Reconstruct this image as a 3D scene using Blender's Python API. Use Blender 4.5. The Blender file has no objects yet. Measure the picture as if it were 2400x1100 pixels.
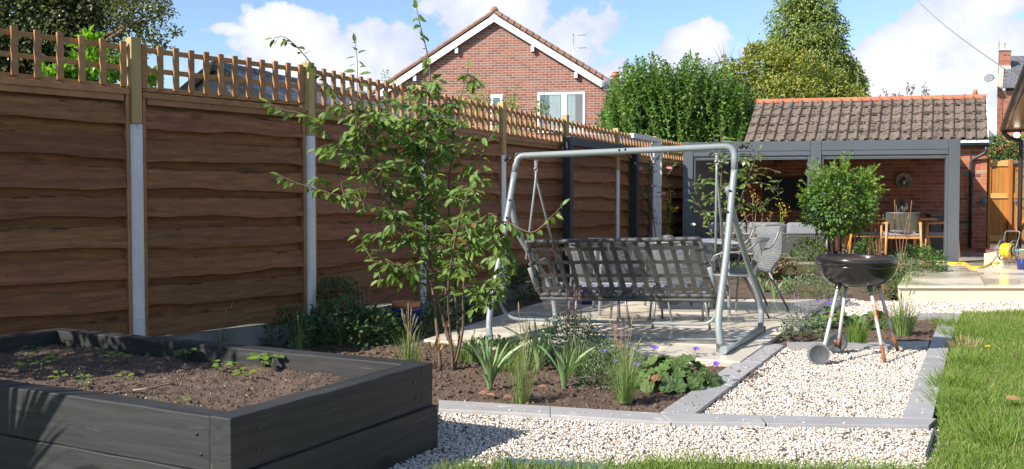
import bpy, math, random
import numpy as np
from mathutils import Vector, Matrix
random.seed(7); RNG = np.random.default_rng(7)
S = bpy.context.scene; COL = S.collection
R = math.radians
# ---------------------------------------------------------------- camera
CAMH = 1.145; F = 2200.0; PITCH = math.atan(75/F)
cd = bpy.data.cameras.new('camera'); cam = bpy.data.objects.new('camera', cd); COL.objects.link(cam)
cam.location = (0, 0, CAMH); cam.rotation_euler = (R(90)-PITCH, 0, 0)
cd.sensor_width = 36; cd.lens = F/2400*36; cd.clip_start = .05; cd.clip_end = 2000
S.camera = cam
# ---------------------------------------------------------------- sun, sky
SUN_D = Vector((1.15, .80, -1.0)).normalized()          # direction the light travels
elev = math.asin(-SUN_D.z); tos = -SUN_D
sl = bpy.data.lights.new('sun', 'SUN'); sl.energy = 4.3; sl.angle = R(.53); sl.color = (1, .955, .88)
sun = bpy.data.objects.new('sun', sl); COL.objects.link(sun)
sun.rotation_euler = SUN_D.to_track_quat('-Z', 'Y').to_euler(); sun.location = (-20, -15, 20)
W = bpy.data.worlds.new('World'); S.world = W; W.use_nodes = True
def sky():
    nt = W.node_tree; nt.nodes.clear(); N = nt.nodes.new; L = nt.links.new
    out = N('ShaderNodeOutputWorld'); bg = N('ShaderNodeBackground'); st = N('ShaderNodeTexSky')
    st.sky_type = 'NISHITA'; st.sun_disc = False; st.sun_elevation = elev
    st.sun_rotation = math.atan2(tos.x, tos.y); st.air_density = 1.0; st.dust_density = .15; st.ozone_density = 3.2
    bg.inputs[1].default_value = .094
    L(st.outputs[0], bg.inputs[0])
    def M(op, a, b=None, c=None, clamp=False):
        n = N('ShaderNodeMath'); n.operation = op; n.use_clamp = clamp
        for i, v in enumerate((a, b, c)):
            if v is None: continue
            if hasattr(v, 'links'): L(v, n.inputs[i])
            else: n.inputs[i].default_value = v
        return n.outputs[0]
    tc = N('ShaderNodeTexCoord'); sx = N('ShaderNodeSeparateXYZ'); L(tc.outputs['Generated'], sx.inputs[0])
    az = M('ARCTAN2', sx.outputs[0], sx.outputs[1]); el = M('ARCSINE', sx.outputs[2])
    cb = N('ShaderNodeCombineXYZ'); L(az, cb.inputs[0]); L(el, cb.inputs[1])
    def noise(scale, detail, rough=.55, off=0, sy=1.0):
        mp = N('ShaderNodeMapping'); mp.inputs['Location'].default_value = (off, off, off); mp.inputs['Scale'].default_value = (1, sy, 1)
        L(cb.outputs[0], mp.inputs[0])
        n = N('ShaderNodeTexNoise'); n.inputs['Scale'].default_value = scale; n.inputs['Detail'].default_value = detail
        n.inputs['Roughness'].default_value = rough; L(mp.outputs[0], n.inputs[0]); return n.outputs[0]
    n1 = noise(9, 9, .58); n2 = noise(30, 6, .6, 3.1); n3 = noise(4.2, 7, .55, 8.3, 2.2)
    def blob(px, py, wx, wy, amp=1.0):          # a cumulus head at a bearing and elevation
        a0 = math.atan((px-1200)/F); e0 = math.atan((475-py)/F*math.cos(a0))
        dx = M('DIVIDE', M('SUBTRACT', az, a0), wx*1.15/F); dy = M('DIVIDE', M('SUBTRACT', el, e0), wy*1.15/F)
        d = M('SQRT', M('ADD', M('MULTIPLY', dx, dx), M('MULTIPLY', dy, dy)))
        return M('MULTIPLY', M('SUBTRACT', 1.0, d), amp)
    blobs = [(690,120,120,85), (800,160,200,75), (910,140,130,85), (640,190,160,60), (960,190,160,70),
             (1140,30,170,95,.75), (1330,120,150,85,.55), (1400,60,130,60,.45), (1440,190,110,60,.8), (1230,150,200,120,.5),
             (1610,120,85,60,.9), (1590,160,110,60,.8),
             (2190,95,105,85,1.1), (2120,160,170,75,1.1), (2290,130,160,75,1.1), (2060,190,110,60), (2420,140,140,80), (2240,180,260,60),
             (2340,15,90,28,.55), (560,75,50,12,.4),
             (-400,120,300,110), (2900,60,260,110), (3500,180,320,90), (-1000,40,300,120)]
    m = None
    for b in blobs:
        v = blob(*b); m = v if m is None else M('MAXIMUM', m, v)
    far = M('SMOOTH_MIN' if False else 'SUBTRACT', n3, .56); far = M('MULTIPLY', far, 3.2)   # scattered cloud elsewhere
    sidew = M('GREATER_THAN', M('ABSOLUTE', az), .75); far = M('ADD', far, M('MULTIPLY', M('SUBTRACT', sidew, 1.0), .5))
    m = M('MAXIMUM', m, far)
    edge = M('ADD', M('MULTIPLY', M('SUBTRACT', n1, .5), 1.7), M('MULTIPLY', M('SUBTRACT', n2, .5), .9))
    dens = M('ADD', m, edge)
    mr = N('ShaderNodeMapRange'); mr.interpolation_type = 'SMOOTHSTEP'; L(dens, mr.inputs[0])
    mr.inputs[1].default_value = .02; mr.inputs[2].default_value = .20
    veil = M('MULTIPLY', M('SUBTRACT', n3, .45, clamp=True), 1.1, clamp=True)
    cov = M('MAXIMUM', M('MULTIPLY', mr.outputs[0], .97), M('MULTIPLY', veil, .30))
    # thick parts a little greyer below, whiter towards the sun side
    shade = N('ShaderNodeMapRange'); L(M('ADD', M('MULTIPLY', n1, .7), M('MULTIPLY', dens, .35)), shade.inputs[0])
    shade.inputs[1].default_value = .3; shade.inputs[2].default_value = .75
    cm = N('ShaderNodeMix'); cm.data_type = 'RGBA'; L(shade.outputs[0], cm.inputs[0])
    cm.inputs[6].default_value = (.34, .375, .49, 1); cm.inputs[7].default_value = (.59, .59, .62, 1)
    bg2 = N('ShaderNodeBackground'); L(cm.outputs[2], bg2.inputs[0]); bg2.inputs[1].default_value = 1.0
    mx = N('ShaderNodeMixShader'); L(cov, mx.inputs[0]); L(bg.outputs[0], mx.inputs[1]); L(bg2.outputs[0], mx.inputs[2])
    L(mx.outputs[0], out.inputs[0])
sky()
S.view_settings.view_transform = 'Standard'; S.view_settings.look = 'None'
S.view_settings.exposure = 1.0; S.view_settings.gamma = 1
S.render.engine = 'CYCLES'
try: S.cycles.use_denoising = True
except Exception: pass
S.cycles.max_bounces = 8; S.cycles.transparent_max_bounces = 12

# ---------------------------------------------------------------- pixel -> world helpers (surveying the real place)
FW = Vector((0, math.cos(PITCH), -math.sin(PITCH))); UP = Vector((0, math.sin(PITCH), math.cos(PITCH)))
def ray(px, py): return FW + Vector((1, 0, 0))*((px-1200)/F) - UP*((py-550)/F)
def G(px, py, z=0.0):
    d = ray(px, py); t = (z-CAMH)/d.z; return Vector((0, 0, CAMH))+d*t
def At(px, py, Y):
    d = ray(px, py); return Vector((0, 0, CAMH))+d*(Y/d.y)
# ---------------------------------------------------------------- materials
MATS = {}
def mat(name, c1, c2=None, scale=8., rough=.7, bump=0., bscale=None, stretch=(1,1,1), metal=0., island=0., orand=0.,
        spec=.5, transl=0., detail=6., knots=0., c3=None, c3s=3., c3t=.6, ramp=None, rough2=None, nrough=.6, coat=0., wet=None, grain=None):
    if name in MATS: return MATS[name]
    m = bpy.data.materials.new(name); m.use_nodes = True; nt = m.node_tree; nt.nodes.clear(); N = nt.nodes.new; L = nt.links.new
    out = N('ShaderNodeOutputMaterial'); p = N('ShaderNodeBsdfPrincipled')
    tc = N('ShaderNodeTexCoord'); oi = N('ShaderNodeObjectInfo')
    def math_(op, a, b=None, clamp=False):
        n = N('ShaderNodeMath'); n.operation = op; n.use_clamp = clamp
        for i, v in enumerate((a, b)):
            if v is None: continue
            if hasattr(v, 'links'): L(v, n.inputs[i])
            else: n.inputs[i].default_value = v
        return n.outputs[0]
    va = N('ShaderNodeVectorMath'); va.operation = 'ADD'; L(tc.outputs['Object'], va.inputs[0])
    cb = N('ShaderNodeCombineXYZ'); r37 = math_('MULTIPLY', oi.outputs['Random'], 37.0)
    for i in range(3): L(r37, cb.inputs[i])
    L(cb.outputs[0], va.inputs[1])
    mp = N('ShaderNodeMapping'); mp.inputs['Scale'].default_value = stretch; L(va.outputs[0], mp.inputs[0])
    def noise(s, d=detail, r=nrough):
        n = N('ShaderNodeTexNoise'); n.inputs['Scale'].default_value = s; n.inputs['Detail'].default_value = d; n.inputs['Roughness'].default_value = r
        L(mp.outputs[0], n.inputs[0]); return n.outputs[0]
    def mixc(f, a, b, mode='MIX'):
        n = N('ShaderNodeMix'); n.data_type = 'RGBA'; n.blend_type = mode
        if hasattr(f, 'links'): L(f, n.inputs[0])
        else: n.inputs[0].default_value = f
        for i, v in ((6, a), (7, b)):
            if hasattr(v, 'links'): L(v, n.inputs[i])
            else: n.inputs[i].default_value = (*v, 1)
        return n.outputs[2]
    def mrange(v, a, b, c=0., d=1.):
        n = N('ShaderNodeMapRange'); L(v, n.inputs[0])
        for i, x in enumerate((a, b, c, d)): n.inputs[i+1].default_value = x
        return n.outputs[0]
    if c2 is None: c2 = tuple(x*.72 for x in c1)
    n0 = noise(scale)
    if ramp:
        cr = N('ShaderNodeValToRGB'); e = cr.color_ramp.elements; cr.color_ramp.interpolation = 'CONSTANT'
        while len(e) < len(ramp): e.new(.5)
        for i, (pos, c) in enumerate(ramp): e[i].position = pos; e[i].color = (*c, 1)
        if island: g = N('ShaderNodeNewGeometry'); L(g.outputs['Random Per Island'], cr.inputs[0])
        else: L(oi.outputs['Random'], cr.inputs[0])
        base = mixc(mrange(n0, .3, .7, 0, .35), cr.outputs[0], c2)
    else:
        base = mixc(mrange(n0, .33, .67), c1, c2)
    if c3 is not None: base = mixc(mrange(noise(c3s, 8), c3t, c3t+.07), base, c3)
    if grain:                                    # cathedral grain: distorted growth bands along the board
        gs, gd, ga_ = grain; mg = N('ShaderNodeMapping'); mg.inputs['Scale'].default_value = (.16, 1, 1); L(va.outputs[0], mg.inputs[0])
        wv = N('ShaderNodeTexWave'); wv.bands_direction = 'Z'; wv.inputs['Scale'].default_value = gs; wv.inputs['Distortion'].default_value = gd
        wv.inputs['Detail'].default_value = 3; wv.inputs['Detail Scale'].default_value = 1.1; wv.inputs['Detail Roughness'].default_value = .6; L(mg.outputs[0], wv.inputs[0])
        base = mixc(mrange(wv.outputs['Fac'], .25, .9, ga_, 0), base, tuple(x*.3 for x in c1))
    if knots:
        mk = N('ShaderNodeMapping'); mk.inputs['Scale'].default_value = (1.7, .4, 4.2); L(va.outputs[0], mk.inputs[0])
        v = N('ShaderNodeTexVoronoi'); v.inputs['Scale'].default_value = 1.0; L(mk.outputs[0], v.inputs[0])
        base = mixc(mrange(v.outputs[0], .06, .13, knots, 0), base, tuple(x*.25 for x in c1))
    if (island or orand) and not (ramp and not orand and not island):
        hs = N('ShaderNodeHueSaturation'); L(base, hs.inputs['Color'])
        amt = max(island, orand)
        if island: g = N('ShaderNodeNewGeometry'); rv = g.outputs['Random Per Island']
        else: rv = oi.outputs['Random']
        L(math_('ADD', math_('MULTIPLY', math_('SUBTRACT', rv, .5), 2*amt), 1.0), hs.inputs['Value'])
        rf = math_('FRACT', math_('MULTIPLY', rv, 17.3))
        L(math_('ADD', math_('MULTIPLY', math_('SUBTRACT', rf, .5), .1*amt), .5), hs.inputs['Hue'])
        base = hs.outputs[0]
    L(base, p.inputs['Base Color']); p.inputs['Metallic'].default_value = metal
    p.inputs['Specular IOR Level'].default_value = spec
    if coat: p.inputs['Coat Weight'].default_value = coat
    if wet:                                      # puddled film of water: low roughness where noise is high
        L(mrange(noise(wet, 3, .5), .42, .56, rough, .04), p.inputs['Roughness'])
    elif rough2 is not None: L(mrange(n0, .3, .7, rough, rough2), p.inputs['Roughness'])
    else: p.inputs['Roughness'].default_value = rough
    if bump:
        b = N('ShaderNodeBump'); b.inputs['Strength'].default_value = min(1, bump); b.inputs['Distance'].default_value = .012*max(1, bump)
        L(noise(bscale or scale*3, 8, .65), b.inputs['Height']); L(b.outputs[0], p.inputs['Normal'])
    if transl:
        t = N('ShaderNodeBsdfTranslucent'); mxs = N('ShaderNodeMixShader'); mxs.inputs[0].default_value = transl
        L(mixc(1.0, base, (1.25, 1.35, .5), 'MULTIPLY'), t.inputs[0]); L(p.outputs[0], mxs.inputs[1]); L(t.outputs[0], mxs.inputs[2]); L(mxs.outputs[0], out.inputs[0])
    else: L(p.outputs[0], out.inputs[0])
    MATS[name] = m; return m
def glass_mat(name, tint=(.9,.95,.95), alpha=.5, rough=.02):
    m = bpy.data.materials.new(name); m.use_nodes = True; nt = m.node_tree; nt.nodes.clear(); N = nt.nodes.new; L = nt.links.new
    out = N('ShaderNodeOutputMaterial'); g = N('ShaderNodeBsdfGlossy'); g.inputs['Roughness'].default_value = rough
    t = N('ShaderNodeBsdfTransparent'); t.inputs[0].default_value = (*tint, 1); mx = N('ShaderNodeMixShader'); mx.inputs[0].default_value = alpha
    L(t.outputs[0], mx.inputs[1]); L(g.outputs[0], mx.inputs[2]); L(mx.outputs[0], out.inputs[0]); return m
def mesh_mat(name, col):
    m = bpy.data.materials.new(name); m.use_nodes = True; nt = m.node_tree; nt.nodes.clear(); N = nt.nodes.new; L = nt.links.new
    out = N('ShaderNodeOutputMaterial'); p = N('ShaderNodeBsdfPrincipled'); p.inputs['Base Color'].default_value = (*col, 1); p.inputs['Roughness'].default_value = .5
    tc = N('ShaderNodeTexCoord'); v = N('ShaderNodeTexVoronoi'); v.feature = 'DISTANCE_TO_EDGE'; v.inputs['Scale'].default_value = 120; v.inputs['Randomness'].default_value = .25
    L(tc.outputs['Object'], v.inputs[0]); gt = N('ShaderNodeMath'); gt.operation = 'GREATER_THAN'; L(v.outputs[0], gt.inputs[0]); gt.inputs[1].default_value = .17
    t = N('ShaderNodeBsdfTransparent'); mx = N('ShaderNodeMixShader'); L(gt.outputs[0], mx.inputs[0]); L(p.outputs[0], mx.inputs[1]); L(t.outputs[0], mx.inputs[2]); L(mx.outputs[0], out.inputs[0]); return m
def emit_mat(name, col, s):
    m = bpy.data.materials.new(name); m.use_nodes = True; nt = m.node_tree; nt.nodes.clear(); N = nt.nodes.new
    out = N('ShaderNodeOutputMaterial'); e = N('ShaderNodeEmission'); e.inputs[0].default_value = (*col, 1); e.inputs[1].default_value = s
    nt.links.new(e.outputs[0], out.inputs[0]); return m
# ---------------------------------------------------------------- object helpers
def WM(o):
    if o is None: return Matrix.Identity(4)
    return WM(o.parent) @ o.matrix_parent_inverse @ o.matrix_basis if o.parent else o.matrix_basis.copy()
def tag(o, label=None, cat=None, group=None, kind=None):
    if label: o['label'] = label
    if cat: o['category'] = cat
    if group: o['group'] = group
    if kind: o['kind'] = kind
    return o
def thing(name, label, cat, loc=(0,0,0), rz=0., group=None):
    o = bpy.data.objects.new(name, None); COL.objects.link(o); o.empty_display_size = .1
    o.location = loc; o.rotation_euler = (0, 0, rz); return tag(o, label, cat, group)
def place(name, me, parent=None, loc=(0,0,0), rot=(0,0,0), scale=(1,1,1), world=False, matrix=None):
    o = bpy.data.objects.new(name, me); COL.objects.link(o)
    if matrix is not None: o.matrix_basis = matrix
    else: o.location = loc; o.rotation_euler = rot; o.scale = scale
    if parent:
        o.parent = parent
        if world: o.matrix_parent_inverse = WM(parent).inverted()
    return o
def bevel(o, w=.004, seg=2):
    b = o.modifiers.new('bevel', 'BEVEL'); b.width = w; b.segments = seg; b.limit_method = 'ANGLE'; return o
class MB:
    def __init__(s): s.v = []; s.f = []; s.sm = []
    def add(s, vs, fs, smooth=False):
        b = len(s.v); s.v += [tuple(x) for x in vs]; s.f += [tuple(i+b for i in f) for f in fs]; s.sm += [smooth]*len(fs); return s
    def box(s, x0, x1, y0, y1, z0, z1, M=None):
        vs = [Vector((x, y, z)) for z in (z0, z1) for y in (y0, y1) for x in (x0, x1)]
        if M is not None: vs = [M @ v for v in vs]
        return s.add(vs, [(0,2,3,1), (4,5,7,6), (0,1,5,4), (2,6,7,3), (0,4,6,2), (1,3,7,5)])
    def beam(s, a, b, w, h, up=(0,0,1)):          # square bar from a to b
        a = Vector(a); b = Vector(b); d = b-a; L_ = d.length; x = d.normalized(); u = Vector(up)
        y = u.cross(x)
        if y.length < 1e-4: y = Vector((0,1,0)).cross(x)
        y.normalize(); z = x.cross(y); M = Matrix((x, y, z)).transposed().to_4x4(); M.translation = a
        return s.box(0, L_, -w/2, w/2, -h/2, h/2, M)
    def prism(s, poly, z0, z1):                   # poly: ccw 2-D points
        n = len(poly); vs = [(p[0], p[1], z0) for p in poly]+[(p[0], p[1], z1) for p in poly]
        return s.add(vs, [tuple(range(n-1, -1, -1)), tuple(range(n, 2*n))]+[(i, (i+1) % n, n+(i+1) % n, n+i) for i in range(n)])
    def tube(s, pts, r, n=8, cap=True):
        pts = [Vector(p) for p in pts]; rs = r if isinstance(r, (list, tuple)) else [r]*len(pts)
        t0 = (pts[1]-pts[0]).normalized(); ref = Vector((0,0,1)) if abs(t0.z) < .9 else Vector((1,0,0))
        nx = t0.cross(ref).normalized(); vs = []
        for i, p in enumerate(pts):
            if i == 0: t = t0
            elif i == len(pts)-1: t = (pts[i]-pts[i-1]).normalized()
            else: t = ((pts[i+1]-pts[i]).normalized()+(pts[i]-pts[i-1]).normalized()).normalized()
            nx = (nx - t*nx.dot(t)); nx = nx.normalized() if nx.length > 1e-6 else t.orthogonal().normalized()
            ny = t.cross(nx)
            for k in range(n):
                a = 2*math.pi*k/n; vs.append(p+(nx*math.cos(a)+ny*math.sin(a))*rs[i])
        fs = [(i*n+k, i*n+(k+1) % n, (i+1)*n+(k+1) % n, (i+1)*n+k) for i in range(len(pts)-1) for k in range(n)]
        s.add(vs, fs, True)
        if cap:
            b = len(s.v)-len(vs); s.f += [tuple(b+k for k in range(n-1, -1, -1)), tuple(b+(len(pts)-1)*n+k for k in range(n))]; s.sm += [False, False]
        return s
    def lathe(s, prof, n=32, M=None, smooth=True):
        vs = []
        for r, z in prof:
            for k in range(n):
                a = 2*math.pi*k/n; v = Vector((r*math.cos(a), r*math.sin(a), z)); vs.append(M @ v if M is not None else v)
        fs = [(i*n+k, i*n+(k+1) % n, (i+1)*n+(k+1) % n, (i+1)*n+k) for i in range(len(prof)-1) for k in range(n)]
        return s.add(vs, fs, smooth)
    def mesh(s, name, m):
        me = bpy.data.meshes.new(name); me.from_pydata(s.v, [], s.f)
        if m: me.materials.append(m)
        me.polygons.foreach_set('use_smooth', s.sm); me.update(); return me
    def build(s, name, m, parent=None, world=True, **k): return place(name, s.mesh(name, m), parent, world=world, **k)
def smooth_path(pts, n=6):                        # Catmull-Rom
    P = [Vector(p) for p in pts]; P = [P[0]*2-P[1]]+P+[P[-1]*2-P[-2]]; out = []
    for i in range(1, len(P)-2):
        for k in range(n):
            t = k/n; a, b, c, d = P[i-1], P[i], P[i+1], P[i+2]
            out.append(.5*((2*b)+(c-a)*t+(2*a-5*b+4*c-d)*t*t+(3*b-a-3*c+d)*t**3))
    out.append(P[-2]); return out
def fillet(pts, r, n=6):                          # straight runs with rounded corners
    P = [Vector(p) for p in pts]; out = [P[0]]
    for i in range(1, len(P)-1):
        a = (P[i-1]-P[i]); b = (P[i+1]-P[i]); rr = min(r, a.length*.45, b.length*.45)
        s_ = P[i]+a.normalized()*rr; e = P[i]+b.normalized()*rr
        for k in range(n+1):
            t = k/n; out.append(s_*(1-t)**2+P[i]*2*t*(1-t)+e*t*t)
    out.append(P[-1]); return out
# numpy scatter of a small template
LEAF = (np.array([(0,0,0),(.28,.2,.05),(.28,0,0),(.28,-.2,.05),(.66,.19,.03),(.66,0,-.02),(.66,-.19,.03),(1,0,-.1)], float),
        [(0,2,1),(0,3,2),(1,2,5,4),(2,3,6,5),(4,5,7),(5,6,7)])
LEAF2 = (np.array([(0,0,0),(.5,.27,.06),(.5,-.27,.06),(1,0,-.05)], float), [(0,2,1),(1,2,3)])
BLADE = (np.array([(0,.5,0),(0,-.5,0),(.45,.42,.12),(.45,-.42,.12),(.8,.25,.12),(.8,-.25,.12),(1,0,.04)], float), [(0,1,3,2),(2,3,5,4),(4,5,6)])
def norm(a): return a/np.maximum(np.linalg.norm(a, axis=1, keepdims=True), 1e-9)
def scatter_mesh(name, m, tmpl, pos, xd, nd, sx, sy=None, sz=None, smooth=False):
    tv, tf = tmpl; N_ = len(pos); k = len(tv); pos = np.asarray(pos, float)
    x = norm(np.asarray(xd, float)); z = np.asarray(nd, float); z = z-x*(z*x).sum(1, keepdims=True); z = norm(z); y = np.cross(z, x)
    sx = np.broadcast_to(np.asarray(sx, float), (N_,)); sy = sx if sy is None else np.broadcast_to(np.asarray(sy, float), (N_,)); sz = sx if sz is None else np.broadcast_to(np.asarray(sz, float), (N_,))
    V = pos[:, None, :]+(tv[None, :, 0:1]*sx[:, None, None])*x[:, None, :]+(tv[None, :, 1:2]*sy[:, None, None])*y[:, None, :]+(tv[None, :, 2:3]*sz[:, None, None])*z[:, None, :]
    V = V.reshape(-1, 3); me = bpy.data.meshes.new(name)
    loops = np.concatenate([np.asarray(f) for f in tf]); tot = np.array([len(f) for f in tf])
    li = (loops[None, :]+(np.arange(N_)*k)[:, None]).ravel(); lt = np.tile(tot, N_); ls = np.concatenate([[0], np.cumsum(lt)[:-1]])
    me.vertices.add(len(V)); me.vertices.foreach_set('co', V.ravel()); me.loops.add(len(li)); me.loops.foreach_set('vertex_index', li.astype(np.int32))
    me.polygons.add(len(lt)); me.polygons.foreach_set('loop_start', ls.astype(np.int32)); me.polygons.foreach_set('loop_total', lt.astype(np.int32))
    me.polygons.foreach_set('use_smooth', np.full(len(lt), smooth)); me.materials.append(m); me.update(calc_edges=True); return me
def rdir(n): return norm(RNG.normal(size=(n, 3)))
def in_poly(pts, poly):
    x, y = pts[:, 0], pts[:, 1]; c = np.zeros(len(pts), bool); j = len(poly)-1
    for i in range(len(poly)):
        xi, yi = poly[i][0], poly[i][1]; xj, yj = poly[j][0], poly[j][1]
        c ^= ((yi > y) != (yj > y)) & (x < (xj-xi)*(y-yi)/(yj-yi+1e-12)+xi); j = i
    return c
def poly_points(poly, dens):
    xs = [p[0] for p in poly]; ys = [p[1] for p in poly]; n = int((max(xs)-min(xs))*(max(ys)-min(ys))*dens)
    p = np.c_[RNG.uniform(min(xs), max(xs), n), RNG.uniform(min(ys), max(ys), n)]; return p[in_poly(p, poly)]
def vnoise(x, y, s, seed=0):                      # cheap smooth noise
    x = x*s+seed*13.7; y = y*s+seed*7.3; xi = np.floor(x); yi = np.floor(y); fx = x-xi; fy = y-yi; fx = fx*fx*(3-2*fx); fy = fy*fy*(3-2*fy)
    h = lambda a, b: np.modf(np.abs(np.sin(a*127.1+b*311.7+seed)*43758.5453))[0]
    return (h(xi, yi)*(1-fx)+h(xi+1, yi)*fx)*(1-fy)+(h(xi, yi+1)*(1-fx)+h(xi+1, yi+1)*fx)*fy
def fbm(x, y, s, o=4, seed=0): return sum(vnoise(x, y, s*2**i, seed+i)*.5**i for i in range(o))/sum(.5**i for i in range(o))
def grid_sheet(name, m, poly, res, hfun, parent=None):
    xs = np.arange(min(p[0] for p in poly), max(p[0] for p in poly)+res, res); ys = np.arange(min(p[1] for p in poly), max(p[1] for p in poly)+res, res)
    X, Y = np.meshgrid(xs, ys); Z = hfun(X, Y); nx, ny = len(xs), len(ys)
    V = np.c_[X.ravel(), Y.ravel(), Z.ravel()]; i, j = np.meshgrid(np.arange(nx-1), np.arange(ny-1)); a = (j*nx+i).ravel()
    C = np.c_[X[:-1, :-1].ravel()+res/2, Y[:-1, :-1].ravel()+res/2]; a = a[in_poly(C, poly)]
    q = np.c_[a, a+1, a+nx+1, a+nx].astype(np.int32)
    used = np.unique(q); rm = np.full(len(V), -1, np.int32); rm[used] = np.arange(len(used)); V = V[used]; q = rm[q]
    me = bpy.data.meshes.new(name); me.vertices.add(len(V)); me.vertices.foreach_set('co', V.ravel()); me.loops.add(q.size); me.loops.foreach_set('vertex_index', q.ravel())
    me.polygons.add(len(q)); me.polygons.foreach_set('loop_start', (np.arange(len(q))*4).astype(np.int32)); me.polygons.foreach_set('loop_total', np.full(len(q), 4, np.int32))
    me.polygons.foreach_set('use_smooth', np.ones(len(q), bool)); me.materials.append(m); me.update(calc_edges=True)
    return place(name, me, parent)
# ================================================================ MATERIALS
m_soil = mat('soil', (.075,.045,.03), (.15,.10,.068), scale=14, rough=.95, bump=1.0, bscale=70, c3=(.21,.155,.11), c3s=30, c3t=.62)
m_dirt = mat('earth', (.07,.05,.03), (.06,.09,.03), scale=2, rough=.95, bump=.5, bscale=20)
m_gravel = mat('gravel_bed', (.46,.39,.32), (.22,.16,.11), scale=50, rough=.85, bump=1.0, bscale=60)
m_pebble = mat('pebble', (.74,.70,.63), (.60,.54,.46), scale=60, rough=.75, island=.12,
               ramp=[(0,(.74,.70,.64)),(.28,(.66,.60,.52)),(.50,(.78,.75,.70)),(.63,(.52,.42,.32)),(.75,(.40,.29,.20)),(.84,(.28,.22,.18)),(.90,(.58,.41,.27)),(.96,(.18,.15,.13))])
m_stone = mat('cream_porcelain', (.76,.67,.54), (.68,.59,.46), scale=2.5, rough=.38, orand=.05, bump=.05, bscale=60, wet=1.5)
m_stone2 = mat('cream_porcelain_dry', (.74,.66,.54), (.67,.59,.47), scale=2.5, rough=.3, orand=.05, bump=.04, bscale=60, wet=.9)
m_riser = mat('cream_riser', (.74,.67,.52), (.70,.62,.47), scale=6, rough=.5)
m_kerb = mat('grey_porcelain', (.37,.35,.335), (.31,.295,.285), scale=5, rough=.5, orand=.07, bump=.06, bscale=80, c3=(.50,.46,.42), c3s=9, c3t=.6)
m_grass = mat('grass_blade', (.15,.235,.042), (.20,.285,.06), scale=1.2, rough=.6, island=.35, transl=.35, spec=.25)
m_grassdry = mat('dry_grass', (.42,.36,.17), (.30,.26,.12), scale=3, rough=.7, island=.25, transl=.3)
m_lawn = mat('lawn_ground', (.05,.075,.02), (.08,.07,.03), scale=6, rough=.95, bump=.5, bscale=60)
m_board = mat('fence_board_wood', (.325,.143,.052), (.16,.067,.026), scale=7, rough=.8, stretch=(.7,3,6), orand=.2, bump=.8, bscale=16, knots=.6, c3=(.075,.032,.014), c3s=2.6, c3t=.62, nrough=.72, grain=(4, 9, .22))
m_trel = mat('trellis_wood', (.38,.195,.08), (.27,.13,.05), scale=8, rough=.7, stretch=(1,1,1), orand=.15, bump=.2)
m_timber = mat('timber_post_wood', (.42,.31,.13), (.34,.24,.095), scale=7, rough=.65, stretch=(3,3,.35), orand=.06, knots=.6, bump=.15)
m_conc = mat('painted_concrete', (.74,.73,.73), (.66,.65,.66), scale=6, rough=.8, bump=.9, bscale=45, orand=.03, c3=(.33,.32,.33), c3s=3, c3t=.66)
m_bark2 = mat('dark_bark', (.03,.014,.008), (.05,.025,.014), scale=30, rough=.95)
m_gboard = mat('gravel_board_concrete', (.26,.25,.24), (.20,.195,.185), scale=9, rough=.9, bump=.6, bscale=60)
m_sleep = mat('black_painted_sleeper', (.015,.015,.0145), (.033,.032,.030), scale=2.6, rough=.6, stretch=(.45,2.2,5), bump=.22, bscale=9, knots=.8, nrough=.62, rough2=.8, c3=(.065,.06,.055), c3s=7, c3t=.62, grain=(5, 14, .34))
m_sleepend = mat('sleeper_end_grain', (.032,.032,.035), (.055,.055,.058), scale=9, rough=.65, bump=.8, bscale=20)
m_frame = mat('grey_painted_tube', (.25,.275,.272), (.21,.235,.232), scale=4, rough=.38, c3=(.46,.42,.32), c3s=3.2, c3t=.67, bump=.05)
m_dframe = mat('dark_grey_tube', (.17,.165,.16), (.13,.125,.12), scale=6, rough=.4)
m_strap = mat('grey_webbing', (.066,.063,.057), (.052,.050,.046), scale=30, rough=.45, orand=.08, bump=.3, bscale=300)
m_strap2 = mat('sunlit_webbing', (.16,.18,.24), (.13,.15,.20), scale=30, rough=.5)  # seat webbing: sunlit tops painted in as a brighter, bluer grey
m_steel = mat('spring_steel', (.55,.55,.53), (.4,.4,.38), scale=20, rough=.35, metal=.8)
m_rust = mat('rust', (.30,.11,.035), (.16,.055,.02), scale=25, rough=.85, bump=.4)
m_blackp = mat('black_plastic', (.02,.02,.02), (.03,.03,.03), scale=10, rough=.4)
m_enamel = mat('black_enamel', (.010,.010,.010), (.018,.015,.013), scale=14, rough=.13, rough2=.28, coat=.4, c3=(.12,.10,.085), c3s=16, c3t=.70)
m_bbqleg = mat('weathered_white_leg', (.50,.50,.49), (.44,.44,.43), scale=14, rough=.45, c3=(.36,.15,.04), c3s=5.5, c3t=.56, detail=3)
m_ash = mat('rusty_ash', (.13,.09,.065), (.12,.08,.06), scale=40, rough=.95, bump=1, bscale=80)
m_tyre = mat('dusty_wheel_plastic', (.055,.06,.062), (.09,.095,.095), scale=40, rough=.6, c3=(.34,.34,.33), c3s=30, c3t=.64)
m_wheelrim = mat('worn_wheel_rim', (.36,.37,.37), (.2,.21,.21), scale=50, rough=.7)
m_leaf = mat('shrub_leaf', (.10,.17,.028), (.165,.245,.05), scale=9, rough=.5, orand=.32, island=0, transl=.36, spec=.45)
m_leafi = mat('shrub_leaf_mass', (.10,.17,.028), (.165,.245,.05), scale=9, rough=.5, island=.32, transl=.36, spec=.45)
m_leafred = mat('red_leaf', (.30,.06,.025), (.22,.10,.03), scale=20, rough=.5, transl=.3)
m_leafdry = mat('dead_leaf', (.42,.27,.10), (.32,.18,.07), scale=20, rough=.8, transl=.2)
m_bark = mat('brown_bark', (.17,.115,.075), (.11,.07,.045), scale=12, rough=.85, stretch=(1,1,.3), bump=.5, bscale=40)
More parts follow.
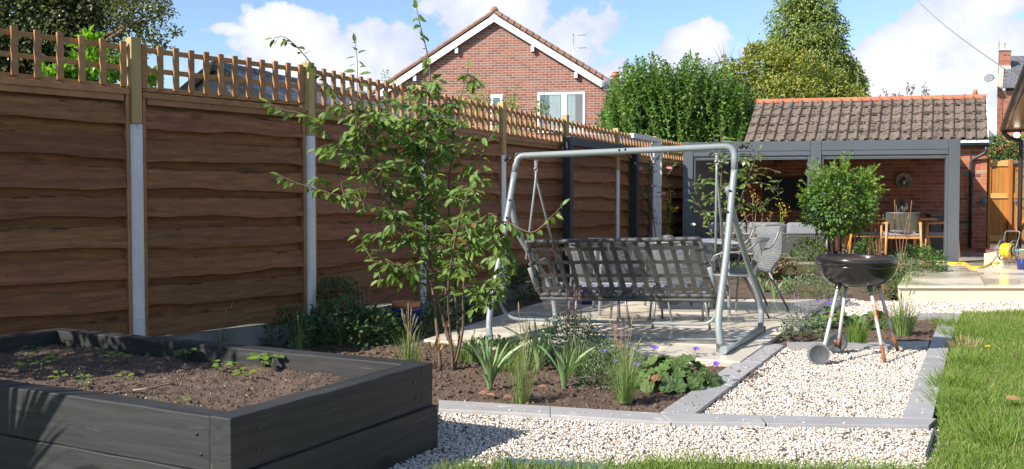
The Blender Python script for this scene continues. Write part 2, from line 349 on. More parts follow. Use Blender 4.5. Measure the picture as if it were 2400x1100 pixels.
m_twig = mat('pale_twig', (.33,.25,.16), (.24,.17,.11), scale=12, rough=.85)
m_gleaf = mat('glossy_leaf', (.04,.10,.014), (.065,.15,.022), scale=7, rough=.5, island=.3, transl=.18, spec=.6)
m_lime = mat('lime_leaf', (.18,.28,.035), (.14,.23,.03), scale=8, rough=.5, island=.25, transl=.4)
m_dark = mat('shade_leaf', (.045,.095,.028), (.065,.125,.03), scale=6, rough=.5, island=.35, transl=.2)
m_iris = mat('iris_leaf', (.20,.30,.14), (.25,.36,.15), scale=6, rough=.42, orand=.2, transl=.25, stretch=(1,8,8))
m_irisi = mat('strap_leaf_mass', (.16,.26,.10), (.20,.31,.11), scale=6, rough=.45, island=.25, transl=.25)
m_grassy = mat('clump_grass', (.16,.23,.07), (.22,.29,.09), scale=4, rough=.5, island=.3, transl=.3)
m_ger = mat('geranium_leaf', (.085,.15,.038), (.12,.19,.05), scale=22, rough=.5, orand=.22, transl=.3, bump=.3)
m_ntea = mat('grey_green_leaf', (.13,.19,.085), (.17,.22,.12), scale=9, rough=.6, island=.3, transl=.25)
m_purple = mat('purple_petal', (.19,.07,.55), (.26,.12,.62), scale=30, rough=.5, transl=.3)
m_pink = mat('pink_petal', (.72,.36,.36), (.62,.28,.26), scale=30, rough=.5, transl=.3)
m_salmon = mat('salmon_spike', (.36,.18,.14), (.28,.12,.09), scale=40, rough=.7, island=.3)
m_white = mat('white_petal', (.85,.83,.75), (.78,.75,.66), scale=20, rough=.5, transl=.2)
m_yellow = mat('yellow_flower', (.70,.42,.03), (.55,.36,.03), scale=30, rough=.6, island=.25)
m_dand = mat('dandelion_yellow', (.85,.66,.02), (.75,.52,.02), scale=50, rough=.6)
m_upvc = mat('white_upvc', (.78,.79,.80), (.74,.75,.76), scale=4, rough=.35)
BRICKR = [(0,(.29,.112,.072)),(.3,(.25,.092,.06)),(.55,(.325,.13,.083)),(.75,(.215,.08,.058)),(.93,(.30,.145,.10))]
m_hbrick = mat('house_brick', (.33,.115,.07), (.24,.08,.05), scale=15, rough=.85, ramp=BRICKR)
m_hbricki = mat('house_brick_mass', (.33,.115,.07), (.24,.08,.05), scale=15, rough=.85, ramp=BRICKR, island=.001)
GB = [(0,(.50,.165,.085)),(.25,(.42,.125,.065)),(.48,(.54,.195,.10)),(.68,(.36,.10,.06)),(.84,(.48,.19,.10)),(.955,(.45,.28,.17)),(.975,(.14,.065,.06))]
m_gbrick = mat('garage_brick', (.40,.13,.06), (.26,.08,.05), scale=12, rough=.85, ramp=GB, bump=.3)
m_gbricki = mat('garage_brick_mass', (.40,.13,.06), (.26,.08,.05), scale=12, rough=.85, ramp=GB, island=.001, bump=.3)
m_mortar = mat('mortar', (.50,.42,.34), (.42,.35,.28), scale=12, rough=.95)
m_mortar2 = mat('pale_mortar', (.52,.47,.42), (.46,.41,.36), scale=12, rough=.95)
m_tile = mat('concrete_roof_tile', (.185,.135,.105), (.13,.098,.078), scale=9, rough=.9, orand=.13, bump=.5, bscale=50, c3=(.05,.045,.03), c3s=13, c3t=.535)
m_moss = mat('moss', (.045,.04,.022), (.07,.055,.03), scale=30, rough=1, island=.3)
m_verge = mat('brown_verge_tile', (.26,.15,.105), (.21,.12,.085), scale=6, rough=.85, orand=.1)
m_ridge = mat('terracotta_ridge', (.55,.17,.075), (.45,.135,.065), scale=6, rough=.8, orand=.1, c3=(.26,.14,.09), c3s=8, c3t=.62)
m_slate = mat('slate', (.17,.165,.175), (.12,.118,.125), scale=9, rough=.7, orand=.22, c3=(.27,.26,.24), c3s=14, c3t=.6)
m_alu = mat('grey_aluminium', (.088,.102,.118), (.08,.094,.108), scale=3, rough=.42)
m_anth = mat('dark_stained_timber', (.017,.019,.024), (.022,.025,.03), scale=4, rough=.5)
m_panelg = mat('grey_screen_fabric', (.19,.19,.22), (.17,.17,.20), scale=3, rough=.8)
m_tv = mat('black_screen', (.004,.004,.004), (.005,.005,.005), scale=3, rough=.35, spec=.3)
m_teak = mat('teak', (.52,.27,.10), (.42,.21,.08), scale=6, rough=.5, stretch=(1,1,1))
m_rope = mat('grey_rope', (.13,.135,.13), (.09,.095,.09), scale=50, rough=.8)
m_cush = mat('pale_grey_cushion', (.21,.215,.23), (.19,.195,.21), scale=10, rough=.9)
m_gate = mat('orange_gate_wood', (.50,.215,.045), (.38,.15,.03), scale=6, rough=.6, stretch=(4,4,.5), orand=.16, knots=.5)
m_gate2 = mat('pale_gate_wood', (.66,.40,.12), (.56,.33,.10), scale=6, rough=.6, stretch=(.5,4,4))
m_gutter = mat('brown_gutter', (.045,.035,.032), (.05,.04,.036), scale=4, rough=.3)
m_soffit = mat('brown_soffit', (.22,.125,.06), (.17,.09,.045), scale=5, rough=.3, stretch=(.4,4,4))
m_pipe = mat('black_pipe', (.035,.03,.032), (.045,.04,.04), scale=5, rough=.3)
m_galv = mat('grey_metal', (.18,.185,.185), (.145,.15,.15), scale=8, rough=.4, metal=.3)
m_yhose = mat('yellow_hose_rubber', (.85,.55,.02), (.80,.48,.02), scale=8, rough=.4)
m_ohose = mat('orange_hose_rubber', (.85,.30,.02), (.80,.25,.02), scale=8, rough=.4)
m_terra = mat('terracotta', (.50,.19,.085), (.40,.15,.07), scale=12, rough=.85)
m_bluepot = mat('blue_glaze', (.02,.03,.14), (.03,.04,.2), scale=8, rough=.15)
m_skin = mat('skin', (.56,.32,.23), (.52,.28,.20), scale=8, rough=.5)
m_shorts = mat('dark_grey_shorts', (.035,.04,.05), (.045,.05,.06), scale=20, rough=.85)
m_shirt = mat('grey_shirt', (.09,.09,.10), (.11,.11,.12), scale=20, rough=.85)
m_shirt2 = mat('dark_hair', (.04,.025,.015), (.05,.03,.02), scale=20, rough=.6)
m_glass = glass_mat('window_glass', (.75,.8,.8), .25)
m_dark_in = mat('room_shade', (.03,.028,.026), (.045,.04,.036), scale=2, rough=.9)  # dark tone painted in for the unlit interior behind windows
m_curt = mat('pale_curtain', (.62,.60,.55), (.54,.52,.47), scale=3, rough=.9)
m_curt2 = mat('brown_curtain', (.30,.13,.08), (.22,.10,.06), scale=3, rough=.9)
m_netmetal = mesh_mat('expanded_metal', (.19,.195,.20))
m_tabl = mat('dark_grey_table', (.33,.345,.36), (.29,.30,.315), scale=5, rough=.35)
m_teal = mat('teal_metal', (.05,.22,.24), (.04,.16,.18), scale=10, rough=.4)
m_mirror = mat('hammered_metal', (.22,.19,.15), (.15,.13,.10), scale=9, rough=.35, metal=.5)
m_edging = mat('blue_grey_edging', (.10,.17,.21), (.08,.13,.16), scale=6, rough=.4)
m_bowl = mat('pale_wood', (.62,.47,.30), (.55,.40,.25), scale=10, rough=.5)
# ================================================================ GROUND
def quad_px(pts, z=0.): return [G(x, y, z) for x, y in pts]
gm = MB(); gm.add([(-400,-60,-.09),(400,-60,-.09),(400,900,-.09),(-400,900,-.09)], [(0,1,2,3)])
tag(gm.build('ground', m_dirt), kind='structure')
hs = lambda X, Y: -.01+.045*(fbm(X, Y, 2.2, 3, 1)-.45)+.035*(fbm(X, Y, 13, 4, 5)-.5)+.02*(fbm(X, Y, 45, 2, 9)-.5)
# main bed, left of the paths
Pfl, Pfr, Pbr, Pbl = Vector((-.72,7.62,0)), Vector((1.60,6.55,0)), Vector((3.66,10.80,0)), Vector((.44,10.80,0))
bed_main = [(-3.9,4.0),(-.45,4.2),(-.36,5.22),(.2,5.09),(.82,4.98),(1.06,5.03),(2.6,8.1),(3.2,9.4),(3.7,10.85),(3.2,12.2),(.2,12.2),(-1.9,8.2)]
tag(grid_sheet('flower_bed_soil', m_soil, bed_main, .022, hs), kind='structure')
bed_b = [tuple(p[:2]) for p in quad_px([(1790,815),(2186,812),(2212,742),(1925,742)])]
tag(grid_sheet('flower_bed_soil', m_soil, bed_b, .03, lambda X, Y: hs(X, Y)-.0), kind='structure')
bed_c = [(.0,11.9),(3.0,10.86),(4.5,10.95),(4.75,11.7),(6.0,14.3),(6.3,15.3),(3.0,15.6),(2.4,15.6)]
tag(grid_sheet('flower_bed_soil', m_soil, [(-.2,10.7),(4.35,10.86),(6.55,15.25),(3.2,17.0),(3.3,19.5),(2.0,15.4)], .07, lambda X, Y: hs(X, Y)+.10*np.clip((Y-11)/2.5, 0, 1)), kind='structure')
# clods
def clods(name, poly, n, hf, smin=.008, smax=.028, parent=None):
    p = poly_points(poly, n); z = hf(p[:, 0], p[:, 1]); s = RNG.uniform(smin, smax, len(p))*RNG.uniform(.5, 1, len(p))
    me = scatter_mesh(name, m_soil, PEB, np.c_[p, z], rdir(len(p)), rdir(len(p)), s, s*.8, s*.7); return tag(place(name, me, parent), kind='stuff')
t = (1+5**.5)/2
_pv = norm(np.array([(-1,t,0),(1,t,0),(-1,-t,0),(1,-t,0),(0,-1,t),(0,1,t),(0,-1,-t),(0,1,-t),(t,0,-1),(t,0,1),(-t,0,-1),(-t,0,1)], float))
_pf = [(0,11,5),(0,5,1),(0,1,7),(0,7,10),(0,10,11),(1,5,9),(5,11,4),(11,10,2),(10,7,6),(7,1,8),(3,9,4),(3,4,2),(3,2,6),(3,6,8),(3,8,9),(4,9,5),(2,4,11),(6,2,10),(8,6,7),(9,8,1)]
PEB = (_pv, _pf)
clods('soil_crumbs', [(-.4,4.3),(-.36,5.2),(.82,5.0),(1.06,5.05),(1.9,6.6),(-.7,7.6),(-2,7.4),(-2,6)], 700, hs)
clods('soil_crumbs', bed_b, 300, hs)
# gravel: base sheets and stones
K2t = quad_px([(1028,946),(1290,961),(1545,977),(2115,990)]); K2b = quad_px([(1028,967),(1290,981),(1600,999),(2178,1007)])
K1o = quad_px([(1545,977),(1790,808)]); K1i = quad_px([(1618,986),(1838,815)])
K3i = quad_px([(2115,990),(2158,875),(2180,812),(2206,745)]); K3o = quad_px([(2178,1007),(2205,900),(2226,812),(2252,740)])
g_front = [tuple(p[:2]) for p in K2b]+[(2.33,4.78),(2.1,4.3),(1.9,3.9),(1.9,3.3),(-1.6,3.0),(-.98,3.2),(-.38,4.33)]
g_bay = [tuple(K1i[0][:2]), tuple(K1i[1][:2]), tuple(G(2180,815)[:2]), tuple(K3i[0][:2])]
g_far = [tuple(G(1962,742)[:2]), tuple(G(1990,700)[:2]), (4.1,10.9), (9.5,10.9), (9.5,9.5), tuple(G(2250,742)[:2]), tuple(G(2180,742)[:2])]
for nm, poly in (('gravel_path', g_front), ('gravel_path', g_bay), ('gravel_path', g_far)):
    tag(grid_sheet(nm, m_gravel, poly, .05, lambda X, Y: .0*X-.012), kind='structure')
def pebbles(poly, dens, s0, s1):
    p = poly_points(poly, dens); n = len(p); s = RNG.uniform(s0, s1, n)
    nrm = np.c_[RNG.normal(0, .35, (n, 2)), np.ones(n)]
    me = scatter_mesh('gravel_stones', m_pebble, PEB, np.c_[p, RNG.uniform(-.012, .004, n)], rdir(n)*np.array([1,1,.3]), nrm, s, s*RNG.uniform(.55, .9, n), s*RNG.uniform(.4, .7, n), smooth=True)
    return tag(place('gravel_stones', me), kind='stuff')
pebbles(g_front, 10500, .004, .0092); pebbles(g_bay, 8500, .0045, .0092); pebbles(g_far, 2600, .008, .013)
pebbles([(6.3,14.2),(6.9,14.2),(7.1,15.1),(6.4,15.1)], 2200, .01, .017)
# kerbs
kerb = tag(bpy.data.objects.new('kerb_edging', None), kind='structure'); COL.objects.link(kerb)
def kerb_run(A0, A1, B0, B1, n, z=.022):          # two long edges A (A0->A1), B (B0->B1)
    for i in range(n):
        f0, f1 = i/n+.0025, (i+1)/n-.0025
        q = [A0.lerp(A1, f0), A0.lerp(A1, f1), B0.lerp(B1, f1), B0.lerp(B1, f0)]
        c = sum(q, Vector())/4; pts = [(p-c)[:2] for p in q]
        ar = sum(pts[k][0]*pts[(k+1) % 4][1]-pts[(k+1) % 4][0]*pts[k][1] for k in range(4))
        if ar < 0: pts = pts[::-1]
        b = MB().prism(pts, -.03, z+random.uniform(-.0015,.0015)).build('kerb_slab', m_kerb, kerb, loc=(c.x, c.y, 0)); bevel(b, .003)
kerb_run(K2t[0], K2t[1], K2b[0], K2b[1], 1); kerb_run(K2t[1], K2t[2], K2b[1], K2b[2]-Vector((.06,0,0)), 1)
kerb_run(K2t[2]+Vector((.004,-.0,0)), K2t[2].lerp(K2t[3], .42), K2b[2]-Vector((.055,0,0)), K2b[2].lerp(K2b[3], .34), 1)
kerb_run(K2t[2].lerp(K2t[3], .425), K2t[3]+Vector((.18,.0,0)), K2b[2].lerp(K2b[3], .345), K2b[3], 1)
kerb_run(K1o[0]+Vector((.006,.012,0)), K1o[1], K1i[0]+Vector((.01,.016,0)), K1i[1], 3)
kerb_run(K3i[0]+Vector((0,.012,0)), K3i[2], G(2185,992), K3o[2], 4); kerb_run(K3i[2], K3i[3], K3o[2], K3o[3], 3)
kerb_run(G(1843,808), G(2178,806), G(1847,820), G(2176,819), 3)
kerb_run(G(2150,740), G(2240,739), G(2150,748), G(2238,747), 1)
kerb_run(G(1850,770), G(1945,704), G(1872,776), G(1992,704), 3)
# lawn
lawn_r = [tuple(G(*p)[:2]) for p in [(2256,738),(2420,737),(2700,737)]]+[(3.5,4.6),(2.9,3.7),(1.95,3.75)]+[tuple((G(*p)+Vector((.025,0,0)))[:2]) for p in [(2160,1100),(2180,1062),(2192,1012),(2188,960),(2204,880),(2230,800)]]
lawn_f = [(-.32,3.95),(.05,4.06),(.45,4.02),(1.0,4.03),(1.5,4.0),(2.1,3.85),(2.9,3.72),(2.5,3.45),(-.5,3.45)]
for poly in (lawn_r, lawn_f): tag(grid_sheet('lawn', m_lawn, poly, .06, lambda X, Y: .004+.03*(fbm(X, Y, 2.5, 3, 3)-.3)), kind='structure')
def lawn_blades(poly, dens, hmin, hmax):
    p = poly_points(poly, dens); n = len(p); clump = fbm(p[:, 0], p[:, 1], 3.0, 3, 4)
    h = RNG.uniform(hmin, hmax, n)*(.55+.9*clump); d = np.c_[RNG.normal(0, .55, n), RNG.normal(0, .55, n), np.ones(n)]
    dry = RNG.random(n) < (.05+.12*(fbm(p[:, 0], p[:, 1], 1.6, 2, 8) > .62))
    z = .004+.03*(fbm(p[:, 0], p[:, 1], 2.5, 3, 3)-.3)
    for k, (sel, mm) in enumerate(((~dry, m_grass), (dry, m_grassdry))):
        q = np.c_[p[sel], z[sel]]; nn = len(q); side = rdir(nn)*np.array([1,1,.1])
        me = scatter_mesh('grass', mm, BLADE, q, d[sel], side, h[sel], RNG.uniform(.0022, .0042, nn), h[sel]*RNG.uniform(-1.6, 2.2, nn))
        tag(place('grass', me), kind='stuff')
lawn_blades([p for p in lawn_r], 11000, .026, .06); lawn_blades(lawn_f, 6500, .045, .08)
for cx, cy, s in [(2.42,5.2,.3),(2.62,5.7,.2),(3.1,6.5,.2),(3.75,7.9,.28),(2.2,4.4,.25),(3.4,7.2,.15),(3.95,8.6,.25)]:   # longer tufts along the edge
    n = 260; a = RNG.uniform(0, 6.28, n); r = RNG.random(n)*s*.55; d = np.c_[np.cos(a)*RNG.uniform(0,1.2,n)-.25, np.sin(a)*RNG.uniform(0,1,n), np.ones(n)]
    h = RNG.uniform(.07, .17, n); me = scatter_mesh('grass', m_grass if s > .16 else m_grassdry, BLADE, np.c_[cx+np.cos(a)*r+.08, cy+np.sin(a)*r*1.4, np.zeros(n)], d, rdir(n), h, .0045, h*1.5)
    tag(place('grass', me), kind='stuff')
n = 150; p = poly_points(lawn_r, 30); n = len(p); h = RNG.uniform(.12, .22, n)
tag(place('grass_stalks', scatter_mesh('grass_stalks', m_grassdry, BLADE, np.c_[p, np.zeros(n)], np.c_[RNG.normal(-.3, .8, n), RNG.normal(0, .6, n), np.ones(n)], rdir(n), h, .003, h*1.6)), kind='stuff')
# edging strips
t_ = G(1188,1076,.03); u_ = G(1330,1092,.03)
t_.z = u_.z = .012; e = MB(); e.beam(t_, G(1420,1100,.012), .012, .045); e.beam(t_, t_+Vector((-.04,-.35,0)), .012, .045)
tag(e.build('lawn_edging', m_edging), 'blue grey metal edging strip poking out of the grass at the bottom of the gravel', 'edging')
e = MB(); e.beam(G(2192,1012,.0), G(2172,1075,.0), .012, .05)
tag(e.build('lawn_edging', mat('green_edging', (.02,.05,.04), (.03,.06,.05), rough=.5)), 'dark green edging strip between the gravel corner and the right lawn', 'edging')
# patio of cream slabs
patio = tag(bpy.data.objects.new('patio', None), kind='structure'); COL.objects.link(patio)
def slabs(parent, P00, P10, P11, P01, nu, nv, z, m, th=.04, gap=.004, off=0):
    for j in range(nv):
        for i in range(nu):
            def q(a, b): return (P00*(1-a)+P10*a)*(1-b)+(P01*(1-a)+P11*a)*b
            g = gap/2/ max((P10-P00).length/nu, .1); h_ = gap/2/max((P01-P00).length/nv, .1)
            a0, a1, b0, b1 = (i+g)/nu, (i+1-g)/nu, (j+h_)/nv, (j+1-h_)/nv
            pts = [q(a0,b0), q(a1,b0), q(a1,b1), q(a0,b1)]; c = sum(pts, Vector())/4
            o = MB().prism([(p-c)[:2] for p in pts], -th, random.uniform(-.0008,.0008)).build('slab', m, parent, loc=(c.x, c.y, z))
slabs(patio, Pfl, Pfr, Pbr, Pbl, 4, 6, .03, m_stone)
MB().prism([tuple(p[:2]) for p in (Pfl, Pfr, Pbr, Pbl)], -.03, .018).build('grout_bed', m_mortar, patio)
rp = tag(bpy.data.objects.new('raised_patio', None), kind='structure'); COL.objects.link(rp)
V2 = lambda x, y: Vector((x, y, 0))
slabs(rp, V2(4.50,10.93), V2(9.6,10.93), V2(11.2,15.0), V2(6.42,15.0), 5, 4, .175, m_stone2, .03)
MB().prism([(4.52,10.96),(9.6,10.96),(11.2,15.0),(6.45,15.0)], -.03, .14).build('riser', m_riser, rp)
slabs(rp, V2(3.25,15.35), V2(11.0,15.02), V2(12.5,21.4), V2(3.4,21.4), 8, 6, .165, mat('grey_slab', (.40,.36,.31), (.34,.31,.27), scale=3, rough=.45, orand=.08, wet=1.2), .03)
MB().prism([(3.3,15.4),(11.2,15.04),(12.5,21.4),(3.4,21.4)], -.03, .13).build('riser', m_riser, rp)
s = MB().prism([tuple(G(2306,618,.17)[:2]), tuple(G(2350,618,.17)[:2]), (9.9,16.9), (9.2,16.9)], .17, .335).build('step', m_riser, rp); bevel(s, .006)
# dandelion and fallen leaves on the lawn
d = G(2313,820,.05)
dn = thing('dandelion', 'single yellow dandelion flower in the right lawn', 'flower', (d.x, d.y, 0))
MB().tube([(0,0,0),(.005,0,.07)], .002, 5).build('stem', m_grass, dn, world=False)
n = 40; a = RNG.uniform(0, 6.28, n); MBp = scatter_mesh('flower_head', m_dand, LEAF2, np.tile([.005,0,.07], (n,1)), np.c_[np.cos(a), np.sin(a), RNG.uniform(.1,1.2,n)], rdir(n), .022); place('flower_head', MBp, dn)
for (px, py, lab) in ((2355,935,'brown fallen leaf lying on the right lawn'), (1012,0,None)):
    if lab:
        c = G(px, py, .07); me = scatter_mesh('fallen_leaf', m_leafdry, LEAF, [c], [(1,.1,.05)], [(0,-.3,1)], .11, .12); tag(place('fallen_leaf', me), lab, 'leaf')
# ================================================================ FENCE
posts = [(-5.0,4.17), (-3.86,5.42), (-2.69,6.70), (-1.71,7.87), (-.925,9.43), (-.13,11.0), (.70,12.55), (1.56,14.15), (2.38,15.75), (3.20,17.3), (4.05,18.9)]
ztop = [2.31,2.31,2.31,2.31,2.31,2.31,2.31,2.26,2.25,2.25,2.25]; zt2 = [2.30,2.29,2.275,2.285,2.28,2.27,2.25,2.22,2.22,2.22,2.22]
fence = thing('garden_fence', 'brown waney lap fence with trellis top between concrete posts along the left', 'fence', (-.925,9.43,0))
def waney(L_, h, nseg, amp, seed, th=.012, tilt=.014):
    rr = random.Random(seed); ph = [rr.uniform(0, 6.28) for _ in range(6)]; fr = [rr.uniform(1.2, 2.2), rr.uniform(3, 5), rr.uniform(8, 12)]
    b = MB(); vs = []
    for i in range(nseg+1):
        x = L_*i/nseg; w = amp*(math.sin(fr[0]*x*2+ph[0])+.5*math.sin(fr[1]*x*2+ph[1])+.22*math.sin(fr[2]*x*2+ph[2])); w2 = amp*.35*(math.sin(fr[1]*x*1.7+ph[3])+.6*math.sin(fr[2]*x*1.7+ph[4]))
        if rr.random() < .08: w2 += amp*.5
        lo, hi = w, h+w2
        vs += [(x, -tilt, lo), (x, -.002, hi), (x, th, hi), (x, th-tilt, lo)]
    fs = [(0,3,2,1), tuple(nseg*4+k for k in (0,1,2,3))]
    for i in range(nseg):
        a = i*4; c = a+4; fs += [(a, a+1, c+1, c), (a+1, a+2, c+2, c+1), (a+2, a+3, c+3, c+2), (a+3, a, c, c+3)]
    b.add([(x, y, z) for x, y, z in vs], [f[::-1] for f in fs]); return b
slat_me = MB().box(-.020, .020, -.012, .012, 0, 1).mesh('slat', m_trel)
for i in range(len(posts)):
    x, y = posts[i]; j = min(i, len(posts)-2); a = math.atan2(posts[j+1][1]-posts[j][1], posts[j+1][0]-posts[j][0])
    ct = 1.70 if i < 7 else 1.63
    c = MB(); c.add([(-.045,.05,-.1),(-.045,-.04,-.1),(-.03,-.055,-.1),(.03,-.055,-.1),(.045,-.04,-.1),(.045,.05,-.1),(-.045,.05,ct),(-.045,-.04,ct),(-.03,-.055,ct),(.03,-.055,ct),(.045,-.04,ct),(.045,.05,ct)],
        [(5,4,3,2,1,0),(6,7,8,9,10,11)]+[(k,(k+1)%6,(k+1)%6+6,k+6) for k in range(6)])
    po = c.build('concrete_post', m_conc, fence, world=True, loc=(x, y, 0), rot=(0, 0, a)); bevel(po, .004)
    tp = MB().box(-.040, .036, -.052, .03, 0, ztop[i]-ct-.003).build('timber_extension', m_timber, po, world=False, loc=(0, 0, ct+.003)); bevel(tp, .003)
for i in range(len(posts)-1):
    (x0, y0), (x1, y1) = posts[i], posts[i+1]; L_ = math.hypot(x1-x0, y1-y0); a = math.atan2(y1-y0, x1-x0); near = i < 5
    z0, z1 = zt2[i], zt2[i+1]; M = Matrix.Translation((x0, y0, 0)) @ Matrix.Rotation(a, 4, 'Z')
    MB().box(.047, L_-.047, -.022, .022, -.05, .168).build('gravel_board', m_gboard, fence, world=True, matrix=M)
    fr = MB(); fr.box(.047, .072, -.036, .022, .172, z0-.35); fr.box(L_-.072, L_-.047, -.036, .022, .172, z0-.35)
    ct = z0-.355                                                  # sloped cap rail
    fr.add([(.047,-.045,ct-.03),(L_-.047,-.045,ct-.03),(L_-.047,.03,ct-.03),(.047,.03,ct-.03),(.047,-.042,ct+.008),(L_-.047,-.042,ct+.008),(L_-.047,.03,ct+.025),(.047,.03,ct+.025)],
        [(0,3,2,1),(4,5,6,7),(0,1,5,4),(1,2,6,5),(2,3,7,6),(3,0,4,7)])
    fr.box(.086, L_-.086, -.032, -.012, ct-.075, ct-.031)
    pan = fr.build('fence_panel', m_trel, fence, world=True, matrix=M)
    H_ = ct-.04-.17; nb = 8; per = H_/nb
    for k in range(nb):
        hb = per*.66; zb = .175+per*k
        o = waney(L_-.15, hb, 30 if near else 14, .0105, i*31+k, th=.014, tilt=.030).build('board', m_board, pan, world=False, loc=(.075, -.010, zb+random.uniform(-.012,.012)))
        o = waney(L_-.145, per*.995, 22 if near else 10, .006, i*57+k+400, tilt=.003).build('board', m_board, pan, world=False, loc=(.0725, .014+(k % 2)*.006, zb+per*.33))
    ch = MB()                                                     # slivers of bark left on the board edges
    for k in range(nb):
        for _ in range(4 if near else 2):
            xx = random.uniform(.1, L_-.2); zz = .175+per*k+hb+random.uniform(-.008,.010); l = random.uniform(.02,.14); t_ = random.uniform(.0015,.004)
            sp_ = [Vector((xx+l*f/4, -.016+random.uniform(-.003,.002), zz+random.uniform(-.005,.005))) for f in range(5)]; ch.tube(sp_, [t_*.3, t_, t_*.8, t_, t_*.2], 4, False)
    tag(ch.build('bark_slivers', m_bark2, pan, world=False), kind='stuff')
    nl = MB()
    for k in range(nb):
        for xx in (.10, L_/2, L_-.10): nl.lathe([(0,.002),(.004,.002),(.004,0)], 6, Matrix.Translation((xx, -.0285, .175+per*k+hb*.45)) @ Matrix.Rotation(R(90), 4, 'X'))
    if near: tag(nl.build('nail_heads', m_blackp, pan, world=False), kind='stuff')
    # trellis
    tr = MB(); ln = L_-.1; za = z0-.012; zb_ = z1-.012
    def rail(dz, th=.035): tr.add([(.05,.0,za+dz-th),(L_-.05,.0,zb_+dz-th),(L_-.05,.018,zb_+dz-th),(.05,.018,za+dz-th),(.05,.0,za+dz),(L_-.05,.0,zb_+dz),(L_-.05,.018,zb_+dz),(.05,.018,za+dz)],
        [(0,3,2,1),(4,5,6,7),(0,1,5,4),(1,2,6,5),(2,3,7,6),(3,0,4,7)])
    rail(-.008); rail(-.15); rail(-.285)
    tro = tr.build('trellis', m_trel, fence, world=True, matrix=M)
    ns = 12 if i < 3 else 13
    for k in range(ns):
        f = (k+.12)/(ns-.76); xx = .06+(L_-.12)*f
        zz = z0+(z1-z0)*f; place('slat', slat_me, tro, loc=(xx, -.0125, zz-.315+random.uniform(-.002,.002)), scale=(1, 1, .315))
# ================================================================ RAISED BED
A = Vector((-.97,3.21,0)); ud = Vector((.466,.885,0)); vd = Vector((-.885,.466,0)); LA, LB, T_ = 1.29, 2.62, .098
rb = thing('raised_bed', 'black painted sleeper raised bed filled with brown soil in the near left corner', 'raised bed', A)
def sleeper(p, d, L_, z, h, sd):                   # outer bottom edge starts at p, runs along d, thickness towards inside n
    a = math.atan2(d.y, d.x); b = MB(); nx = 14; rr = random.Random(sd); vs = []
    for i in range(nx+1):
        j = [rr.uniform(-.0022,.0022) for _ in range(4)]
        vs += [(L_*i/nx, 0+j[0], 0), (L_*i/nx, T_+j[1], 0), (L_*i/nx, T_+j[1], h+j[2]), (L_*i/nx, j[3], h+j[2])]
    fs = [(0,1,2,3), tuple(nx*4+k for k in (3,2,1,0))]
    for i in range(nx):
        q = i*4; r = q+4
        for k in range(4): fs.append((q+k, r+k, r+(k+1) % 4, q+(k+1) % 4))
    b.add(vs, [f[::-1] for f in fs]); o = b.build('sleeper', m_sleep, rb, world=True, loc=(p.x, p.y, z), rot=(0, 0, a)); bevel(o, .006); return o
B = A+ud*LA
for tier, (z, off) in enumerate(((0., .018), (.20, 0.))):
    h = .199 if tier == 0 else .20
    a0 = A-ud*off*.3
    # AB side: inside is to its left (vd)
    if tier == 1: sleeper(A, ud, LA-T_, z, h, 1); sleeper(B, vd, LB, z, h, 2)
    else: sleeper(A-vd*off, ud, LA+off, z, h, 3); sleeper(B+vd*T_+ud*.0, vd, LB-T_, z, h, 4)
    D = A+vd*LB; C = B+vd*LB
    sleeper(D+ud*0, -vd, LB-(T_ if tier else T_), z, h, 5+tier) if tier else sleeper(D, -vd, LB-T_+off, z, h, 8)
    sleeper(C-vd*0-ud*T_, -ud, LA-2*T_, z, h, 10+tier)
for o in [c for c in rb.children if True][:0]: pass
ins = [tuple((A+ud*.05+vd*.05)[:2]), tuple((B-ud*.05+vd*.05)[:2]), tuple((B-ud*.05+vd*(LB-.05))[:2]), tuple((A+ud*.05+vd*(LB-.05))[:2])]
def hb(X, Y): return .315+.03*(fbm(X, Y, 2.5, 3, 21)-.5)+.03*(fbm(X, Y, 14, 4, 25)-.5)+.016*(fbm(X, Y, 60, 2, 29)-.5)
so = grid_sheet('bed_soil', m_soil, ins, .012, hb, None); so.parent = rb; so.matrix_parent_inverse = WM(rb).inverted()
c_ = clods('soil_crumbs', ins, 2600, hb, .004, .011, rb); c_.matrix_parent_inverse = WM(rb).inverted()
p = poly_points(ins, 45); me = scatter_mesh('grit', m_pebble, PEB, np.c_[p, hb(p[:,0], p[:,1])+.003], rdir(len(p)), rdir(len(p)), RNG.uniform(.002,.004,len(p))); c_ = tag(place('grit', me, rb), kind='stuff'); c_.matrix_parent_inverse = WM(rb).inverted()

for k, (d_, L_, o_, nrm_) in enumerate(((ud, LA, A, -vd), (-vd, LB, A+vd*LB, -ud))):   # screws near the corners
    b = MB()
    for t_, z in ((.10,.05),(.10,.15),(.13,.26),(.13,.34),(L_-.10,.05),(L_-.12,.15),(L_-.14,.26),(L_-.16,.33)): b.lathe([(0,.003),(.006,.003),(.006,-.01)], 8, Matrix.Translation(o_+d_*t_+nrm_*(.017 if z < .2 else .0015)+Vector((0,0,z))) @ nrm_.to_track_quat('Z', 'Y').to_matrix().to_4x4())
    tag(b.build('screws', m_blackp, rb), kind='stuff')

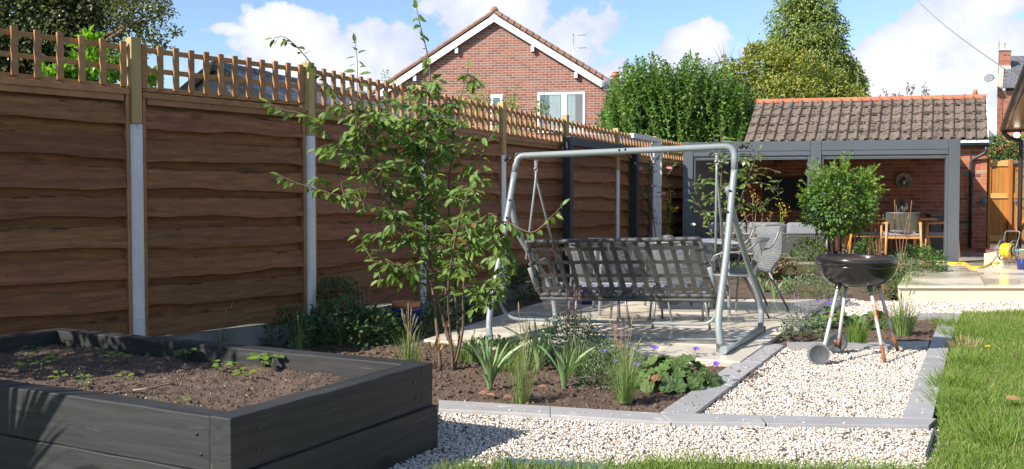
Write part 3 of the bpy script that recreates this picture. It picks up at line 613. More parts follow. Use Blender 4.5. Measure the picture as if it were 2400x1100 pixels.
def spill(poly, n, m, s0, s1, z, nm):
    p = poly_points(poly, n); k = len(p); s_ = RNG.uniform(s0, s1, k); tag(place(nm, scatter_mesh(nm, m, PEB, np.c_[p, np.full(k, z)], rdir(k), rdir(k)*.3+[0,0,1], s_, s_*.8, s_*.5)), kind='stuff')
T2 = lambda L: [tuple(p[:2]) for p in L]
spill(T2([K2t[0], K2t[1], K2t[2], K2t[3], K2b[3], K2b[2], K2b[1], K2b[0]]), 35, m_pebble, .004, .008, .026, 'gravel_stones'); spill(T2([K1o[0], K1o[1], K1i[1], K1i[0]]), 30, m_pebble, .004, .008, .026, 'gravel_stones')
spill(T2([K1o[0], K1o[1], K1i[1], K1i[0]]), 60, m_soil, .003, .007, .025, 'soil_crumbs'); spill(T2([K3i[0], K3i[2], K3o[2], K3o[0]]), 25, m_pebble, .004, .008, .026, 'gravel_stones')
spill(g_front, 60, m_soil, .005, .012, .006, 'soil_crumbs'); spill(g_bay, 45, m_soil, .005, .012, .006, 'soil_crumbs')
# ================================================================ SWING SEAT
sw = thing('swing_seat', 'grey tubular garden swing seat frame with woven webbing seat and no cushions', 'swing seat', (1.0,7.6,.03))
rt = .0265
yR, yL = 7.5, 7.92
right = [At(1692,826,6.99), At(1688,800,7.0), At(1684,750,7.04), At(1693,670,7.14), At(1703,590,7.24), At(1716,450,7.42), At(1721,400,7.47)]
corner = [At(1722,343,7.5), At(1212,366,7.92)]
left = [At(1206,405,7.9), At(1190,500,7.82), At(1172,600,7.7), At(1158,680,7.6), At(1148,735,7.5), At(1146,775,7.45)]
topR, topL = At(1680,345,7.53), At(1256,364,7.88)
tp_ = MB(); tp_.tube(fillet([right[-1], corner[0], corner[1], left[0]], .13, 8), rt, 14).build('top_bar', m_frame, sw)
for nm, pts in (('right', right), ('left', [left[0]]+left[1:])):
    pts = [pts[0]]+pts[1:]
    MB().tube(smooth_path(pts, 4) if nm == 'right' else smooth_path(pts, 4)+fillet([pts[-1], G(1150,808,.0585), G(1300,770,.0585)], .13, 8)[1:], rt, 14).build('near_leg', m_frame, sw)
MB().tube([G(1695,822,.062), G(1782,773,.0585)], rt*1.12, 14).build('base_tube', m_frame, sw)
MB().tube(smooth_path([G(1782,773,.0585), At(1784,735,8.25), At(1779,700,8.22), At(1760,640,8.1), At(1735,560,7.85), At(1712,475,7.62), At(1706,440,7.55)], 4), rt*.95, 12).build('far_leg', m_frame, sw)
MB().tube(smooth_path([G(1300,770,.0585), At(1301,740,8.22), At(1297,700,8.2), At(1280,655,8.15), At(1245,600,8.05), At(1212,540,7.95), At(1197,470,7.9)], 4), rt*.95, 12).build('far_leg', m_frame, sw)
fb = MB(); f0 = G(1694,826,.03); fb.box(-.036, .036, -.036, .036, 0, .062, Matrix.Translation(f0) @ Matrix.Rotation(.45, 4, 'Z')); bevel(fb.build('foot_bracket', m_galv, sw), .003)
fb = MB(); f0 = G(1782,778,.03); fb.box(-.036, .036, -.03, .03, 0, .05, Matrix.Translation(f0) @ Matrix.Rotation(.45, 4, 'Z')); bevel(fb.build('foot_bracket', m_galv, sw), .003)
MB().tube(fillet([At(1688,672,7.17), At(1676,762,7.2), At(1185,748,7.62), At(1160,668,7.66)], .13, 8), .0125, 10).build('cross_tube', m_frame, sw)
MB().tube([G(1240,784,.05), G(1722,800,.05)], .0115, 8).build('ground_tube', m_frame, sw)
for px, py, Y in ((1709,447,7.42),(1703,496,7.36),(1450,352,7.72),(1464,351,7.71),(1194,469,7.85),(1187,510,7.8)):
    c = At(px, py, Y); MB().lathe([(0,.034),(.009,.034),(.009,.0)], 8, Matrix.Translation(c) @ Matrix.Rotation(R(90), 4, 'X')).build('bolt_cap', m_blackp, sw)
    c2 = c
for (px, py, Y) in ((1722,420,7.48),(1205,430,7.9),(1471,351,7.7)):
    pass
# canopy brackets and knobs
for (a, b, c, kx, ky, Y, sgn) in (((1245,358),(1209,360),(1205,385),1190,373,7.9,-1), ((1690,331),(1728,332),(1727,362),1742,343,7.5,1)):
    MB().tube([At(*a, Y), At(*b, Y), At(*c, Y)], .004, 6).build('bracket', m_galv, sw)
    kp = At(kx, ky, Y); Mk = Matrix.Translation(kp) @ Matrix.Rotation(R(90), 4, 'Y')
    MB().lathe([(0,-.03),(.02,-.03),(.023,-.018),(.02,-.005),(.008,-.003),(.008,.02),(.024,.021),(.024,.03),(0,.031)], 14, Mk).build('knob', m_blackp, sw)
# hangers and springs
sU = (At(1675,695,7.35)-At(1262,690,7.75)).normalized()
fwd = Vector((-sU.y, sU.x, 0)).normalized(); fwd = (fwd+Vector((.12,0,0))).normalized()
TL, TR = At(1233,567,7.55), At(1640,560,7.13); BL, BR = At(1266,690,7.75), At(1675,694,7.33)
FL_, FR_ = BL+fwd*.46+Vector((0,0,.05)), BR+fwd*.46+Vector((0,0,.05))
for hp, nb, ft, px, py in ((topL, At(1233,608,7.62), FL_+Vector((0,0,.13)), 1252, 378), (topR, At(1677,590,7.42), FR_+Vector((0,0,.13)), 1681, 358)):
    sp = hp-Vector((0,0,.045)); hel = [sp+Vector((.014*math.cos(t*.9), .014*math.sin(t*.9), -.0035*t*.55)) for t in range(0, 40)]
    MB().tube([hp, hp-Vector((0,0,.05))], .005, 6).tube(hel, .004, 5).build('spring', m_steel, sw)
    q = sp-Vector((0,0,.075)); lp = [q+Vector((.014*math.cos(t), 0, .014*math.sin(t))) for t in np.linspace(0, 6.28, 12)]
    MB().tube(lp, .004, 5).build('shackle', m_steel, sw)
    q -= Vector((0,0,.012)); MB().tube([q, q-Vector((.0,0,.06)), nb], .0095, 8).build('hanger_rod', m_frame, sw)
    MB().tube([q, q-Vector((0,0,.05)), ft], .0095, 8).build('hanger_rod', m_frame, sw)
# seat frame
rs = .0155
MB().tube(fillet([BL, TL, TR, BR], .014, 3), rs, 10).build('back_frame', m_dframe, sw)
MB().tube([BL, BR], rs, 10).build('back_frame', m_dframe, sw)
d1 = Vector((0,0,-.035)); MB().tube(fillet([FL_, BL+d1, BR+d1, FR_], .04, 4), rs, 10).build('seat_frame', m_strap, sw)
MB().tube([FL_, FR_], rs, 10).build('seat_frame', m_dframe, sw)
mid = lambda f: TL.lerp(TR, f)
MB().tube(smooth_path([mid(.475), TL.lerp(BL, .35).lerp(TR.lerp(BR, .35), .475)+fwd*.03, TL.lerp(BL, .7).lerp(TR.lerp(BR, .7), .478)+fwd*.035, BL.lerp(BR, .475)], 4), .012, 8).build('back_brace', m_frame, sw)
for s_, (t0, b0, f0, px) in enumerate(((TL, BL, FL_, 1240), (TR, BR, FR_, 1650))):
    o = sU*(-.02 if s_ == 0 else .02); a = t0.lerp(b0, .45)+o; b = a+fwd*.42+Vector((0,0,.03))
    MB().tube(smooth_path([t0.lerp(b0, .42)+o, a+fwd*.12+Vector((0,0,.01)), b, f0+o+Vector((0,0,.05)), f0+o-Vector((0,0,.09))], 5), .0125, 8).build('armrest', m_dframe, sw)
    MB().tube([t0.lerp(b0, .5)+o-fwd*.03, b0.lerp(t0, .0)+o-fwd*.01+Vector((0,0,.03))], .02, 4).build('side_plate', m_frame, sw)
def ribbon(pts, w, th, wd, m, nrm):
    b = MB(); vs = []
    for p in pts: vs += [p-wd*w/2-nrm*th, p+wd*w/2-nrm*th, p+wd*w/2+nrm*th, p-wd*w/2+nrm*th]
    fs = []
    for i in range(len(pts)-1):
        q, r = i*4, i*4+4
        for k in range(4): fs.append((q+k, q+(k+1) % 4, r+(k+1) % 4, r+k))
    b.add(vs, fs, False); return b
bn = (TR-TL).cross(BL-TL).normalized(); sd = (BL-TL).normalized(); wu = (TR-TL).normalized()
NV, NH = 15, 3
for i in range(NV):
    f = (i+.55)/NV; f2 = min(.985, f+.004); a, b = TL.lerp(TR, f), BL.lerp(BR, f); pts = []
    for k in range(0, 19):
        t_ = k/18; w_ = math.sin(t_*(NH+1)*math.pi+(i % 2)*math.pi)*.0016; sag = fwd*(.012*math.sin(t_*math.pi))
        pts.append(a.lerp(b, t_)+bn*w_+sag)
    o = ribbon(pts, .038, .0011, wu, m_strap, bn); 
    for c in (a, b): o.tube([c-wu*.0440, c-wu*.0435, c+wu*.0435, c+wu*.0440], [rs+.0004, rs+.0022, rs+.0022, rs+.0004], 12)
    o.build('strap', m_strap, sw)
for j in range(NH+1):
    t_ = (j+.62)/(NH+1.1); a, b = TL.lerp(BL, t_), TR.lerp(BR, t_); pts = []
    for k in range(0, 57):
        f = k/56; w_ = -math.sin(((f*NV-.05))*math.pi+j*math.pi+.0)*.0016; sag = fwd*(.012*math.sin(t_*math.pi)*min(1, math.sin(max(.001, f)*math.pi)*3))
        pts.append(a.lerp(b, f)+bn*w_+sag)
    o = ribbon(pts, .032, .0011, sd, m_strap, bn)
    for c in (a, b): o.tube([c-sd*.0165, c+sd*.0165], rs+.0018, 10)
    o.build('strap', m_strap, sw)
fn = Vector((0,0,1))
for i in range(NV):
    f = (i+.55)/NV; a, b = BL.lerp(BR, f)+d1+Vector((0,0,.02)), FL_.lerp(FR_, f)
    pts = [a.lerp(b, k/8)+Vector((0,0,-.03*math.sin(k/8*math.pi)+.004*math.sin(k/8*4*math.pi+i*math.pi))) for k in range(9)]
    ribbon(pts, .045, .0012, wu, m_strap, fn).build('seat_strap', m_strap2, sw)
for j in range(4):
    t_ = (j+.8)/4.8; a, b = BL.lerp(FL_, t_)+d1*(1-t_), BR.lerp(FR_, t_)+d1*(1-t_)
    pts = [a.lerp(b, k/28)+Vector((0,0,-.03*math.sin(t_*math.pi)-.004*math.sin(k/2*math.pi+j*math.pi))) for k in range(29)]
    ribbon(pts, .043, .0012, fwd, m_strap, fn).build('seat_strap', m_strap2, sw)
# ================================================================ KETTLE GRILL
kc = Vector((2.575, 7.0, 0)); kg = thing('kettle_grill', 'black kettle charcoal grill without its lid on rusty white legs', 'grill', kc)
Mk = Matrix.Translation(kc+Vector((0,0,.735))) @ Matrix.Rotation(R(1.6), 4, 'X') @ Matrix.Scale(1, 4)
prof = [(.284,-.002),(.290,.004),(.294,.0),(.293,-.04),(.2905,-.042),(.290,-.052),(.288,-.054),(.286,-.06),(.278,-.09),(.262,-.125),(.236,-.158),(.20,-.185),(.15,-.205),(.09,-.217),(0,-.222)]
MB().lathe(prof, 64, Mk).build('bowl', m_enamel, kg)
MB().lathe([(.290,.004),(.284,.0),(.283,-.05),(.27,-.09),(.22,-.15),(.1,-.19),(0,-.2)], 48, Mk).build('bowl_inside', m_enamel, kg)
MB().lathe([(.287,-.05),(.2925,-.052),(.2925,-.057),(.287,-.06)], 64, Mk).build('seam_ring', m_enamel, kg)
ash = MB(); ash.lathe([(0,-.012),(.12,-.014),(.2,-.022),(.27,-.035)], 40, Mk).build('ash_bed', m_ash, kg)
gr = MB()
for k in range(-13, 14):
    x = k*.02; hh = math.sqrt(max(0, .27**2-x*x)); gr.tube([Mk @ Vector((x,-hh,-.012)), Mk @ Vector((x,hh,-.012))], .002, 4)
gr.build('grate', mat('dark_rust', (.07,.035,.02), (.05,.03,.02), scale=30, rough=.9), kg)
legs = [((1964,673,6.93),(1932,812,6.62),.0),((1983,668,7.12),(1964,812,7.08),.0),((2040,676,6.9),(2074,852,6.66),0),((2058,668,7.1),(2104,822,7.2),0)]
lp = []
for i, (a, b, _) in enumerate(legs):
    a, b = At(*a), At(*b); dcen = (a-b).normalized(); a2 = a+dcen*.0
    MB().tube([a2, b], .0125, 12).build('leg', m_bbqleg, kg); lp.append((a, b))
    MB().lathe([(0,.03),(.028,.028),(.024,.0),(.017,-.03),(.014,-.035)], 14, Matrix.Translation(a+dcen*.008) @ dcen.to_track_quat('Z', 'Y').to_matrix().to_4x4()).build('leg_socket', m_enamel, kg)
for i in (2, 3): MB().tube([lp[i][1], lp[i][1]+(lp[i][0]-lp[i][1])*.24], .0133, 12).build('foot', m_rust, kg)
i = 1; MB().tube([lp[i][1], lp[i][1]+(lp[i][0]-lp[i][1])*.13], .0133, 12).build('foot', m_rust, kg)
wA, wB = At(1918,830,6.60), At(1961,803,7.10); ax = Vector((.12,1,0)).normalized()
for c, lab in ((wA, None), (wB, None)):
    Mw = Matrix.Translation(c-ax*.014) @ ax.to_track_quat('Z', 'Y').to_matrix().to_4x4()
    w = MB(); w.lathe([(0,.0),(.058,.0),(.062,-.004),(.070,-.003),(.076,.006),(.076,.03),(.070,.036),(.0,.034)], 40, Mw)
    wo = w.build('wheel', m_tyre, kg)
    tr = MB()
    for k in range(40):
        a = 2*math.pi*k/40; tr.box(.066,.0785,-.0026,.0026,-.004,.036, Mw @ Matrix.Rotation(a, 4, 'Z'))
    tag(tr.build('tread', m_wheelrim if c is wA else m_tyre, wo), None)
    if c is wB: MB().lathe([(0,-.004),(.03,-.004),(.03,.0)], 16, Mw).build('hub', m_blackp, wo)
MB().tube([wA, wB], .004, 6).build('axle', m_steel, kg)
MB().tube([wB+Vector((0,0,.01)), lp[3][1]+Vector((-.01,0,.03))], .003, 6).build('brace_wire', m_steel, kg)
MB().tube([lp[2][1]+Vector((.0,0,.05)), lp[3][1]+Vector((-.01,0,.06))], .003, 6).build('brace_wire', m_rust, kg)
# ================================================================ FOREGROUND MULTI-STEM SHRUB
def shrub(name, label, paths, twigpts, twig_leaf, leaf_l, nparts, mleaf, mleafi, mbark, base, droop=.5, seed=3, tw=.0028, blobs=None, group=None):
    rr = random.Random(seed); root = thing(name, label, 'shrub', base, 0, group)
    segs = []; 
    for pts, r0, r1 in paths:
        sp = smooth_path(pts, 6); rad = [r0+(r1-r0)*k/(len(sp)-1) for k in range(len(sp))]
        MB().tube(sp, rad, 8).build('stem', mbark, root); segs += sp
    SP = np.array([tuple(p) for p in segs]); tws = MB(); P, D, Nn, SZ = [], [], [], []
    def leaves_along(pts, start, step, outer=1.):
        L_ = 0; side = 1; nxt = start
        for a, b in zip(pts[:-1], pts[1:]):
            dl = (b-a).length; d = (b-a).normalized()
            while L_+dl > nxt:
                p = a.lerp(b, (nxt-L_)/dl); s_ = d.cross(Vector((0,0,1))); s_ = s_.normalized() if s_.length > .1 else Vector((1,0,0))
                dd = (d*rr.uniform(.2,.8)+s_*side*rr.uniform(.5,1)+Vector((rr.uniform(-.4,.4), rr.uniform(-.4,.4), rr.uniform(-.6,.35)-droop))).normalized()
                P.append(p+dd*.012); D.append(dd); Nn.append(Vector((rr.uniform(-.7,.7), rr.uniform(-.7,.4), rr.uniform(.2,1)))); SZ.append(leaf_l*rr.uniform(.62,1.12)); side = -side; nxt += step*rr.uniform(.7,1.3)
            L_ += dl
        P.append(pts[-1]); D.append((pts[-1]-pts[-2]).normalized()); Nn.append(Vector((0,-.5,.7))); SZ.append(leaf_l*.8)
    for pts, r0, r1 in paths:
        sp = smooth_path(pts, 6); k0 = int(len(sp)*twigpts); 
        if r1 < .004: leaves_along(sp[k0:], .02, twig_leaf)
    for (c, rad, n) in blobs or []:
        c = Vector(c)
        for _ in range(n):
            while True:
                v = Vector((rr.uniform(-1,1), rr.uniform(-1,1), rr.uniform(-1,1)))
                if v.length < 1: break
            e = c+Vector((v.x*rad[0], v.y*rad[1], v.z*rad[2])); dist = np.linalg.norm(SP-np.array(tuple(e)), axis=1)+np.maximum(0, SP[:, 2]-e.z)*.9
            s0 = Vector(SP[int(dist.argmin())]); L_ = (e-s0).length
            if L_ > .75: s0 = e+(s0-e)*(.5/L_)
            m_ = s0.lerp(e, .5)+Vector((rr.uniform(-.04,.04), rr.uniform(-.04,.04), rr.uniform(.0,.06)))
            sp = smooth_path([s0, m_, e], 4); tws.tube(sp, [tw*(1.3-.8*k/(len(sp)-1)) for k in range(len(sp))], 4, False)
            leaves_along(sp, max(.03, (e-s0).length*.35), twig_leaf)
    if tws.v: tag(tws.build('twigs', mbark, root), kind='stuff')
    P = np.array([tuple(p) for p in P]); D = np.array([tuple(p) for p in D]); Nn = np.array([tuple(p) for p in Nn]); SZ = np.array(SZ)
    order = np.lexsort((RNG.random(len(P)), P[:, 1] > np.percentile(P[:, 1], 40))); sel = order[:nparts]; rest = order[nparts:]
    tv, tf = LEAF; me = bpy.data.meshes.new('leaf'); me.from_pydata([(x, y*.95, z) for x, y, z in tv], [], tf); me.materials.append(mleaf); me.update()
    mr = me.copy(); mr.materials.clear(); mr.materials.append(m_leafred)
    inv = WM(root).inverted()
    for i in sel:
        x = Vector(D[i]).normalized(); z = Vector(Nn[i]); z = (z-x*z.dot(x)).normalized(); y = z.cross(x); s_ = SZ[i]
        M = Matrix((x*s_, y*s_, z*s_)).transposed().to_4x4(); M.translation = Vector(P[i])
        place('leaf', mr if rr.random() < .018 and mleaf is m_leaf else me, root, matrix=inv @ M)
    if len(rest):
        rm = scatter_mesh('leaves', mleafi, LEAF, P[rest], D[rest], Nn[rest], SZ[rest], SZ[rest]*.95); o = place('leaves', rm, root); o.matrix_parent_inverse = inv; tag(o, kind='stuff')
    return root
def pa(lst): return [At(x, y, Y) for x, y, Y in lst]
Yb = 6.45
FP = [
 (pa([(1033,868,6.45),(1024,770,6.45),(1013,660,6.5),(1005,560,6.5),(1001,440,6.5),(1001,310,6.5),(1008,190,6.5),(1000,120,6.5),(985,60,6.5),(976,18,6.5)]), .0125, .0022),
 (pa([(1062,867,6.45),(1057,812,6.45),(1030,720,6.4),(990,610,6.35),(930,510,6.3),(880,420,6.25),(850,350,6.2)]), .011, .005),
 (pa([(850,350,6.2),(825,270,6.2),(765,195,6.2),(705,120,6.2),(668,88,6.2),(640,90,6.2)]), .005, .0022),
 (pa([(870,400,6.25),(855,300,6.3),(838,220,6.3),(838,150,6.3),(832,100,6.3)]), .004, .002),
 (pa([(930,510,6.3),(860,410,6.1),(780,325,6.05),(720,272,6.0),(665,258,6.0),(628,240,6.0)]), .006, .002),
 (pa([(985,600,6.35),(930,520,6.2),(860,478,6.1),(780,455,6.0),(700,430,6.0),(655,412,6.0)]), .006, .002),
 (pa([(1063,866,6.45),(1076,800,6.5),(1068,720,6.55),(1066,600,6.6),(1052,480,6.6),(1060,350,6.6),(1078,240,6.55),(1098,160,6.5)]), .012, .0025),
 (pa([(1065,866,6.45),(1085,770,6.4),(1088,660,6.3),(1125,560,6.2),(1175,520,6.1),(1245,545,6.05),(1290,510,6.05),(1318,482,6.05)]), .010, .002),
 (pa([(1088,660,6.3),(1100,560,6.4),(1118,450,6.45),(1130,360,6.5),(1158,310,6.5)]), .006, .0018),
 (pa([(1068,760,6.45),(1110,720,6.3),(1150,690,6.2),(1170,700,6.2)]), .005, .002),
 (pa([(1013,660,6.5),(960,640,6.3),(910,615,6.2),(875,612,6.2)]), .005, .002),
 (pa([(1057,812,6.45),(1040,760,6.6),(1045,660,6.7),(1030,560,6.8),(985,430,6.8),(940,320,6.8),(905,230,6.8)]), .008, .003),
 (pa([(1100,560,6.4),(1150,500,6.2),(1185,570,6.1),(1200,600,6.1)]), .005, .002),
 (pa([(1064,866,6.45),(1050,700,6.2),(1060,600,6.1),(1080,500,6.0),(1110,420,6.0)]), .007, .003)]
def bl(px, py, Y, rx, ry, n, d=.28): s_ = Y/F; return (At(px, py, Y), (rx*s_, d, ry*s_), n)
FBL = [bl(975,290,6.5,80,105,45), bl(870,290,6.35,80,60,26), bl(760,270,6.15,45,35,4), bl(860,400,6.3,115,75,33), bl(990,420,6.5,100,80,38), bl(940,520,6.35,120,60,33),
       bl(1050,300,6.5,60,90,21), bl(1095,190,6.5,30,35,3), bl(1060,500,6.4,75,90,26), bl(1130,540,6.2,65,50,20), bl(1165,620,6.15,45,65,17), bl(1090,610,6.3,65,60,15),
       bl(930,640,6.3,65,40,14), bl(1130,690,6.2,50,30,9), bl(1020,600,6.4,60,60,13), bl(780,350,6.15,60,35,4), bl(900,570,6.3,60,30,5), bl(1110,440,6.4,40,50,4), bl(1010,200,6.5,30,50,4)]
fs_ = shrub('multi_stem_shrub', 'tall loose multi stem shrub with drooping oval leaves behind the raised bed', FP, .25, .0235, .084, 300, m_leaf, m_leafi, m_bark, G(1058,868), droop=.45, blobs=FBL)
for (px, py, s_) in ((1053,720,.07),(1052,750,.06),(1028,790,.07),(1035,805,.06),(1008,800,.06),(1055,795,.06)):
    p = At(px, py, 6.42); me = scatter_mesh('dead_leaf', m_leafdry, LEAF, [p], [(random.uniform(-.5,.5), -.2, -1)], [(.3,-1,.2)], s_, s_*1.2, s_*3); o = place('dead_leaf', me, fs_, world=True)
# ================================================================ PLANT BUILDERS
def clump_mesh(name, m, c, n, h, spread, w, lean=.6, seed=None, curve=1.0, tmpl=None):
    a = RNG.uniform(0, 6.28, n); r = np.sqrt(RNG.random(n))*spread*.25; ou = RNG.uniform(.05, lean, n)
    d = np.c_[np.cos(a)*ou, np.sin(a)*ou, np.ones(n)]; P = np.c_[c[0]+np.cos(a)*r, c[1]+np.sin(a)*r, np.full(n, c[2])]
    hh = RNG.uniform(.35, 1., n)**.8*h; nd = np.c_[-np.cos(a)*1., -np.sin(a)*1., np.full(n, .3)]
    return scatter_mesh(name, m, tmpl or BLADE, P, d, -nd, hh, w, -hh*RNG.uniform(.2, 1.6, n)*curve)
def grass_clump(label, px, py, n, h, w=.004, m=None, lean=.7, spread=.3, z=0, group=None, seeds=0, name='ornamental_grass', curve=1.):
    c = G(px, py, z); t_ = thing(name, label, 'grass clump', c, 0, group)
    o = place('blades', clump_mesh('blades', m or m_grassy, c, n, h, spread, w, lean, curve=curve), t_, world=True); tag(o, kind='stuff')
    for k in range(seeds):
        a = random.uniform(0, 6.28); tip = c+Vector((math.cos(a)*h*.35*random.random(), math.sin(a)*.2*h, h*random.uniform(.95, 1.35))); q = c.lerp(tip, .5)+Vector((0,0,.03)); mid = Vector((q.x*.3+c.x*.7, q.y, q.z))
        b = MB(); sp = smooth_path([c, mid, tip], 5); b.tube(sp, .0016, 4); d = (sp[-1]-sp[-2]).normalized(); b.tube([tip-d*.075, tip-d*.05, tip-d*.02, tip], [.0015,.0055,.005,.001], 6); b.build('seed_head', m_grassdry, t_)
    return t_
def iris(label, px, py, n, h, z=0, group=None, w=.02, m=None):
    c = G(px, py, z); t_ = thing('iris_plant', label, 'iris', c, 0, group); me = None
    for i in range(n):
        a = 6.28*i/n+random.uniform(-.3,.3); le = random.uniform(.1, .75); L_ = h*random.uniform(.6, 1.08); b = MB(); dx, dy = math.cos(a), math.sin(a); vs = []; side = Vector((-dy, dx, 0))
        if abs(dx) > .9: side = Vector((-dy*.5, .3, .9)).normalized()
        for k in range(7):
            t = k/6; p = c+Vector((dx*(.01+.03*t+le*L_*t*t*.8), dy*(.01+.03*t+le*L_*t*t*.8), L_*(t-.28*le*t*t*t))); ww = w*(.75+.5*t-1.22*t**3)*.55
            vs += [p-side*ww, p+Vector((dx,dy,0))*.003, p+side*ww]
        fs = []
        for k in range(6): q = k*3; fs += [(q, q+1, q+4, q+3), (q+1, q+2, q+5, q+4)]
        b.add(vs, fs, True); b.build('leaf', m or m_iris, t_)
    return t_
def mound(name, label, cat, px, py, r, h, n, m, ls, z=0, group=None, tmpl=None, c=None, stems=None, up=.5):
    c = c or G(px, py, z); t_ = thing(name, label, cat, c, 0, group)
    v = rdir(n); v[:, 2] = np.abs(v[:, 2]); rad = RNG.uniform(.45, 1., n)**.6; bump = .75+.5*fbm(v[:, 0]*2+c.x, v[:, 1]*2+v[:, 2]*2+c.y, 1.5, 2, int(px) % 17)
    P = np.array(tuple(c))+v*np.array([r, r, h])*(rad*bump)[:, None]; d = v+rdir(n)*.7; d[:, 2] += .15
    nd = v*.6+np.array([0,0,up])+rdir(n)*.5; s_ = RNG.uniform(.6, 1.15, n)*ls
    o = place('foliage', scatter_mesh('foliage', m, tmpl or LEAF2, P, d, nd, s_), t_, world=True); tag(o, kind='stuff')
    if stems:
        b = MB()
        for k in range(stems): e = Vector(P[random.randrange(n)]); b.tube([c, c.lerp(e, .5)+Vector((0,0,.03)), e], .0022, 4, False)
        tag(b.build('stems', m_grass, t_), kind='stuff')
    return t_
def flowers(t_, c, pts, m, s_, name='flower', pet=5, stem=True):
    for (dx, dy, dz) in pts:
        p = Vector(c)+Vector((dx, dy, dz)); a = np.arange(pet)*6.28/pet; tilt = random.uniform(.2,.9)
        d = np.c_[np.cos(a), np.sin(a)*.8-.1, np.sin(a)*tilt+.3]
        o = place(name, scatter_mesh(name, m, LEAF2, np.tile(tuple(p), (pet,1)), d, np.tile([0,-1,.5], (pet,1)), s_, s_*1.35), t_, world=True)
        if stem: MB().tube([Vector(c)+Vector((dx*.4, dy*.4, dz*.2)), p], .0018, 4).build('flower_stem', m_grass, t_)
def spikes(t_, c, n, h, spread, m, r=.006, m2=None, name='flower_spike', dens=26):
    for k in range(n):
        a = random.uniform(0, 6.28); b0 = Vector(c)+Vector((math.cos(a)*spread*.3, math.sin(a)*spread*.3, 0)); e = Vector(c)+Vector((math.cos(a)*spread*random.random(), math.sin(a)*spread*random.random(), h*random.uniform(.75, 1.08)))
        b = MB(); b.tube([b0, b0.lerp(e, .5)+Vector((.004,0,0)), e], .0014, 4)
        for j in range(dens):
            f = .55+.45*j/dens; p = b0.lerp(e, f); q = r*(1.25-j/dens); an = j*2.4; v = Vector((math.cos(an), math.sin(an), .3))
            b.add([p, p+v*q*1.6+Vector((0,0,q*.6)), p+v*q+Vector((0,0,-q*.7))], [(0,1,2)])
        b.build(name, m, t_)
m_wee = mat('weed_leaf', (.13,.21,.05), (.17,.25,.07), scale=6, rough=.5, island=.3, transl=.3)
# --- main bed, front row
iris('iris plant with grey green sword leaves leftmost in the front row of the bed', 1148, 912, 24, .36, w=.026)
iris('iris plant standing behind the wispy grass, left of the salmon flower spikes', 1262, 868, 16, .38, w=.026)
iris('compact iris plant with pale base in the middle of the bed front row', 1322, 910, 24, .33, w=.026)
grass_clump('thin wispy grass clump between the two front iris plants', 1222, 945, 110, .46, .0032, None, .62, .16, seeds=2, curve=.5)
grass_clump('upright wiry grass clump nearest the front kerb, left of the broad leaved geranium', 1462, 942, 230, .40, .0034, m_grassy, .95, .2, seeds=3, curve=.45)
grass_clump('tall arching grass in front of the left leg of the swing seat', 1235, 862, 60, .5, .003, m_grassy, 1.0, .2, seeds=0, curve=.8)
grass_clump('loose bright green grass mound at the foot of the multi stem shrub', 1105, 845, 240, .17, .004, m_grass, 1.1, .5)
grass_clump('dry tufted grass with pale seed heads rising behind the back corner of the raised bed', 960, 862, 140, .34, .0035, m_grassy, .8, .3, seeds=14)
g = mound('sage_plant', 'bushy salvia with small grey green leaves and salmon flower spikes beside the swing seat', 'plant', 1345, 850, .30, .34, 2600, m_ntea, .024, stems=40)
spikes(g, G(1345,850), 10, .58, .24, m_salmon, .008)
g = mound('sage_plant', 'airy salvia with thin pink spikes behind the wiry grass clump', 'plant', 1440, 878, .24, .24, 1500, m_ntea, .022, stems=20); spikes(g, G(1450,880), 6, .42, .16, m_salmon, .006)
flowers(g, G(1420,880), [(-.02,-.05,.17),(.06,-.04,.1)], m_purple, .022)
g = mound('sage_plant', 'low fine leaved salvia between the two irises and the patio edge', 'plant', 1400, 905, .17, .17, 700, m_ntea, .02, stems=14)
grass_clump('loose fresh green grass behind the leftmost iris at the patio edge', 1185, 868, 160, .20, .0035, m_grass, 1.2, .35, curve=.5)
grass_clump('short grass tuft filling the gap behind the compact iris', 1350, 875, 160, .30, .0032, m_grassy, 1.1, .3, curve=.5)
iris('small iris behind the multi stem shrub base near the patio', 1105, 850, 12, .24, w=.022)
mound('leafy_plant', 'low pale green plant under the left end of the patio edge', 'plant', 1165, 838, .26, .15, 700, m_wee, .035)
mound('leafy_plant', 'tiny seedling weed near the front kerb between the grasses', 'plant', 1205, 952, .03, .03, 12, m_wee, .02)
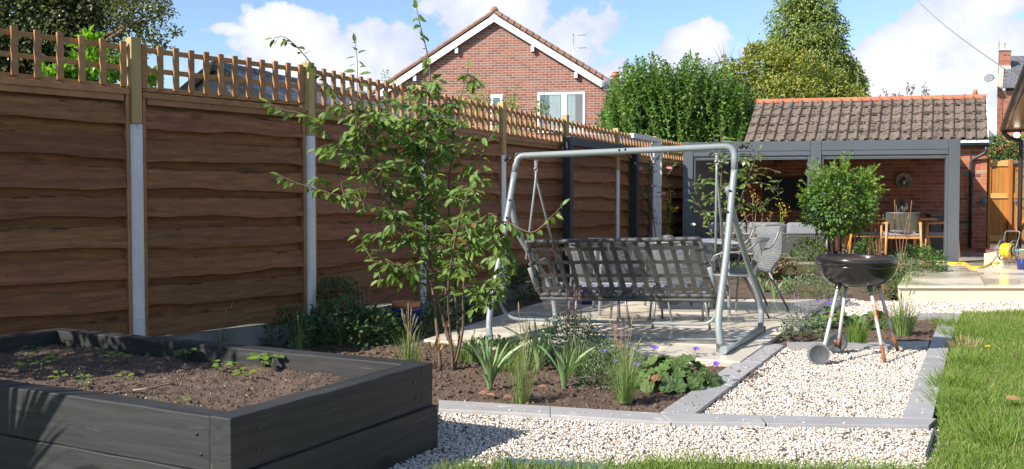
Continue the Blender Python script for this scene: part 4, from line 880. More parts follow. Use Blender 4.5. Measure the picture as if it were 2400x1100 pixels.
# geranium with scalloped leaves
def ger(label, px, py, nl, rad, h, ls, z=0, dark=False):
    c = G(px, py, z); t_ = thing('geranium_plant', label, 'geranium', c)
    b = MB(); n = 14; vs = [(0,0,0)]+[((1+.1*math.cos(k*6.28/n*7))*math.cos(k*6.28/n+.2)*(1 if k else .55), (1+.1*math.cos(k*6.28/n*7))*math.sin(k*6.28/n+.2)*(1 if k else .55), .16+.07*math.cos(k*6.28/n*7)) for k in range(n)]
    b.add(vs, [(0, k+1, (k+1) % n+1) for k in range(n)]); me = b.mesh('leaf', m_dark if dark else m_ger); inv = WM(t_).inverted()
    for k in range(nl):
        a = random.uniform(0, 6.28); rr = rad*math.sqrt(random.random()); zz = h*(1-.75*(rr/rad)**2)*random.uniform(.55, 1.05); p = c+Vector((math.cos(a)*rr, math.sin(a)*rr, zz)); s_ = ls*random.uniform(.6, 1.15)
        nrm_ = Vector((math.cos(a)*rr/rad*1.0+random.uniform(-.35,.35), math.sin(a)*rr/rad*1.0-.25+random.uniform(-.35,.35), 1)).normalized()
        M = Matrix.Translation(p) @ nrm_.to_track_quat('Z', 'Y').to_matrix().to_4x4() @ Matrix.Rotation(random.uniform(0,6.28), 4, 'Z') @ Matrix.Scale(s_, 4)
        place('leaf', me, t_, matrix=inv @ M)
    b = MB()
    for k in range(18): a = random.uniform(0, 6.28); b.tube([c, c+Vector((math.cos(a)*rad*.4, math.sin(a)*rad*.4, h*.5)), c+Vector((math.cos(a)*rad*.8, math.sin(a)*rad*.8, h*.6))], .002, 4, False)
    tag(b.build('stalks', m_grass, t_), kind='stuff'); return t_
g = ger('broad leaved geranium with round scalloped leaves and purple flowers near the patio edge', 1575, 902, 120, .29, .17, .048)
flowers(g, G(1575,900), [(.15,.0,.22),(.26,-.08,.14),(-.1,.05,.22),(-.22,.0,.12)], m_purple, .026)
me = scatter_mesh('red_leaf', m_leafred, LEAF, [G(1524,888,.09)], [(.7,-.3,.2)], [(0,-1,.6)], .07, .09); place('red_leaf', me, g, world=True)
for k, (px, py) in enumerate([(1125,918),(1140,925),(1262,905),(1275,925),(1120,922),(1180,930)]):
    c = G(px, py, .025); tag(place('fallen_leaf', scatter_mesh('fallen_leaf', mat('orange_leaf', (.30,.14,.08), (.22,.10,.055), scale=20), LEAF, [c], [(1, random.uniform(-.4,.4), .05)], [(0,-.4,1)], .055, .07)), 'orange brown fallen leaf on the soil, '+['just under the leftmost iris','right of the leftmost iris, nearest the kerb','between the wispy grass and the compact iris','left of the compact middle iris base','at the left edge of the front row plants','between the leftmost iris and the wispy grass'][k], 'leaf', 'fallen leaves on the main bed')
# shade planting along the fence
P_ = [(690,800,.30,.26,'low leafy plant in the fence shade below the second concrete post from the left'), (800,805,.42,.36,'large dark leafy clump in the shade beside the second concrete post'),
      (870,800,.32,.28,'dark green clump left of the blue pot in the fence shade'), (1005,780,.25,.25,'dark foliage between the blue pot and the shrub stems'),
      (1225,702,.3,.45,'dark leafy shrub in the shade behind the left leg of the swing seat'), (1080,745,.35,.2,'low dark foliage by the fence behind the multi stem shrub')]
for px, py, r, h, lab in P_:
    mound('shade_plant', lab, 'plant', px, py, r, h, int(2300*r), m_dark, .055 if r > .28 else .04, tmpl=LEAF2, stems=16)
mound('fern_plant', 'feathery mound of fine leaves on top of the shade planting against the fence', 'plant', 790, 740, .22, .2, 900, m_dark, .03, c=At(790,705,8.0))
flowers(mound('aster_plant', 'purple flowered plant beside the blue pot against the fence', 'plant', 1010, 760, .18, .38, 300, m_dark, .03), G(1010,760), [(-.08,0,.42),(.02,0,.4),(.1,.0,.36),(-.14,0,.36)], m_purple, .028)
ap = G(690,800); an = thing('anemone_plant', 'white anemone flower on a thin stem against the fence', 'flower', ap)
flowers(an, ap, [(-.13,0,.30),(.02,0,.19)], m_white, .035, pet=6)
g = thing('sage_plant', 'thin salmon flower spikes against the dark fence left of the blue pot', 'plant', G(850,800)); spikes(g, G(855,800), 6, .5, .1, m_salmon, .006); c = G(850,800)
c = G(510,800)
grass_clump('wispy grass in front of the concrete gravel board by the near fence panel', 520, 835, 60, .3, .003, m_dark, .8, .3, seeds=3)
grass_clump('thin grass stems at the foot of the second concrete post', 700, 830, 40, .42, .003, m_grassy, .5, .2)
# pot
pc = G(952,785); pot = thing('blue_pot', 'glazed blue plant pot with a terracotta pot set inside it', 'pot', pc)
MB().lathe([(0,0),(.085,0),(.10,.02),(.125,.16),(.13,.215),(.137,.22),(.137,.24),(.128,.24),(.12,.22),(.0,.2)], 32).build('outer_pot', m_bluepot, pot, world=False)
MB().lathe([(.09,.21),(.112,.24),(.122,.243),(.124,.29),(.113,.292),(.108,.25),(0,.245)], 32).build('inner_pot', m_terra, pot, world=False)
pc = G(1372,712,.03); pot = thing('blue_pot', 'low blue glazed bowl on the patio behind the swing seat', 'pot', pc)
MB().lathe([(0,0),(.10,0),(.13,.03),(.16,.10),(.165,.12),(.15,.12),(.13,.09),(0,.08)], 28).build('outer_pot', m_bluepot, pot, world=False); 
mound('purple_plant', 'low purple flowering plant in the blue bowl', 'plant', 1372, 712, .12, .08, 160, m_purple, .02, c=pc+Vector((0,0,.1)))
# --- bed between gravel bay and far path
g = mound('catmint_plant', 'grey leaved catmint with purple flower spikes left of the grill wheels', 'plant', 1885, 790, .24, .24, 1200, m_ntea, .022, stems=20); spikes(g, G(1870,790), 12, .36, .26, mat('mauve_spike', (.28,.20,.36), (.20,.14,.26), scale=30), .006)
g = ger('purple flowered geranium behind the rear grill wheel', 1945, 765, 40, .2, .17, .05); flowers(g, G(1945,765), [(-.12,-.02,.24),(-.02,-.05,.22),(.1,0,.26)], m_purple, .024)
ger('low broad leaved plant behind the right grill legs', 2040, 765, 30, .2, .14, .055)
grass_clump('short bright green grass tuft between the grill legs', 2008, 808, 260, .24, .004, m_grass, .9, .3)
grass_clump('grey green feathery grass at the right end of the bed behind the grill', 2115, 785, 300, .36, .0045, m_grassy, .8, .35, seeds=6)
b = MB(); rs_ = thing('red_stem_plant', 'thin bare red stems rising behind the right legs of the grill', 'plant', G(2065,770))
for k in range(5): c = G(2055+k*6, 775-k*2); b.tube([c, c+Vector((random.uniform(-.04,.04),0,.25)), c+Vector((random.uniform(-.06,.06),0,.46))], .0025, 5)
b.build('stems', m_rust, rs_)
# --- far bed
def gz(px, py, z): return G(px, py, z)
for k, (px, py, n_, h_) in enumerate([(1790,690,12,.28),(1815,705,13,.30),(1848,690,12,.30)]):
    iris(['left', 'middle', 'right'][k]+'most of the three pale iris plants along the far patio edge' if k != 1 else 'middle one of the three pale iris plants by the far patio edge', px, py, n_, h_, w=.026)
mound('catmint_plant', 'low spreading silver green catmint at the far corner of the patio', 'plant', 1905, 695, .42, .28, 1500, m_ntea, .03, stems=20)
grass_clump('orange tinted tussock of grass behind the three iris plants', 1815, 655, 420, .45, .008, m_grassy, .9, .5, z=.05)
mound('sedum_plant', 'reddish leafy plant in front of the rope sofa', 'plant', 1835, 655, .3, .3, 700, mat('reddish_leaf', (.20,.16,.05), (.26,.12,.05), scale=4, rough=.6, island=.3, transl=.25), .035, z=.06, stems=15)
mound('herb_plant', 'soft grey green herb clump left of the grill bowl', 'plant', 1898, 640, .4, .42, 1500, m_ntea, .032, z=.08, stems=25)
mound('leafy_plant', 'bright green leafy plant in front of the right end of the rope sofa', 'plant', 1900, 640, .25, .30, 500, m_lime, .05, c=At(1895,605,13.2))
mound('leafy_plant', 'dark leafy plant under the left side of the far bed by the metal chairs', 'plant', 1745, 660, .35, .3, 900, m_dark, .04, z=.04)
mound('box_ball', 'small clipped round box ball right of the shrub stems', 'box ball', 2030, 620, .26, .36, 1500, m_gleaf, .03, c=At(2030,612,14.6))
mound('leafy_shrub', 'rounded bright green shrub at the corner of the raised patio', 'shrub', 2150, 640, .42, .40, 2000, m_gleaf, .045, c=At(2145,636,13.3), stems=20)
mound('herb_plant', 'grey green lavender mound right of the grill bowl', 'plant', 2105, 655, .36, .42, 1500, m_ntea, .03, c=At(2100,665,12.4), stems=20)
mound('leafy_plant', 'low green plant spilling over the raised patio edge beside the grill bowl', 'plant', 2085, 690, .3, .26, 600, m_ger, .05, c=At(2088,692,11.6), stems=10)
grass_clump('thin grass at the corner of the raised patio', 2130, 700, 90, .38, .004, m_grassy, .8, .3, seeds=2)
g = thing('white_flower', 'single white rose bloom low beside the pergola post', 'flower', At(1625,560,14.5)); c = At(1624,527,14.5); flowers(g, c, [(0,0,0)], m_white, .045, pet=9, stem=False); MB().tube([At(1626,560,14.5), c], .004, 5).build('flower_stem', m_grass, g)
# pine cone like small pale stones
# dried stalks and yellow daisies
def stalks(label, base, tops, m, flow, s_=.03, leaves=0, name='dried_plant', cat='plant'):
    t_ = thing(name, label, cat, base); b = MB()
    for tp in tops:
        q = base.lerp(tp, .5)+Vector((random.uniform(-.05,.05), 0, .02)); b.tube(smooth_path([base, q, tp], 4), .0045, 5)
        if flow:
            n = 26; P = np.array(tuple(tp))+RNG.normal(0, s_*1.3, (n,3)); o = place('flower_cluster', scatter_mesh('flower_cluster', flow, LEAF2, P, rdir(n)+[0,0,.6], rdir(n), s_), t_, world=True); tag(o, kind='stuff')
    b.build('stems', m, t_)
    if leaves:
        P = []; 
        for k in range(leaves): tp = random.choice(tops); P.append(tuple(base.lerp(tp, random.uniform(.15,.95))))
        d = rdir(leaves); d[:, 2] = d[:, 2]*.5+.2; o = place('foliage', scatter_mesh('foliage', m_lime if m is m_grass else m_twig, LEAF2, P, d, rdir(leaves), .075, .04), t_, world=True); tag(o, kind='stuff')
    return t_
stalks('upright ragwort with yellow flower heads against the fence beside the pale post', At(1565,560,15.0), pa([(1562,470,15),(1572,452,15),(1578,490,15),(1555,480,15)]), m_grass, m_yellow, .03, 60, 'ragwort_plant')
stalks('tall straw coloured dried stalks with yellow heads in front of the sofa', At(1768,640,13.0), pa([(1745,500,13),(1775,470,13),(1790,480,13),(1765,455,13),(1800,520,13),(1735,540,13),(1808,500,13),(1785,530,13)]), m_twig, m_yellow, .022, 90)
stalks('green stemmed yellow ragwort in front of the black screen', At(1815,620,13.5), pa([(1828,478,13.5),(1842,490,13.5),(1836,500,13.5)]), m_grass, m_yellow, .026, 40, 'ragwort_plant')
stalks('thin bare reddish twigs standing right of the round shrub', At(2060,640,13.0), pa([(2045,465,13),(2060,450,13),(2052,430,13),(2070,500,13),(2040,520,13)]), mat('red_twig', (.26,.13,.08), (.2,.1,.06)), None, leaves=16)
stalks('pair of thin dry stems in front of the dining chair', At(2110,640,13.0), pa([(2097,468,13),(2100,480,13),(2130,500,13),(2137,470,13)]), mat('red_twig', (.26,.13,.08), (.2,.1,.06)), None, leaves=6)
stalks('reddish dry grass stems left of the sofa foot', At(1800,650,12.5), pa([(1830,590,12.5),(1850,600,12.5),(1815,580,12.5),(1782,560,12.5),(1870,605,12.5),(1775,540,12.5)]), mat('red_twig', (.26,.13,.08), (.2,.1,.06)), None, leaves=20)
# seedlings in the raised bed
SD = [(75,835,.06),(125,850,.05),(60,868,.05),(98,860,.045),(235,828,.035),(280,848,.055),(300,845,.04),(260,855,.03),(138,890,.045),(200,908,.04),(290,900,.045),(195,890,.03),(435,842,.07),(450,838,.055),(522,868,.05),(545,860,.03),(575,892,.055),(620,862,.09),(640,860,.08),(433,945,.03),(370,943,.02),(158,830,.03),(895,872,.025),(496,850,.02)]
ORD = 'first second third fourth fifth sixth seventh eighth ninth tenth eleventh twelfth thirteenth fourteenth fifteenth sixteenth seventeenth eighteenth nineteenth twentieth twenty-first twenty-second twenty-third twenty-fourth'.split()
for k, (px, py, s_) in enumerate(SD):
    c = G(px, py, .325); t_ = thing('seedling', 'small green seedling, %s from the left on the raised bed soil' % ORD[sorted(SD).index(SD[k])], 'seedling', c, 0, 'seedlings in the raised bed')
    if s_ > .075: t_['label'] = 'largest pale green seedling at the right end of the raised bed soil' if px == 620 else 'broad leaf seedling touching the back sleeper beside the largest seedling'
    n = 5 if s_ < .05 else 8
    for j in range(n):
        a = 6.28*j/n+random.uniform(-.4,.4); e = c+Vector((math.cos(a)*s_*.35, math.sin(a)*s_*.35, s_*random.uniform(.35,.9)))
        d = (math.cos(a), math.sin(a), random.uniform(-.15,.35)); me = scatter_mesh('leaf', m_lime if k % 3 else m_ger, LEAF, [tuple(e)], [d], [(0,-.3,1)], s_*.75, s_*1.15); place('leaf', me, t_, world=True)
    MB().tube([c-Vector((0,0,.01)), c+Vector((0,0,s_*.5))], .0018, 5).build('stem', m_grass, t_)
tag(MB().tube(smooth_path([G(312,915,.335), G(350,910,.345), G(408,898,.335)], 4), .004, 6).build('twig', m_twig), 'dry brown twig lying on the raised bed soil', 'twig')
# ================================================================ SMALL TREE BEHIND THE SWING
q0 = At(1690,660,12.4)
TP = [(pa([(1690,650,12.4),(1690,560,12.4),(1688,470,12.4),(1692,380,12.4),(1690,320,12.4),(1692,285,12.4)]), .014, .003),
      (pa([(1692,640,12.4),(1710,560,12.4),(1735,470,12.4),(1760,400,12.4),(1780,350,12.4)]), .010, .003),
      (pa([(1692,640,12.4),(1670,560,12.3),(1650,500,12.2),(1628,470,12.2)]), .008, .003),
      (pa([(1700,600,12.4),(1740,520,12.4),(1790,480,12.4),(1825,455,12.4)]), .008, .003)]
def bl2(px, py, Y, rx, ry, n, d=.35): s_ = Y/F; return (At(px, py, Y), (rx*s_, d, ry*s_), n)
shrub('slender_tree', 'slender leafy young tree seen through the right leg of the swing seat', TP, .3, .05, .10, 120, m_leaf, m_leafi, m_bark, q0, droop=.15, seed=9, tw=.004,
      blobs=[bl2(1690,340,12.4,30,45,6), bl2(1745,380,12.4,45,45,14), bl2(1680,430,12.4,55,50,16), bl2(1750,450,12.4,60,60,22), bl2(1670,500,12.3,50,35,10), bl2(1720,540,12.4,60,50,18), bl2(1640,440,12.3,30,40,5), bl2(1800,430,12.4,25,50,6)])
# ================================================================ CLIMBING ROSE
rb_ = At(1540,590,15.1)
RP = [(pa([(1540,580,15.1),(1530,500,15.1),(1520,440,15.1),(1535,380,15.0),(1570,350,15.0),(1595,360,15.0)]), .009, .003),
      (pa([(1540,580,15.1),(1515,540,15.1),(1505,470,15.1),(1502,400,15.0)]), .008, .003), (pa([(1540,580,15.1),(1560,520,15.1),(1550,440,15.0),(1580,390,15.0)]), .007, .003)]
t_ = shrub('climbing_rose', 'sparse climbing rose with pale pink blooms on the pale post by the fence', RP, .2, .05, .06, 40, m_leaf, m_leafi, m_bark, rb_, droop=0, seed=12, tw=.003,
      blobs=[bl2(1530,400,15.1,30,50,10,.2), bl2(1570,370,15.1,30,35,12,.2), bl2(1525,500,15.1,30,60,12,.2), bl2(1510,450,15.1,20,60,8,.2)])
for px, py in ((1502,396),(1532,437),(1568,395),(1555,455)): flowers(t_, At(px, py, 14.9), [(0,0,0)], m_pink, .05, 'bloom', 8, False)
# ================================================================ ROUND SHRUB
c = At(1966,474,13.2); rs2 = thing('round_shrub', 'rounded glossy evergreen shrub on bare stems in front of the pergola', 'shrub', At(1962,640,13.2))
n = 5600; v = rdir(n); lump = .52+.90*fbm(v[:, 0]*2+3, v[:, 2]*2+v[:, 1], 1.7, 3, 3); rad = RNG.uniform(.35, 1., n)**.45*lump
P = np.array(tuple(c))+v*np.array([.52,.50,.47])*rad[:, None]; d = v+rdir(n)*.8; nd = v+np.array([0,0,.6])+rdir(n)*.6
top = (rad > .78) & (RNG.random(n) < .3+.5*(v[:, 2] > .2))
for sel, mm, nm, s_ in ((~top, m_gleaf, 'foliage', .068), (top, m_lime, 'young_foliage', .064)):
    tag(place(nm, scatter_mesh(nm, mm, LEAF2, P[sel], d[sel], nd[sel], RNG.uniform(.6,1.1,sel.sum())*s_), rs2, world=True), kind='stuff')
sh = MB(); shP = []
for k in range(60):
    a = RNG.uniform(0, 6.28); el_ = RNG.uniform(-.1, 1.4); v_ = Vector((math.cos(a)*math.cos(el_), math.sin(a)*math.cos(el_), math.sin(el_))); p0 = c+Vector((v_.x*.42, v_.y*.42, v_.z*.40)); e = p0+(v_+Vector((0,0,.5)))*random.uniform(.08,.24)
    sh.tube([p0, e], .003, 4); 
    for j in range(9): shP.append((tuple(p0.lerp(e, .3+.7*j/9)), tuple(v_)))
tag(sh.build('shoots', m_lime, rs2), kind='stuff'); n = len(shP)
tag(place('shoot_leaves', scatter_mesh('shoot_leaves', m_lime, LEAF2, [p for p, _ in shP], np.array([q for _, q in shP])+rdir(n)*.9+[0,0,.4], rdir(n), .062), rs2, world=True), kind='stuff')
for k in range(8):
    px = 1935+k*9+random.uniform(-3,3); b0 = At(px+random.uniform(-4,4), 640, 13.2+random.uniform(-.1,.1)); MB().tube(smooth_path([b0, At(px+random.uniform(-4,4), 580, 13.2), At(px+(px-1965)*.5, 500, 13.2)], 3), .011, 6).build('stem', m_twig, rs2)
# ================================================================ BRICKWORK
def brickwork(parent, O, u, W_, z0, z1, bl_, bh, m, mi, nparts, span=None, score=None, joint=.010, proud=.006):
    """running bond; span(z) -> list of (x0, x1) runs that carry brick at that course"""
    u = Vector(u).normalized(); a = math.atan2(u.y, u.x); b = MB()
    me = MB().box(joint/2, bl_-joint/2, -proud, .0, joint/2, bh-joint/2).mesh('brick', m); lst = []
    for j in range(int((z1-z0)/bh+1e-6)):
        off = (j % 2)*bl_/2; z = z0+j*bh
        for (s0, s1) in (span(z+bh/2) if span else [(0, W_)]):
            for i in range(-1, int(W_/bl_)+2):
                x0, x1 = max(i*bl_+off, s0), min((i+1)*bl_+off, s1)
                if x1-x0 > .045: lst.append((x0, z, x1-x0))
    if score: lst.sort(key=score)
    inv = WM(parent).inverted(); full = [q for q in lst if abs(q[2]-bl_) < 1e-6]; sel = set(full[:nparts]); R_ = Matrix.Rotation(a, 4, 'Z')
    for q in full[:nparts]: place('brick', me, parent, matrix=inv @ Matrix.Translation(Vector(O)+u*q[0]+Vector((0,0,q[1]))) @ R_)
    for q in lst:
        if q not in sel: b.box(joint/2, q[2]-joint/2, -proud, .0, joint/2, bh-joint/2, Matrix.Translation(Vector(O)+u*q[0]+Vector((0,0,q[1]))) @ R_)
    if b.v: tag(b.build('brickwork', mi, parent), kind='stuff')
# ================================================================ GARAGE WITH TILED ROOF
gu = Vector((.978,-.208,0)); gv = Vector((.42,.907,0)).normalized(); GL = Vector((4.95,19.99,0)); GW = 4.755
gar = thing('brick_garage', 'low red brick garage with mossy brown pantiles and terracotta ridge behind the pergola', 'garage', GL)
GR = GL+gu*GW; gb = MB(); EZ = 2.34
fl = [GL, GR, GR+gv*2.56, GL+gv*2.56]; gb.prism([tuple(p[:2]) for p in fl], 0, EZ)
for E in (GL, GR):
    p = [E+Vector((0,0,EZ)), E+gv*2.56+Vector((0,0,EZ)), E+gv*1.28+Vector((0,0,3.33))]; q = [x-gu*.1*(1 if E is GR else -1) for x in p]; gb.add(p+q, [(0,1,2),(5,4,3),(0,2,5,3),(1,4,5,2),(0,3,4,1)])
gwall = gb.build('wall', m_mortar, gar)
inside_cut = lambda x, z: True
brickwork(gwall, GL-Vector((gu.y*-.0,0,0)), gu, GW, .16, EZ-.03, .2265, .0785, m_gbrick, m_gbricki, 300, score=lambda q: abs(q[0]-3.4)+abs(q[1]-1.4)*.9, proud=.007, joint=.013)
sdir = gv*1.38+Vector((0,0,.985)); sl_ = sdir.length; sdir.normalize(); gn = gu.cross(sdir).normalized(); R0 = GL-gv*.10+Vector((0,0,2.415))
rf = MB(); c0, c1 = R0-gn*.03, R0+gu*GW-gn*.03
rf.add([c0, c1, c1+sdir*sl_, c0+sdir*sl_]+[p-gn*.05 for p in (c0, c1, c1+sdir*sl_, c0+sdir*sl_)], [(0,1,2,3),(7,6,5,4),(0,4,5,1),(1,5,6,2),(2,6,7,3),(3,7,4,0)])
bk = c0+sdir*sl_; bk1 = c1+sdir*sl_; dn_ = gv*1.3-Vector((0,0,.95)); rf.add([bk, bk1, bk1+dn_, bk+dn_], [(0,1,2,3)])
roof = rf.build('roof', m_tile, gar)
NC, NR = 23, 5; tw_, tl = GW/NC, sl_/NR
prof_ = [(0,.004),(.10,0),(.42,.0),(.52,.008),(.58,.03),(.66,.048),(.76,.052),(.86,.044),(.94,.022),(1.0,.004)]
vs = []; 
for yy, dz in ((-.02, .030), (tl*1.02, .004)):
    for fx, fz in prof_: vs.append(gu*(fx*tw_)+sdir*yy+gn*(fz+dz))
k = len(prof_)
for fx, fz in prof_: vs.append(gu*(fx*tw_)+sdir*-.02+gn*(fz+.012))
tfs = [(i, i+1, k+i+1, k+i) for i in range(k-1)]+[(2*k+i, 2*k+i+1, i+1, i) for i in range(k-1)]
tme = MB().add(vs, tfs).mesh('tile', m_tile); inv = WM(roof).inverted()
for j in range(NR):
    for i in range(NC):
        p = R0+gu*(i*tw_)+sdir*(j*tl)+gn*random.uniform(-.004,.004); place('tile', tme, roof, matrix=inv @ Matrix.Translation(p) @ Matrix.Rotation(random.uniform(-.012,.012), 4, tuple(gn)))
n = 900; a_ = RNG.random(n)*GW; b_ = RNG.random(n)**.8*sl_*.97; keep = fbm(a_, b_, 1.7, 3, 4) > .47; a_, b_ = a_[keep], b_[keep]; b_ = np.round(b_/tl*1.0)*tl-.02+RNG.uniform(-.02,.09,len(b_))
P = np.array(tuple(R0))+a_[:, None]*np.array(gu)+np.clip(b_, 0, sl_)[:, None]*np.array(sdir)+np.array(gn)*.035
s_ = RNG.uniform(.012, .04, len(P)); tag(place('moss', scatter_mesh('moss', m_moss, PEB, P, np.tile(gu, (len(P),1)), np.tile(gn, (len(P),1)), s_, s_*.8, s_*.5), roof, world=True), kind='stuff')
RT = R0+sdir*sl_
for i in range(11):
    L_ = GW/11; p = RT+gu*(i*L_); r_ = .095
    b = MB(); M = Matrix((gu, gu.cross(Vector((0,0,1)))*-1, Vector((0,0,1)))).transposed().to_4x4(); M.translation = p-Vector((0,0,.035))
    vs = []; nn = 8
    for x, rr in ((.0, r_*1.12), (.03, r_*1.12), (.031, r_), (L_-.004, r_)):
        for q in range(nn+1): t = math.pi*q/nn; vs.append(M @ Vector((x, math.cos(t)*rr, math.sin(t)*rr)))
    b.add(vs, [(s*(nn+1)+q, s*(nn+1)+q+1, (s+1)*(nn+1)+q+1, (s+1)*(nn+1)+q) for s in range(3) for q in range(nn)]); b.build('ridge_tile', m_ridge, roof)
fz = GL-gv*.09+Vector((0,0,2.34)); bx = MB(); bx.beam(fz+gu*.0, fz+gu*(GW+.02), .025, .15); bx.build('fascia', m_upvc, gar)
bx = MB(); bx.beam(GR-gv*.08+Vector((0,0,2.40)), GR+gv*1.28+Vector((0,0,3.36)), .03, .13); bx.build('bargeboard', m_upvc, gar)
gt = GL-gv*.155+Vector((0,0,2.30)); MB().tube([gt, gt+gu*(GW+.02)], .05, 10).build('gutter', m_pipe, gar)
dp = [gt+gu*(GW-.03)]; dx = Vector((0,0,1)); wx = GR-gu*.30-gv*.05
MB().tube(fillet([dp[0]-dx*.02, dp[0]-dx*.15, wx+dx*2.0, wx+dx*.22], .06, 5), .034, 10).build('downpipe', m_pipe, gar)
# things on the garage wall
tv = MB(); pv = lambda px, py, off: None
def onwall(px, z, off=.05):                        # point on the garage wall at a bearing
    k_ = (px-1200)/F; t_ = (GR.x-k_*GR.y)/(gu.x-k_*gu.y)*1.0; p = GR-gu*t_; return Vector((p.x, p.y, z))-Vector((-gu.y, gu.x, 0))*off
def zpx(py, Y): return CAMH+(475-py)/F*Y
w0, w1 = onwall(1788, 0), onwall(1932, 0); zt, zb = zpx(416, w0.y), zpx(493, w0.y)
tvt = thing('television', 'large black outdoor television screen mounted on the garage brick wall', 'television', (w0+w1)/2)
b = MB(); Mw = Matrix.Translation(Vector((w0.x, w0.y, 0))) @ Matrix.Rotation(math.atan2(gu.y, gu.x), 4, 'Z'); ww = (w1-w0).length
b.box(0, ww, -.05, .03, zb, zt, Mw); bevel(b.build('casing', m_blackp, tvt), .006)
MB().box(.02, ww-.02, -.054, -.052, zb+.03, zt-.02, Mw).build('screen', m_tv, tvt)
lc = onwall(2115, zpx(423, 19.2), .06); ln = thing('wall_lantern', 'round hammered metal candle sconce on the brick wall', 'wall light', lc)
Ml = Matrix.Translation(lc) @ Vector((gu.y, -gu.x, 0)).to_track_quat('Z', 'Y').to_matrix().to_4x4()
MB().lathe([(0,0),(.12,.004),(.165,.02),(.168,.026),(.16,.03),(.12,.014),(0,.01)], 36, Ml).build('dish', m_mirror, ln)
MB().lathe([(.035,-.07),(.04,-.06),(.04,.09),(.036,.09)], 16, Matrix.Translation(lc+Vector((-.02,-.06,-.02)))).build('glass_chimney', m_glass, ln); MB().lathe([(0,-.06),(.02,-.06),(.02,.02),(0,.02)], 12, Matrix.Translation(lc+Vector((-.02,-.06,-.02)))).build('candle', m_white, ln)
MB().tube([lc+Vector((-.02,0,-.09)), lc+Vector((-.02,-.07,-.09))], .02, 8).build('arm', m_mirror, ln)
for px, py, lab in ((2147,498,'small white wall socket low on the brick wall right of the table lantern'), (2098,488,'small grey wall socket on the brick wall left of the table lantern'), (2273,398,'small white clip on the brick wall between the pergola post and the downpipe')):
    c = onwall(px, zpx(py, 19.2), .02); b = MB(); b.box(-.035,.035,-.012,.012,-.045,.045, Matrix.Translation(c) @ Matrix.Rotation(math.atan2(gu.y, gu.x), 4, 'Z')); b2 = bevel(b.build('wall_socket', m_cush), .004); tag(b2, lab, 'socket')
c = onwall(2265, zpx(410, 19.1), .05); wc = thing('wind_chime', 'small teal heart shaped wind chime with hanging beads by the pergola post', 'wind chime', c)
MB().tube([c+Vector((-.03,0,.02)), c+Vector((0,0,.13)), c+Vector((.03,0,.02))], .003, 5).build('string', m_steel, wc)
b = MB(); hp = [(0,-.05),(.055,0),(.06,.03),(.035,.05),(0,.03),(-.035,.05),(-.06,.03),(-.055,0)]; b.add([(c.x+x, c.y-.006, c.z+z) for x, z in hp]+[(c.x+x, c.y+.006, c.z+z) for x, z in hp], [tuple(range(8)), tuple(range(15,7,-1))]+[(i,(i+1)%8,8+(i+1)%8,8+i) for i in range(8)]); b.build('heart', m_teal, wc)
for k, dz in enumerate((-.16,-.26,-.33)): MB().lathe([(0,.03),(.012,.0),(.008,-.03),(0,-.04)], 8, Matrix.Translation(c+Vector((0,0,dz)))).build('bead', m_steel, wc)
MB().tube([c+Vector((0,0,-.05)), c+Vector((0,0,-.35))], .0015, 4).build('string', m_steel, wc)
c = onwall(2303, zpx(472, 19), .06); wc = thing('wind_chime', 'teal bird wind chime hanging right of the black downpipe', 'wind chime', c)
b = MB(); b.lathe([(0,-.07),(.05,-.04),(.065,0),(.05,.04),(.02,.06),(0,.065)], 12, Matrix.Translation(c) @ Matrix.Rotation(.5, 4, 'Y') @ Matrix.Diagonal((1,.4,1.1,1))); b.build('bird', m_teal, wc)
MB().tube([c, c+Vector((0,0,.2))], .002, 4).build('string', m_steel, wc)
for k in range(4): MB().tube([c+Vector((-.04+.027*k,0,-.12)), c+Vector((-.04+.027*k,0,-.26-.02*(k%2)))], .005, 6).build('pipe', m_steel, wc)
c = onwall(2270, zpx(372, 19), .02); MB().tube(smooth_path([c, c+Vector((.02,-.02,.09)), c+Vector((.12,-.02,.13)), c+Vector((.2,-.02,.11))], 5), .006, 5).build('wall_cable', m_pipe); tag(bpy.data.objects['wall_cable'], 'thin black cable looping from the wall to the downpipe', 'cable')
# ================================================================ PERGOLA
P1, P2, P3 = Vector((7.18,15.3,0)), Vector((5.08,15.75,0)), Vector((3.03,16.19,0)); PZ = 2.175; FZ = .165
pg = thing('pergola', 'grey aluminium pergola with wide flat beams standing against the garage', 'pergola', P2); ga = math.atan2(gu.y, gu.x)
def rbx(o, c, x0, x1, y0, y1, z0, z1, nm, m, par=None, bv=.004):
    b = MB(); b.box(x0, x1, y0, y1, z0, z1, Matrix.Translation(Vector(c)) @ Matrix.Rotation(ga, 4, 'Z')); q = b.build(nm, m, par or o); return bevel(q, bv, 1) if bv else q
for p, (xa, xb) in ((P1, (-.085,.085)), (P2, (-.085,.085)), (P3, (-.085,.085))): rbx(pg, p, xa, xb, -.08, .08, FZ, PZ, 'post', m_alu)
for a, b_ in ((P3, P2), (P2, P1)):
    w_ = (b_-a).length; rbx(pg, a, .088, w_-.088, -.074, .05, PZ-.165, PZ-.003, 'beam', m_alu); rbx(pg, a, .088, w_-.088, -.068, .045, PZ-.245, PZ-.168, 'beam', m_alu)
    rbx(pg, a, .088, .125, -.05, .02, FZ, PZ-.248, 'side_channel', m_alu, bv=0); rbx(pg, a, w_-.125, w_-.088, -.05, .02, FZ, PZ-.248, 'side_channel', m_alu, bv=0)
    rbx(pg, a, .128, w_-.128, -.04, .01, PZ-.285, PZ-.250, 'blind_cassette', m_galv, bv=.003); rbx(pg, a, .128, w_-.128, -.035, .005, PZ-.31, PZ-.288, 'blind_cassette', m_alu, bv=.003)
gd = (GR-gu*2-P1); DP = 4.36
